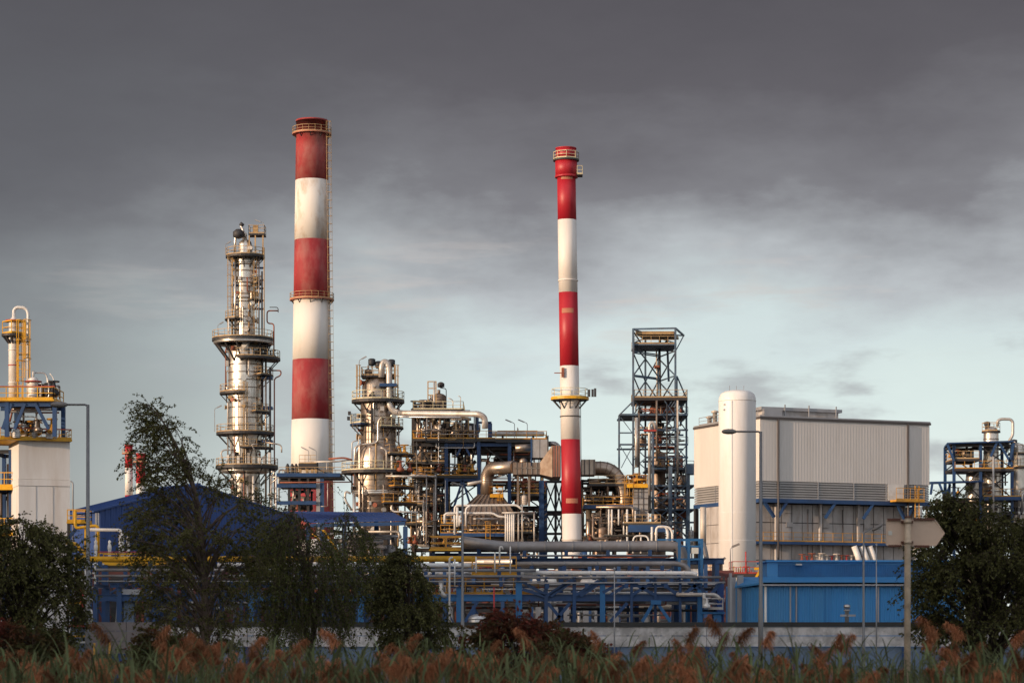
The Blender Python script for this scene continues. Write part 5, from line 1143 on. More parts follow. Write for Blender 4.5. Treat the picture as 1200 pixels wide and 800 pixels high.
# ------------------------------------------------------------------ white block on the left with its vessels
def left_block():
    k = K(190); s = k.s; X, Z = k.x, k.z; th = R(20)
    C = V((X(22), 190, 0)); U = V((cos(th), sin(th), 0)); W = V((-sin(th), cos(th), 0))
    P = lambda u, w, z: tuple(C+U*u+W*w+V((0, 0, z)))
    t = thing('concrete_block_tower', 'tall plain white block with yellow railed top at the left edge', 'building', C+U*2+W*2)
    def slab(u0, u1, w0, w1, z0, z1, name, m, parent=t):
        return MB().hexa([P(u0, w0, z0), P(u1, w0, z0), P(u1, w1, z0), P(u0, w1, z0), P(u0, w0, z1), P(u1, w0, z1), P(u1, w1, z1), P(u0, w1, z1)]).build(name, m, parent)
    zt, w_, d_ = Z(516), 4.05, 5.6
    slab(0, w_, 0, d_, 0, Z(568.5)-.02, 'lower_wall', 'white_paint'); slab(-.03, w_+.03, -.05, d_, Z(568.5), Z(561), 'ledge', 'white_paint'); slab(0, w_, 0, d_, Z(561)+.02, zt, 'upper_wall', 'white_paint')
    for u in (1.35, 2.7): slab(u-.015, u+.015, -.02, -.002, 1, Z(569), 'joint', 'concrete_pale')
    d = slab(-1.6, w_+.1, -.5, d_+.3, zt+.004, zt+.16, 'top_deck', 'yellow_paint'); rail(d, [P(-1.5, -.45, zt+.16), P(w_+.05, -.45, zt+.16), P(w_+.05, d_+.2, zt+.16)], 'yellow_paint', .75, .75, .025)
    mb = MB(); mb.bar(P(-1.5, -.47, zt+.95), P(w_+.05, -.47, zt+.95), .07); mb.build('top_rail', 'rail_red', d)
    k2 = K(188); X, Z, s = k2.x, k2.z, k2.s; Y = k2.Y
    f = thing('vessel_platform', 'blue braced frame with yellow edged deck on top of the white block', 'platform', (X(34), Y+3, zt+.17))
    zd = Z(467.5); zb = zt+.17
    for px in (7, 63):
        for y in (Y+.4, Y+4): MB().box(X(px)-.16, X(px)+.16, y-.16, y+.16, zb, zd-.21).build('post', 'blue_steel', f)
    MB().bar((X(16), Y+.4, zb+.6), (X(28), Y+.4, zd-.3), .24).build('brace', 'blue_steel', f); MB().bar((X(56), Y+.4, zb+.6), (X(40), Y+.4, zd-.3), .24).build('brace', 'blue_steel', f)
    MB().bar((X(2), Y+.4, zb+.6), (X(12), Y+.4, zd-.3), .24).build('brace', 'blue_steel', f)
    for y in (Y+.4, Y+4): MB().ibeam((X(-12), y, zd-.38), (X(65), y, zd-.38), .2, .34).build('beam', 'blue_steel', f)
    d = flat_deck(f, X(-12), X(63), Y, Y+4.4, zd, 'yellow_paint', 'yellow_paint', .14, 'fr', h=.95)
    mb = MB(); mb.bar((X(-12), Y+.02, zd+1.0), (X(64), Y+.02, zd+1.0), .07); mb.build('top_rail', 'rail_red', d)
    clutter(f, X(5), X(60), Y+.8, Y+4, zb, zd-.5, 18, 101, mats=('pipe_white', 'pipe_pale', 'dark_steel', 'pipe_silver', 'pipe_rust'), vess=4, valves=12, vr=(.2, .4), rr=(.04, .12))
    clutter(f, X(40), X(62), Y+.8, Y+3.5, zd, Z(440), 10, 102, mats=('pipe_white', 'pipe_silver', 'dark_steel', 'pipe_pale'), vess=1, valves=8, vr=(.15, .25), rr=(.04, .1), vertical=.8)
    vessel(f, (X(33), Y+2.2, Z(510)), 4.6*s, 10*s, 'pipe_pale', 'hanging_vessel', skirt=False)
    v = thing('column', 'slim white column with red hoop and yellow collar at the far left edge', 'column', (X(8.5), Y+2.5, zd))
    c = (X(8.5), Y+2.5, 0); r = 6.2*s
    MB().lathe(c, [(r, zd+.005), (r, Z(390)), (r*.95, Z(389)), (r*.95, Z(373)), (r*.85, Z(370)), (r*.5, Z(368)), (r*.35, Z(367)), (r*.35, Z(362)), (.02, Z(362))], 24).build('shell', 'pipe_white', v)
    for py, m in ((424, 'rail_red'), (445, 'pipe_white'), (406, 'pipe_white')): band(v, c[0], c[1], Z(py), r, .07, .04, m)
    band(v, c[0], c[1], Z(371), r, .1, .25, 'rail_red')
    ring_deck(v, c[0], c[1], Z(387), r*.96, r+.55, rm='yellow_paint', dm='dark_steel', h=1.0, th=.2)
    pipe(v, [(X(8.5), Y+2.5, Z(368)), (X(8.5), Y+2.5, Z(358)), (X(12), Y+2.5, Z(355)), (X(22), Y+2.5, Z(355.5)), (X(25.5), Y+2.5, Z(361)), (X(25.5), Y+2.5, zd)], 1.9*s, 'pipe_white', rad=.35, n=12)
    ladder(v, X(18), Y+1.9, zd, Z(372), 'yellow_paint', .42, (0, -1)); ladder(v, X(27), Y+1.7, Z(440), Z(372), 'yellow_paint', .4, (0, -1))
    for py in (397, 412): MB().bar((X(15), Y+2, Z(py)), (X(29), Y+2, Z(py)), .1).build('standoff', 'dark_steel', v)
    v = thing('vessel', 'short white domed vessel with red top ring beside the slim left column', 'vessel', (X(33), Y+2, zd))
    vessel(v, (X(33), Y+2, zd+.005), 6*s, 26*s, 'pipe_white', 'shell'); band(v, X(33), Y+2, Z(444), 6*s, .08, .28, 'rail_red')
    pipe(v, [(X(33), Y+2, Z(440)), (X(33), Y+2, Z(433.5)), (X(47), Y+2, Z(433.5)), (X(50), Y+2, Z(440)), (X(50), Y+2, zd)], .9*s, 'pipe_silver', rad=.3); pipe(v, [(X(52), Y+2.2, Z(434)), (X(57), Y+2.2, Z(440)), (X(57), Y+2.2, zd)], .8*s, 'pipe_white', rad=.3)
    MB().box(X(47), X(55), Y+1.4, Y+2, Z(453), Z(448)).build('valve_box', 'dark_steel', v); MB().lathe((X(37), Y+1.2, Z(468)), [(4*s, 0), (4*s, 4*s), (.02, 7*s)], 14).build('manhole', 'pipe_grey', v)
    # dark steelwork left of the block
    o = thing('process_structure', 'dark blue steelwork with yellow edges left of the white block', 'structure', (X(-4), 196, 0))
    frame(o, [X(-30), X(-6), X(5)], [194, 199], [0, Z(680), Z(620), Z(565), Z(520)], 'blue_steel', 'dark_steel', .3, .3, .6, 15)
    for py in (565, 620): flat_deck(o, X(-30), X(8), 193, 200, Z(py), 'dark_steel', 'yellow_paint', .2, 'f', edge='yellow_paint')
    clutter(o, X(-25), X(6), 194.5, 198.5, 0, Z(525), 14, 16, vess=2, valves=6)
left_block()

def left_pipework():
    k = K(170); s = k.s; X, Z = k.x, k.z; Y = k.Y
    t = thing('pipe_stand', 'yellow railed pipe stand with white risers between the white block and lamp post', 'platform', (X(112), Y, 0))
    flat_deck(t, X(78), X(101), Y, Y+2.5, Z(611), 'yellow_paint', 'yellow_paint', .12, 'fbr', h=.85)
    for px in (80, 100): MB().box(X(px)-.1, X(px)+.1, Y+.1, Y+.3, 0, Z(611)-.13).build('post', 'dark_steel', t)
    MB().bar((X(80), Y+.2, Z(630)), (X(92), Y+.2, Z(615)), .2).build('brace', 'blue_steel', t)
    flat_deck(t, X(132), X(206), Y-6, Y-4, Z(663), 'yellow_paint', 'yellow_paint', .1, 'fb', h=.72)
    mb = MB(); mb.bar((X(132), Y-6, Z(649.5)), (X(206), Y-6, Z(649.5)), .07); mb.build('top_rail', 'rail_red', t)
    pipe(t, [(X(89), Y-.3, Z(598)), (X(89), Y-.3, Z(619)), (X(103), Y-.3, Z(617)), (X(116), Y-.3, Z(615.5)), (X(116), Y-.3, Z(652))], .11, 'yellow_paint', rad=.3)
    pipe(t, [(X(101), Y-.2, Z(618)), (X(101), Y-.2, Z(650))], .1, 'yellow_paint')
    pipe(t, [(X(78), Y-.3, Z(636)), (X(92), Y-.3, Z(637)), (X(96), Y-.3, Z(648))], .12, 'yellow_paint', rad=.3); pipe(t, [(X(78), Y-.5, Z(644)), (X(98), Y-.5, Z(644)), (X(103), Y-.5, Z(652))], .1, 'yellow_paint', rad=.3)
    for px in (110, 112.5): pipe(t, [(X(px), Y+1, Z(655)), (X(px), Y+1, Z(600))], .06, 'pipe_pale', n=6)
    pipe(t, [(X(105), Y-1, Z(621)), (X(143), Y-1, Z(621.5)), (X(145), Y-1, Z(624)), (X(145), Y-1, Z(662))], .12, 'pipe_white', rad=.3)
    pipe(t, [(X(145), Y-1, Z(662)), (X(145), Y-1, Z(626))], .2, 'pipe_white')
    for px, a, b, r in ((118, 660, 642, .1), (134, 660, 642, .12), (155.5, 660, 634, .13)):
        pipe(t, [(X(px), Y-2, Z(a)), (X(px), Y-2, Z(b))], r, 'pipe_white'); MB().lathe((X(px), Y-2, Z(b)), [(.08, -.3), (.14, -.15), (.14, .1), (.08, .25), (.12, .4), (.04, .5)], 10).build('relief_valve', 'pipe_white', t)
    # white risers, red branch
    for px, a, b in ((108, 714, 660), (121, 712, 662), (131.5, 700, 657), (116, 712, 676), (125, 690, 665)): pipe(t, [(X(px), Y-7, Z(a)), (X(px), Y-7, Z(b))], .075, 'pipe_white', n=8)
    for py, a, b in ((660.5, 108, 132), (664, 109, 142), (674, 122, 133), (679, 121, 131), (690, 121, 141)): pipe(t, [(X(a), Y-7.1, Z(py)), (X(b), Y-7.1, Z(py))], .06, 'pipe_white', n=8)
    pipe(t, [(X(107), Y-7.4, Z(713)), (X(115), Y-7.4, Z(713)), (X(118), Y-7.4, Z(705)), (X(132), Y-7.4, Z(704))], .1, 'pipe_white', rad=.2, n=8)
    pipe(t, [(X(102), Y-7.6, Z(717)), (X(118.5), Y-7.6, Z(716)), (X(118.5), Y-7.6, Z(690))], .12, 'pipe_red', rad=.2, n=8); pipe(t, [(X(121), Y-7.5, Z(715)), (X(129), Y-7.5, Z(715)), (X(129), Y-7.5, Z(730))], .09, 'pipe_white', rad=.2, n=8)
    MB().box(X(136), X(143), Y-6, Y-5.6, 0, Z(664)).build('post', 'blue_steel', t)
    for i, px in enumerate((114, 119, 126)): MB().box(X(px), X(px+3), Y-5, Y-4.7, 0, Z(664)).build('post', 'blue_steel', t)
    c = thing('junction_cabinet', 'grey metal cabinet with slanted side above the brown wall', 'cabinet', (X(146), Y-12, 0)); k = K(150); X, Z = k.x, k.z
    MB().box(X(140), X(165), k.Y, k.Y+1.2, Z(702), Z(690)).build('upper_box', 'galvanised', c)
    MB().hexa([(X(131), k.Y, 0), (X(143), k.Y, 0), (X(143), k.Y+1, 0), (X(131), k.Y+1, 0), (X(137), k.Y, Z(702.2)), (X(143), k.Y, Z(702.2)), (X(143), k.Y+1, Z(702.2)), (X(137), k.Y+1, Z(702.2))]).build('slanted_side', 'pipe_grey', c)
    MB().box(X(144), X(156), k.Y+.3, k.Y+1, 0, Z(703)).build('lower_box', 'sheet_bluegrey', c)
    # small stair frame behind the left tree
    k = K(160); X, Z, Y = k.x, k.z, k.Y
    o = thing('steel_stand', 'low steel frame with yellow treads right of the left tree', 'structure', (X(92), Y, 0))
    for px in (82, 101): MB().bar((X(px), Y, 0), (X(px), Y, Z(704)), .1).build('post', 'pipe_white', o)
    for py, m in ((706, 'yellow_paint'), (714, 'pipe_pale'), (733, 'rail_red'), (745, 'yellow_paint'), (752, 'pipe_silver'), (700, 'pipe_pale')): MB().box(X(80), X(104), Y-.2, Y+.6, Z(py)-.06, Z(py)+.06).build('tread', m, o)
    MB().bar((X(84), Y, Z(724)), (X(96), Y, Z(711)), .12).build('brace', 'blue_bright', o)
    MB().box(X(80), X(103), Y+1, Y+3, 0, Z(735)).build('tank_box', 'sheet_bluegrey', o)
left_pipework()

# ------------------------------------------------------------------ dark blue shed on the left, canopy, service bridge
def blue_shed_left():
    Yc = 222; th = R(36); C = V(((113-600)*Yc/F, Yc, 0)); U = V((cos(th), sin(th), 0)); W = V((-sin(th), cos(th), 0)); kk = K(Yc); z0 = kk.z(599)
    P = lambda u, w, z: tuple(C+U*u+W*w+V((0, 0, z)))
    LW, LD, zr = 21.3, 7.5, z0+2.75
    t = thing('shed', 'dark blue corrugated shed with pitched roof behind the birch tree', 'building', C+U*10+W*6)
    zt = lambda f: z0+(zr-z0)*(1-abs(2*f-1))
    MB().corr(P(0, 0, 0), P(LW, 0, 0), 0, zt, .55, .07).build('gable_cladding', 'blue_cladding', t)
    MB().corr(P(0, LD, 0), P(0, 0, 0), 0, z0, .55, .07).build('side_cladding', 'blue_cladding', t); MB().corr(P(LW, 0, 0), P(LW, LD, 0), 0, z0, .55, .07).build('side_cladding', 'blue_cladding', t)
    for a, b in ((0, .5), (1, .5)):
        o = .25; ua = LW*a+(-.4 if a == 0 else .4); za = z0-.1; ub = LW*b
        MB().hexa([P(ua, -o, za), P(ub, -o, zr), P(ub, LD+o, zr), P(ua, LD+o, za), P(ua, -o, za+.16), P(ub, -o, zr+.16), P(ub, LD+o, zr+.16), P(ua, LD+o, za+.16)]).build('roof', 'blue_cladding', t)
        for i in range(12):
            w = LD*(i+.5)/12; MB().bar(P(ua*.99, w, za+.175), P(ub, w, zr+.175), .08, .03).build('roof_rib', 'blue_cladding', t)
    MB().bar(P(LW/2, -.3, zr+.2), P(LW/2, LD+.3, zr+.2), .3, .12).build('ridge_cap', 'blue_cladding', t)
    MB().tube([P(-.1, -.1, 0), P(-.1, -.1, z0-.2)], .08, 8).build('downpipe', 'galvanised', t)
    # lamp and pipes beside the white block
    k = K(210); pipe_thing('lamp_bracket', 'bent grey lamp bracket between the white block and the blue shed', [k.p(85.5, 640), k.p(85.5, 564), k.p(78, 563)], .07, 'galvanised', rad=.4, n=6, cat='bracket')
blue_shed_left()

def canopy():
    k = K(232); s = k.s; X, Z = k.x, k.z; Y = k.Y
    t = thing('canopy', 'flat dark blue pitched canopy on blue posts in front of the squat column', 'canopy', (X(415), Y+3, 0))
    q = K(Y+9)
    A, B, Cc, D = k.p(361, 612.5), k.p(476, 610), k.p(461, 602, 9), k.p(332, 600.5, 9)
    up = V((0, 0, .16)); vs = [A, B, Cc, D, A+up, B+up, Cc+up, D+up]
    MB().hexa(vs).build('roof', 'blue_cladding', t)
    for i in range(1, 22): f = i/22; MB().bar(A.lerp(B, f)+V((0, .2, .165)), D.lerp(Cc, f)+V((0, 0, .165)), .08, .03).build('roof_rib', 'blue_cladding', t)
    MB().bar(A+V((.2, 0, -.25)), B+V((-.1, 0, -.25)), .2, .35).build('edge_beam', 'blue_steel', t); MB().bar(D+V((.2, 0, -.25)), Cc+V((-.1, 0, -.25)), .2, .35).build('edge_beam', 'blue_steel', t)
    for px, y in ((361, 0), (403.5, 0), (475, 0), (345, 8.5), (441, 8.5)):
        z = Z(613) if y == 0 else K(Y+y).z(603); x = (px-600)*(Y+y)/F; MB().box(x-.22, x+.22, Y+y-.2, Y+y+.2, 0, z-.3).build('post', 'blue_steel', t)
    MB().bar((X(361), Y+.2, Z(618)), (X(344), Y+6, Z(624)), .12).build('strut', 'galvanised', t)
    e = thing('heat_exchanger', 'long grey exchanger bank under the blue canopy', 'exchanger', (X(420), Y+4, 0))
    for a, b, py, r, m in ((392, 448, 634, 3.5, 'pipe_grey'), (398, 452, 641, 3.2, 'pipe_grey'), (370, 440, 646, 3, 'pipe_pale'), (420, 470, 628.5, 1.8, 'pipe_silver')): drum(e, k.p(a, py, 3), k.p(b, py, 3), r*s, m)
    for px in (395, 420, 445): MB().box(X(px)-.2, X(px)+.2, Y+2.6, Y+3.4, 0, Z(650)).build('pedestal', 'concrete_pale', e)
    clutter(e, X(365), X(474), Y+1, Y+7, Z(660), Z(618), 22, 111, mats=('pipe_white', 'pipe_grey', 'pipe_silver', 'pipe_pale'), vess=2, valves=10, vr=(.4, .7), rr=(.06, .18))
    for dx in (0, 11):
        mb = MB(); mb.tube(bend([k.p(366+dx, 626-dx*.4, -3), k.p(369+dx, 626-dx*.4, -3), k.p(388+dx, 651, -3)], .3), .1, 8); o = mb.build('stair_rail', 'yellow_paint'); tag(o, ('left of two yellow slanting handrails under the canopy', 'right of two yellow slanting handrails under the canopy')[dx > 0], 'handrail', 'yellow handrails under the canopy')
    k = K(238); pipe_thing('bent_pipe', 'small white bent pipe at the dark blue shed right end', [k.p(334, 640), k.p(334, 613), k.p(329, 611)], .14, 'pipe_white', rad=.4)
    # blue-decked service bridge between the tall column and the squat one
    k = K(352); s = k.s; X, Z = k.x, k.z; Y = k.Y
    t = thing('service_bridge', 'blue beamed service bridge with transformers between tall and squat columns', 'structure', (X(368), Y, 0))
    flat_deck(t, X(328), X(402), Y-2, Y+4, Z(557), 'dark_steel', 'rail_tan', .5, 'fb')
    for py, m in ((559.5, 'blue_steel'), (572, 'blue_steel'), (592, 'blue_steel')): MB().box(X(326), X(372 if py > 560 else 400), Y-2.3, Y-2.05, Z(py), Z(py)+.55).build('beam', m, t)
    MB().box(X(328), X(373), Y-1, Y+4, Z(571.5), Z(562)).build('cable_vault', 'dark_steel', t)
    for px, m, w in ((374, 'galvanised', .55), (378.5, 'blue_steel', .55), (340, 'dark_steel', .35), (352, 'dark_steel', .35), (362, 'dark_steel', .35)): MB().box(X(px)-w/2, X(px)+w/2, Y-1.8, Y-1.3, 0, Z(560)).build('post', m, t)
    for px in (345, 357): MB().bar((X(px), Y-1.2, Z(572)), (X(px+8), Y-1.2, Z(592)), .35).build('brace', 'dark_steel', t); MB().bar((X(px+8), Y-1.2, Z(572)), (X(px), Y-1.2, Z(592)), .35).build('brace', 'dark_steel', t)
    pipe(t, [k.p(328, 565, -2.6), k.p(412, 564.5, -2.6)], .7*s, 'pipe_rust'); pipe(t, [k.p(384, 593, -2.6), k.p(384, 566, -2.6)], .6*s, 'pipe_pale')
    pipe(t, [k.p(376, 593, -2.4), k.p(383, 593, -2.4)], .5*s, 'pipe_pale')
    for i, px in enumerate((337, 342.5, 347)): 
        MB().lathe((X(px), Y, Z(556.9)), [(.45, 0), (.45, 4*s), (.25, 5*s), (.4, 6*s), (.25, 7*s), (.4, 8*s), (.22, 9*s), (.35, 10*s), (.1, 14*s)], 10).build('transformer', 'dark_steel', t)
    MB().box(X(350), X(372), Y-.5, Y+2, Z(549), Z(543)).build('cooler', 'dark_steel', t); rail(t, [(X(351), Y-.4, Z(542.9)), (X(371), Y-.4, Z(542.9))], 'rail_tan', 1.2, 1.0)
    for px in (352, 360, 366, 371): MB().box(X(px)-.2, X(px)+.2, Y-.3, Y+.1, Z(556.9), Z(549.1)).build('cooler_leg', 'rail_tan', t)
    MB().box(X(371.6), X(373), Y-.4, Y, Z(557), Z(540)).build('post', 'dark_steel', t)
    for px in (362, 371): lamp_small(t, (X(px), Y-.4, Z(541)), 1.6, -1.1)
    pipe(t, [k.p(364, 541, -1), k.p(395, 540.5, -1), k.p(412, 538, -1)], 1.0*s, 'pipe_pale'); pipe(t, [k.p(383, 541, -1), k.p(383, 556, -1)], .5*s, 'pipe_pale'); MB().bar(k.p(372, 549, -1), k.p(388, 557, -1), .2).build('brace', 'dark_steel', t)
    clutter(t, X(328), X(372), Y, Y+4, Z(600), Z(573), 12, 112, mats=('dark_steel', 'pipe_rust', 'pipe_pale'), vess=2, valves=4)
canopy()

# ------------------------------------------------------------------ unit at the far right
def far_right():
    k = K(340); s = k.s; X, Z = k.x, k.z; Y = k.Y
    t = thing('process_structure', 'blue roofed open steel frame behind the right tree', 'structure', (X(1150), Y+3, 0))
    xs = [X(p) for p in (1118, 1149, 1186)]
    frame(t, xs, [Y, Y+7], [0, Z(600), Z(583), Z(548), Z(520)], 'blue_steel', 'dark_steel', .4, .35, .9, 31, brm='dark_steel')
    MB().hexa([(X(1108.5), Y-1, Z(520.5)), (X(1187), Y-1, Z(518)), (X(1189), Y+8, Z(517)), (X(1118), Y+8, Z(520)), (X(1108.5), Y-1, Z(519)), (X(1187), Y-1, Z(516.5)), (X(1189), Y+8, Z(515)), (X(1118), Y+8, Z(518))]).build('roof', 'blue_steel', t)
    for a, b, c, d in ((1109, 520, 1117, 540), (1167, 519, 1160, 535), (1170, 519, 1185, 545), (1187, 519, 1181, 545)): MB().bar((X(a), Y-.6, Z(b)), (X(c), Y-.6, Z(d)), .3).build('brace', 'blue_steel', t)
    flat_deck(t, X(1118), X(1147), Y-.5, Y+7, Z(537.5), 'dark_steel', 'rail_tan', .35, 'fl'); flat_deck(t, X(1118), X(1187), Y-.5, Y+7, Z(549), 'dark_steel', 'rail_orange', .35, 'f'); flat_deck(t, X(1150), X(1206), Y-1, Y+7, Z(582), 'blue_steel', 'rail_orange', .5, 'f')
    MB().hexa([(X(1088), Y-2, Z(567)), (X(1150), Y-2, Z(565.5)), (X(1149), Y+5, Z(563)), (X(1089), Y+5, Z(565)), (X(1088), Y-2, Z(565)), (X(1150), Y-2, Z(563.5)), (X(1149), Y+5, Z(561)), (X(1089), Y+5, Z(563))]).build('canopy_roof', 'blue_steel', t)
    for a, b, c, d in ((1090, 567, 1088, 580), (1098, 567, 1104, 582), (1110, 567, 1110, 600), (1111, 568, 1104, 585)): MB().bar((X(a), Y-1.8, Z(b)), (X(c), Y-1.8, Z(d)), .3).build('brace', 'blue_steel', t)
    clutter(t, X(1120), X(1147), Y+1, Y+6, Z(537), Z(522), 10, 121, vess=2, valves=8, vr=(.5, .9), mats=('cladding_brown', 'aluminium_dull', 'pipe_rust'))
    clutter(t, X(1120), X(1186), Y+1, Y+6, Z(581), Z(550), 12, 122, vess=1, valves=6, vr=(.5, .9)); clutter(t, X(1120), X(1200), Y+1, Y+6, Z(615), Z(584), 26, 123, vess=4, valves=14, vr=(.5, 1.0))
    for px, py in ((1105, 583), (1096, 590)): MB().lathe((X(px), Y-2, Z(py+4)), [(.1, 0), (.45, .1), (.45, .9), (.1, 1.0)], 12).build('lamp_box', 'dark_steel', t); MB().bar((X(px), Y-2, Z(py+4)), (X(px), Y-2, 0), .12).build('lamp_stem', 'dark_steel', t)
    MB().box(X(1084), X(1120), Y-1, Y+3, Z(596), Z(592)).build('platform', 'dark_steel', t)
    clutter(t, X(1085), X(1120), Y-1, Y+3, Z(635), Z(596), 16, 124, vess=2, valves=8, vr=(.4, .8), mats=('pipe_white', 'dark_steel', 'pipe_pale'))
    cy = Y+4
    def coln(cx, hw, prof, lab, pipes):
        v = thing('distillation_column', lab, 'column', (X(cx), cy, 0))
        MB().lathe((X(cx), cy, 0), [(r*s, Z(y) if y < 700 else 0) for r, y in prof], 28).build('shell', 'aluminium', v)
        for y in range(int(prof[-3][1])+12, 620, 11): pass
        return v
    v = coln(1168, 10, [(12, 735), (12, 580), (12, 550), (9, 533), (8.8, 506), (6.5, 499), (3, 497.5), (.05, 497)], 'warm silver column with looped top pipe behind the right tree', None)
    for y in (512, 520, 528): band(v, X(1168), cy, Z(y), 8.8*s, .14, .05)
    for y in (556, 566, 574): band(v, X(1168), cy, Z(y), 12*s, .14, .05)
    ring_deck(v, X(1168), cy, Z(502.5), 6*s, 11*s, rm='rail_tan', dm='dark_steel', h=1.2, brackets=False)
    pipe(v, [k.p(1169, 499, 4), k.p(1169, 493, 4), k.p(1173, 490.8, 4), k.p(1184, 491, 4), k.p(1187, 494, 4), k.p(1187, 510, 4), k.p(1182, 517, 4), k.p(1179, 530, 4)], 1.7*s, 'pipe_pale', rad=.5, n=12)
    pipe(v, [k.p(1160, 516, 4), k.p(1160, 499, 4), k.p(1156, 495, 4), k.p(1152, 496, 4)], .7*s, 'pipe_pale', rad=.4); MB().lathe((X(1163.5), cy, Z(499)), [(.3, 0), (.3, .3), (.45, .4), (.45, .9), (.1, 1.0)], 10).build('vent_hood', 'dark_steel', v)
    pipe(v, [k.p(1164, 620, -1.4), k.p(1164, 535, -1.4)], 1.3*s, 'pipe_pale')
    u = coln(1148, 9, [(10, 735), (10, 560), (9.5, 553), (6, 549.5), (.05, 549)], 'broad dull column lower and left of the looped-pipe column', None)
    for y in (560, 572, 584): band(u, X(1148), cy, Z(y), 10*s, .14, .05)
    w = coln(1200, 9, [(9, 735), (9, 530), (7, 522), (6.5, 518), (.05, 516)], 'silver column with tan top platform cut by the right picture edge', None)
    ring_deck(w, X(1200), cy, Z(529), 6*s, 12*s, rm='rail_tan', dm='dark_steel', brackets=False); ring_deck(w, X(1200), cy, Z(545), 9*s, 14*s, rm='rail_tan', dm='dark_steel', brackets=False)
    pipe(w, [k.p(1192, 545, 2), k.p(1192, 520, 2), k.p(1188, 517, 2)], .7*s, 'pipe_pale', rad=.4); MB().lathe((X(1195), cy, Z(521)), [(.3, 0), (.3, .4), (.5, .5), (.5, 1.0), (.1, 1.1)], 10).build('vent_hood', 'dark_steel', w)
    pipe(w, [k.p(1194, 600, 0), k.p(1194, 575, 0), k.p(1200, 572, 0)], 1.5*s, 'pipe_silver', rad=.5); pipe(w, [k.p(1198, 600, -1), k.p(1198, 578, -1), k.p(1206, 575, -1)], 1.5*s, 'pipe_silver', rad=.5)
    for i in range(6): valve(w, (X(1189+i*2.5), cy-4, Z(601)), .8, rnd.choice(('pipe_white', 'dark_steel')))
far_right()

# ------------------------------------------------------------------ walls in front of the plant
def walls():
    k = K(110); X, Z = k.x, k.z; Y = k.Y
    t = thing('concrete_wall', 'long pale weathered concrete panel wall with black coping across the site front', 'wall', (X(680), Y, 0))
    xs = [X(p) for p in (196, 290, 395, 505, 612, 720, 828, 928, 1060, 1170, 1290)]
    r1, r2, z0 = Z(734), Z(744.5), Z(757)
    for a, b in zip(xs, xs[1:]):
        for lo, hi in ((z0, r2-.015), (r2+.015, r1)):
            MB().box(a+.012, b-.012, Y-.02-rnd.uniform(0, .03), Y+.25, lo, hi).build('panel', 'concrete_wall', t)
        MB().box(a+.012, b-.012, Y+.06, Y+.2, .0, z0-.02).build('base_sheet', 'sheet_bluegrey', t)
        MB().box(a-.12, a+.12, Y-.06, Y+.055, 0, z0-.03).build('base_post', 'blue_steel', t)
        MB().box(a+.006, b-.006, Y-.09, Y+.32, r1+.004, Z(728.5 if X(855) < a or True else 730)).build('coping', 'coping_black', t)
    for f in (.5,):
        for a, b in zip(xs, xs[1:]): MB().box((a+b)/2-.012, (a+b)/2+.012, Y-.056, Y-.052, z0, r1).build('joint', 'coping_black', t) if False else None
    k = K(100); X, Z = k.x, k.z; Y = k.Y
    t = thing('concrete_wall', 'short darker brownish panel wall left of the birch trunk', 'wall', (X(148), Y, 0))
    for i, (a, b) in enumerate(((728.5, 738.6), (739, 750.6), (751, 765))):
        for p, q in ((100, 147.8), (148, 194)): MB().box(X(p)+.005, X(q)-.005, Y-rnd.uniform(0, .03), Y+.2, Z(b), Z(a)).build('panel', 'concrete_brown', t)
    for px in (191, 196): MB().box(X(px)-.05, X(px)+.05, Y-.14, Y-.04, 0, Z(722)).build('post', 'lamp_pole', t)
    MB().box(X(130), X(155), Y+.05, Y+.15, 0, Z(765.5)).build('base_sheet', 'blue_cladding', t); MB().box(X(156), X(194), Y+.05, Y+.15, 0, Z(765.5)).build('base_sheet', 'dark_steel', t); MB().box(X(100), X(129), Y+.05, Y+.15, 0, Z(765.5)).build('base_sheet', 'dark_steel', t)
    MB().box(X(135), X(148), Y-.06, Y-.035, Z(761), Z(759.4)).build('slot', 'coping_black', t)
    k = K(60); X, Z, Y = k.x, k.z, k.Y
    b = thing('barrier_board', 'small yellow board on two orange posts by the reeds under the brown wall', 'barrier', (X(120), Y, 0))
    for px in (110.5, 128.5): MB().tube([(X(px), Y, 0), (X(px), Y, Z(752 if px > 120 else 753))], .028, 8).build('post', 'rail_orange', b)
    MB().box(X(110), X(129), Y-.05, Y-.03, Z(795), Z(772)).build('board', 'rail_tan', b)
walls()

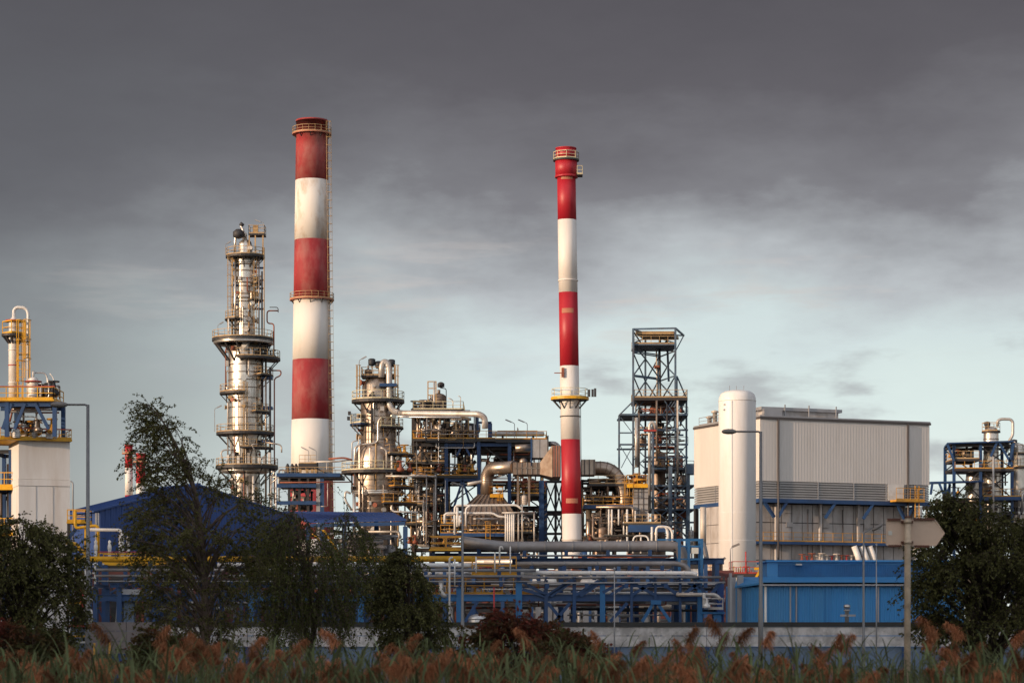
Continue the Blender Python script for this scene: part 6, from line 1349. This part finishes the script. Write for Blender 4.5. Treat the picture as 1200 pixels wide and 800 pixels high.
# ------------------------------------------------------------------ lamps and sign
def lamp(px, Y, top, arm_px, label, r=.075, head=.6, m='lamp_pole', rise=0., hm='lamp_head'):
    k = K(Y); x, z = k.x(px), k.z(top); xa = k.x(arm_px); sg = 1 if xa > x else -1
    t = thing('street_lamp', label, 'street lamp', (x, Y, 0))
    MB().tube([(x, Y, 0), (x, Y, z*.33), (x, Y, z*.335), (x, Y, z)], [r*1.35, r*1.3, r, r*.75], 12).build('pole', m, t)
    arm = [(x, Y, z-.04), (x+sg*.1, Y, z), (xa, Y, z+rise)]
    MB().tube(arm, r*.5, 8).build('arm', m, t)
    c = V((xa+sg*head*.42, Y, z+rise)); n = 12; vs = []
    prof = [(-.5, .06), (-.44, .5), (-.2, .95), (.1, 1), (.34, .8), (.46, .45), (.5, .05)]
    mb = MB(); mb.lathe(c, [(w*head*.23, u*head) for u, w in prof], 14, axis=(V((sg, 0, rise/abs(xa-x) if rise else 0)).normalized(), V((0, 1, 0)), V((0, 0, .78))))
    h = mb.build('lamp_head', hm, t)
    MB().lathe(c+V((sg*head*.08, 0, -head*.07)), [(.02, -head*.32), (head*.1, -head*.2), (head*.12, 0), (head*.1, head*.2), (.02, head*.32)], 12, axis=(V((sg, 0, 0)), V((0, 1, 0)), V((0, 0, .6)))).build('lens', 'lamp_glass', h)
    MB().box(x-r*1.5, x+r*1.5, Y-r*1.36-.02, Y-r*1.36+.02, .6, 1.1).build('access_door', m, t)
    return t
lamp(103, 80, 474, 78, 'tall lamp post left of the blue shed, its arm reaching left to the white block', .07, .6)
lamp(891.5, 91, 505.5, 862, 'tall lamp post before the white tank and hall, arm pointing left', .075, .58)
lamp(1012, 104, 623, 1022, 'shorter lamp post before the blue shed, arm rising right beside the arrow sign', .055, .55, rise=.2)
lamp(542, 104, 568, 537, 'slender grey lamp post standing before the pipe rack in the middle', .06, .34, rise=.05)
k = K(106); t = thing('utility_pole', 'very thin grey pole close left of the arrow sign before the blue shed', 'pole', (k.x(1027), k.Y, 0))
MB().tube([(k.x(1027), k.Y, 0), (k.x(1027), k.Y, k.z(640))], [.035, .025], 8).build('shaft', 'galvanised', t); MB().lathe((k.x(1027), k.Y, k.z(640)), [(.03, 0), (.05, .02), (.05, .1), (.01, .14)], 8).build('cap', 'galvanised', t)
k = K(107); t = thing('utility_pole', 'very thin grey pole in front of the right half of the pipe rack', 'pole', (k.x(720), k.Y, 0))
MB().tube([(k.x(720), k.Y, 0), (k.x(720), k.Y, k.z(668))], [.035, .025], 8).build('shaft', 'galvanised', t); MB().lathe((k.x(720), k.Y, k.z(668)), [(.03, 0), (.05, .02), (.05, .1), (.01, .14)], 8).build('cap', 'galvanised', t)
def sign():
    k = K(32); X, Z = k.x, k.z; Y = k.Y
    t = thing('direction_sign', 'beige back of an arrow-shaped direction sign on a tan pole at right', 'sign', (X(1063), Y, 0))
    MB().tube([(X(1063), Y, 0), (X(1063.5), Y, Z(640)), (X(1064), Y, Z(606.5))], [.044, .043, .042], 16).build('pole', 'sign_pole', t)
    MB().lathe((X(1064), Y, Z(606.5)), [(.05, 0), (.04, .02), (.01, .03)], 12).build('pole_cap', 'rust_bracket', t)
    a = [(1040, 609), (1097, 608.5), (1108, 624), (1098, 638.5), (1040, 638)]; n = 5
    vs = [(X(p), Y-.1, Z(q)) for p, q in a]+[(X(p), Y-.085, Z(q)) for p, q in a]
    b = MB().add(vs, [(0, 1, 2, 3, 4), (9, 8, 7, 6, 5)]+[(i, i+5, (i+1) % 5+5, (i+1) % 5) for i in range(5)]).build('board', 'sign_back', t)
    b.location.y = .19           # the board hangs on the far side of its pole
    rim = MB()
    for i in range(5):
        p, q = a[i], a[(i+1) % 5]; rim.bar((X(p[0]), Y+.087, Z(p[1])), (X(q[0]), Y+.087, Z(q[1])), .012, .014)
    rim.build('rim', 'sign_back', t)
    for p, q, y in ((1041, 1056, 608), (1072, 1096, 607.6), (1042, 1057, 639), (1073, 1090, 639.4)): MB().box(X(p), X(q), Y+.055, Y+.12, Z(y+1.4), Z(y-1.2)).build('clamp_strip', 'rust_bracket', t)
    for y in (611, 635): MB().lathe((X(1063.8), Y, Z(y)), [(.043, -.02), (.052, -.02), (.052, .02), (.043, .02)], 14).build('clamp_ring', 'sign_pole', t)
    for y in (611, 635): MB().box(X(1057), X(1071), Y+.056, Y+.084, Z(y+1.5), Z(y-1.5)).build('bracket', 'rust_bracket', t)
    MB().box(X(1042), X(1046.5), Y+.08, Y+.086, Z(626.5), Z(621.5)).build('sticker', 'sticker', t)
sign()

# ------------------------------------------------------------------ trees and bushes
def leaf_mesh(name, m, parent, pts, q, size, up=.3):
    """one leaf-sized diamond at every point"""
    vs = []; fs = []; ox, oy, oz = ORG[parent.name]
    for (x, y, z, dx, dy, dz) in pts:
        l = size*q.uniform(.65, 1.25); w = l*q.uniform(.28, .42)
        a = V((dx+q.uniform(-.7, .7), dy+q.uniform(-.7, .7), dz+q.uniform(-.7, .5)))
        if a.length < .05: a = V((0, 0, -1))
        a.normalize(); b = a.cross(V((q.uniform(-1, 1), q.uniform(-1, 1), q.uniform(-1, 1)))); b.normalize()
        o = V((x-ox, y-oy, z-oz)); i = len(vs); c = o+a*l*.5
        vs += [o, c+b*w, o+a*l, c-b*w]; fs.append((i, i+1, i+2, i+3))
    me = bpy.data.meshes.new(name); me.from_pydata([tuple(v) for v in vs], [], fs); me.materials.append(M[m])
    o = bpy.data.objects.new(name, me); col.objects.link(o); o.parent = parent; ORG[o.name] = ORG[parent.name]; return o
def env_at(env, py):
    for (a, l0, r0), (b, l1, r1) in zip(env, env[1:]):
        if a <= py <= b: f = (py-a)/(b-a); return l0+(l1-l0)*f, r0+(r1-r0)*f
    return None
def tree(name, label, cat, Y, env, trunk, nclump, leafm, barkm, seed, twigs=5, tl=(.5, 1.0), nleaf=14, droop=.7, size=.085, r0=.13, depth=.8, edge=.6, group=None, flat=0.):
    """env: outline rows (photo row, left, right) turned into a crown of that width and depth at distance Y"""
    q = random.Random(seed); k = K(Y); s = k.s
    b = k.p(*trunk[0]); t = thing(name, label, cat, (b.x, Y, 0), group)
    tp = [V((b.x, Y, 0))]+[k.p(px, py, q.uniform(-.25, .25)) for px, py in trunk]
    tp = bend(tp, .8, 3); n = len(tp); rs = [max(.012, r0*(1-i/(n-1))**.8) for i in range(n)]
    tr = MB().tube(tp, rs, 9).build('trunk', barkm, t)
    pts = []; limbs = MB(); cl = []; y0, y1 = env[0][0], env[-1][0]
    # clumps inside the outline, denser near its skin; rows weighted by width
    wmax = max(r-l for _, l, r in env)
    while len(cl) < nclump:
        py = q.uniform(y0, y1); e = env_at(env, py)
        if not e or q.random() > (e[1]-e[0])/wmax+.22: continue
        c, h = (e[0]+e[1])/2, (e[1]-e[0])/2; h = max(h*.45, h-sum(tl)*.22*(1-droop*.6)/s)
        f = q.uniform(-1, 1); h *= q.choice((1, 1, 1, 1, 1.12, 1.3)); g = math.sqrt(max(0, 1-f*f))*q.uniform(-1, 1)*depth
        cl.append(V(((c+f*h-600)*s, Y+g*h*s, k.z(py)+(0 if py > y0+30 else -.1))))
    ztr = [p.z for p in tp]
    for c in cl:
        # a limb from the trunk below the clump
        zt = min(max(c.z-q.uniform(.3, 1.6)-abs(c.x-tp[n//2].x)*.25, .5), ztr[-1]-.05)
        j = min(range(n), key=lambda i: abs(ztr[i]-zt)); o = tp[j]; d = c-o
        if q.random() < .55:
            mid = o.lerp(c, .55)+V((0, 0, .14*d.length)); r = min(rs[j]*.55, .012+.010*d.length)
            limbs.tube(bend([o, mid, c], d.length*.4, 3), [r*(1-.13*i) for i in range(6)], 5, False)
        out = V((d.x, d.y, 0)); out = out.normalized() if out.length > .01 else V((1, 0, 0))
        for _ in range(twigs):
            ln = q.uniform(*tl); dirn = (out*q.uniform(.1, .9)+V((q.uniform(-.7, .7), q.uniform(-.7, .7), q.uniform(-.25, .7)))).normalized(); p = c.copy(); path = [p.copy()]; m = 6
            for i in range(m):
                dirn = (dirn+V((0, 0, -droop*(.4+.6*i/m)))).normalized(); p = p+dirn*ln/m; path.append(p.copy())
            limbs.tube(path[::2], [.007, .005, .003, .002], 3, False)
            for _ in range(nleaf):
                f = q.random()**.8*m; i = min(m-1, int(f)); w = path[i].lerp(path[i+1], f-i); dd = path[i+1]-path[i]; dd.normalize()
                pts.append((w.x+q.gauss(0, .025), w.y+q.gauss(0, .025), max(.05, w.z+q.gauss(0, .02)), dd.x, dd.y, dd.z))
    limbs.build('branches', barkm, t)
    leaf_mesh('crown', leafm, t, pts, q, size)
    return t
def vegetation():
    # the birch in front of the blue shed: a leaning top above a broad skirt
    env = [(470, 168, 186), (482, 166, 200), (500, 160, 214), (520, 152, 226), (545, 160, 248), (565, 170, 268), (585, 158, 296), (605, 152, 308), (630, 150, 300), (660, 155, 296), (690, 160, 290), (720, 168, 283), (745, 178, 276), (770, 190, 272)]
    tree('birch_tree', 'tall slender birch with leaning top in front of the dark blue shed', 'tree', 62, env, [(240, 770), (241, 690), (236, 620), (228, 570), (210, 530), (190, 492), (178, 473)], 280, 'leaf_birch', 'bark_pale', 1, 6, (.4, .85), 24, .3, .06, .11)
    # weeping curtains
    env = [(590, 326, 352), (605, 312, 372), (625, 306, 388), (655, 304, 396), (690, 308, 398), (720, 322, 396), (735, 326, 394)]
    tree('birch_tree', 'weeping birch with hanging curtain twigs right of the tall birch', 'tree', 66, env, [(366, 770), (367, 700), (352, 640), (345, 600)], 150, 'leaf_weeping', 'bark_pale', 2, 6, (.9, 2.0), 32, 1.0, .062, .07, depth=.6)
    env = [(598, 398, 412), (615, 392, 428), (640, 390, 440), (670, 388, 446), (692, 388, 445)]
    tree('birch_tree', 'small weeping birch with thin drooping shoots left of the round bushy birch', 'tree', 68, env, [(397, 770), (400, 700), (404, 640), (405, 604)], 50, 'leaf_weeping', 'bark_pale', 3, 5, (.7, 1.6), 30, 1.0, .062, .05, depth=.6)
    env = [(638, 466, 478), (650, 455, 490), (668, 446, 496), (690, 440, 506), (710, 438, 520), (728, 442, 528), (742, 450, 526), (757, 458, 520)]
    tree('birch_tree', 'rounded dark bushy young birch in front of the rack, left of the slender lamp post', 'tree', 64, env, [(482, 770), (480, 700), (472, 645)], 165, 'leaf_dark', 'bark_dark', 4, 6, (.35, .8), 24, .5, .065, .07)
    # left and right dark trees
    env = [(605, 8, 40), (618, -8, 66), (632, -20, 84), (655, -30, 92), (680, -30, 96), (705, -30, 98), (730, -30, 92), (755, -30, 84), (775, -30, 78)]
    tree('shade_tree', 'broad dark tree filling the left edge below the white block', 'tree', 54, env, [(20, 790), (22, 700), (26, 640), (28, 612)], 270, 'leaf_dark', 'bark_dark', 5, 6, (.35, .8), 22, .45, .062, .1)
    env = [(576, 1108, 1135), (588, 1102, 1152), (602, 1096, 1172), (618, 1088, 1215), (638, 1082, 1240), (660, 1074, 1245), (685, 1072, 1245), (710, 1074, 1245), (735, 1085, 1240), (752, 1100, 1235)]
    tree('shade_tree', 'broad dark tree at the right behind the arrow sign', 'tree', 50, env, [(1165, 790), (1162, 700), (1150, 650), (1128, 600)], 360, 'leaf_dark', 'bark_dark', 6, 6, (.3, .75), 22, .4, .06, .11)
    # shrubs
    env = [(716, 585, 612), (724, 572, 632), (735, 560, 655), (748, 552, 676), (765, 550, 690), (785, 552, 690)]
    tree('shrub', 'wine-red and green shrub in front of the wall in the middle', 'shrub', 46, env, [(606, 790), (606, 745), (598, 725)], 120, 'leaf_red', 'bark_dark', 7, 6, (.2, .5), 14, .2, .085, .03)
    env = [(742, 655, 690), (752, 640, 705), (768, 636, 708), (785, 640, 705)]
    tree('shrub', 'low reddish shrub just right of the larger wine-red one', 'shrub', 43, env, [(672, 795), (672, 765), (672, 752)], 50, 'leaf_red', 'bark_dark', 8, 5, (.2, .4), 12, .2, .08, .03)
    env = [(728, -10, 22), (738, -20, 48), (752, -20, 66), (770, -20, 74), (795, -20, 80)]
    tree('shrub', 'reddish shrub in the bottom left corner under the left tree', 'shrub', 36, env, [(20, 800), (20, 770), (18, 745)], 110, 'leaf_red', 'bark_dark', 9, 6, (.18, .4), 14, .2, .07, .03)
    env = [(738, 170, 190), (748, 160, 205), (765, 150, 215), (785, 150, 218)]
    tree('shrub', 'small dull shrub at the foot of the tall birch', 'shrub', 44, env, [(182, 795), (182, 765), (182, 748)], 50, 'leaf_red', 'bark_dark', 10, 5, (.2, .4), 12, .2, .08, .03)
    env = [(748, 100, 125), (758, 88, 140), (775, 84, 145), (795, 84, 145)]
vegetation()

# ------------------------------------------------------------------ reed bed
def reeds():
    q = random.Random(77)
    def blade(mb, o, d, ln, w, sag):
        o = V(o); d = V(d).normalized(); sd = d.cross(V((0, 0, 1)))
        sd = sd.normalized() if sd.length > .01 else V((1, 0, 0)); p = o.copy(); vs = []; n = 5
        for i in range(n+1):
            ww = w*(1-(i/n)**1.6)*(.6+.4*min(1, i)); vs += [p-sd*ww, p+sd*ww]; d = (d+V((0, 0, -sag*(i+1)/n))).normalized(); p = p+d*ln/n
        mb.add(vs, [(2*i, 2*i+1, 2*i+3, 2*i+2) for i in range(n)])
    protos = []
    for i in range(6):
        h = 1.0; t = bpy.data.objects.new('reed', None); ORG[t.name] = V((0, 0, 0)); parts = []
        lean = V((q.uniform(-.06, .12), q.uniform(-.08, .08), 0)); H_ = 2.45
        st = [V((0, 0, 0)), V((lean.x*.3, lean.y*.3, H_*.5)), V((lean.x, lean.y, H_*.86))]
        parts.append(MB().tube(bend(st, .5, 3), [.011, .01, .009, .008, .007, .006], 5).build('stem', 'reed_stem', None, V((0, 0, 0))))
        for j in range(5):
            z = H_*q.uniform(.35, .82); a = q.uniform(0, 2*pi); mb = MB()
            blade(mb, (lean.x*z/H_, lean.y*z/H_, z), (cos(a), sin(a), q.uniform(.5, 1.6)), q.uniform(.35, .6), q.uniform(.008, .013), q.uniform(.3, .7))
            parts.append(mb.build('leaf', 'reed_leaf', None, V((0, 0, 0))))
        mb = MB(); base = st[-1]; side = q.choice((1, 1, -1)); bow = V((side*q.uniform(.15, .5), q.uniform(-.3, .3), 1.0)).normalized()
        axis = [base]; d = bow.copy(); L_ = q.uniform(.22, .34)
        for j in range(8): d = (d+V((side*.05, 0, -.06))).normalized(); axis.append(axis[-1]+d*L_/8)
        for j in range(420):
            f = q.random()*7.99; k_ = int(f); o = axis[k_].lerp(axis[k_+1], f-k_); a = q.uniform(0, 2*pi); u = f/8
            out = V((cos(a)*.75+side*.5, sin(a)*.75, q.uniform(.1, 1.1))).normalized()
            blade(mb, o, out, q.uniform(.09, .21)*(1.05-u*.5), .0044, q.uniform(.6, 1.5))
        mb.tube(axis, [.005]*9, 4); parts.append(mb.build('plume', 'reed_plume', None, V((0, 0, 0))))
        protos.append(parts)
    # plume positions read off the photograph, then filled out
    spots = []
    for px in range(-8, 1212, 11):
        for row in range(3):
            Y = (23, 28, 33.5)[row]+q.uniform(-1.6, 1.6); p = px+q.uniform(-9, 9); y = (793, 780, 765)[row]+q.uniform(-15, 17)+7*sin(p*.021)+5*sin(p*.05+1)
            if row == 2 and (q.random() < .5): continue
            if q.random() < .28: continue
            if p < 95 and y < 765: y += 14
            if abs(p-1063) < 16 and Y < 35: continue
            spots.append((p, y, Y))
    spots += [(848, 728, 34), (235, 752, 32), (848, 738, 33.6), (900, 742, 33), (1093, 730, 34), (1130, 734, 34), (1184, 742, 34), (978, 744, 33), (466, 745, 34), (396, 742, 33), (335, 752, 33), (690, 745, 34), (602, 742, 34), (115, 738, 33), (1000, 748, 33)]
    q.shuffle(spots); used = 0
    for (px, py, Y) in spots[:299]:
        k = K(Y); z = k.z(py+16); sc_ = z/(2.45*.86); pr = protos[used % 6]
        t = bpy.data.objects.new('reed', None); col.objects.link(t)
        zone = next(w for lim, w in ((100, 'under the left tree'), (200, 'left of the tall birch trunk'), (310, 'below the tall birch'), (440, 'below the weeping birches'), (540, 'below the round bushy birch'), (700, 'before the wine-red shrub'), (860, 'before the wall under the pipe rack'), (1050, 'before the wall under the bright blue shed'), (9999, 'by the sign pole and the right tree')) if px < lim)
        tag(t, 'rust-brown feathery reed in the reed bed '+zone, 'reed', 'reeds '+zone)
        t.location = (k.x(px), Y, 0); t.scale = (1, 1, sc_); t.rotation_euler = (q.uniform(-.06, .06), q.uniform(-.07, .07), q.uniform(-.8, .8))
        t.scale = (sc_, sc_, sc_)
        for o in pr:
            c = o if (used < 6) else o.copy()
            if used >= 6: col.objects.link(c)
            c.parent = t
        used += 1
    # the green mass between them
    mb = MB()
    for i in range(8000):
        Y = q.uniform(19, 42); k = K(Y); px = q.uniform(-30, 1230)
        if abs(px-1063) < 12 and Y < 33: continue
        hmax = min(2.45, k.z(760+q.uniform(-7, 32)) if q.random() < .95 else k.z(743)); x = k.x(px); a = q.uniform(0, 2*pi)
        z = max(.2, hmax-q.random()**1.5*1.3-.12); blade(mb, (x, Y, z), (cos(a)*.7, sin(a)*.7, q.uniform(.4, 2.0)), q.uniform(.3, .6), q.uniform(.008, .015), q.uniform(.3, .8))
    for i in range(900):
        Y = q.uniform(20, 42); k = K(Y); x = k.x(q.uniform(-30, 1230)); h = min(2.2, k.z(q.uniform(758, 790))); mb.tube([(x, Y, 0), (x+q.uniform(-.15, .15), Y, h)], [.01, .006], 4, False)
    o = mb.build('reed_leaves', 'reed_leaf', None, V((0, 30, 0))); tag(o, 'dense green reed leaves filling the reed bed', 'reeds', kind='stuff')
    # low weeds under the reeds and up to the wall
    mb = MB()
    for i in range(9000):
        Y = q.uniform(24, 108); k = K(Y); x = k.x(q.uniform(-60, 1260)); a = q.uniform(0, 2*pi)
        blade(mb, (x, Y, 0), (cos(a)*.5, sin(a)*.5, 1.4), q.uniform(.4, 1.0), q.uniform(.015, .03), q.uniform(.1, .4))
    o = mb.build('weeds', 'leaf_birch', None, V((0, 60, 0))); tag(o, 'rough dark grass on the ground between reeds and wall', 'grass', kind='stuff')
reeds()
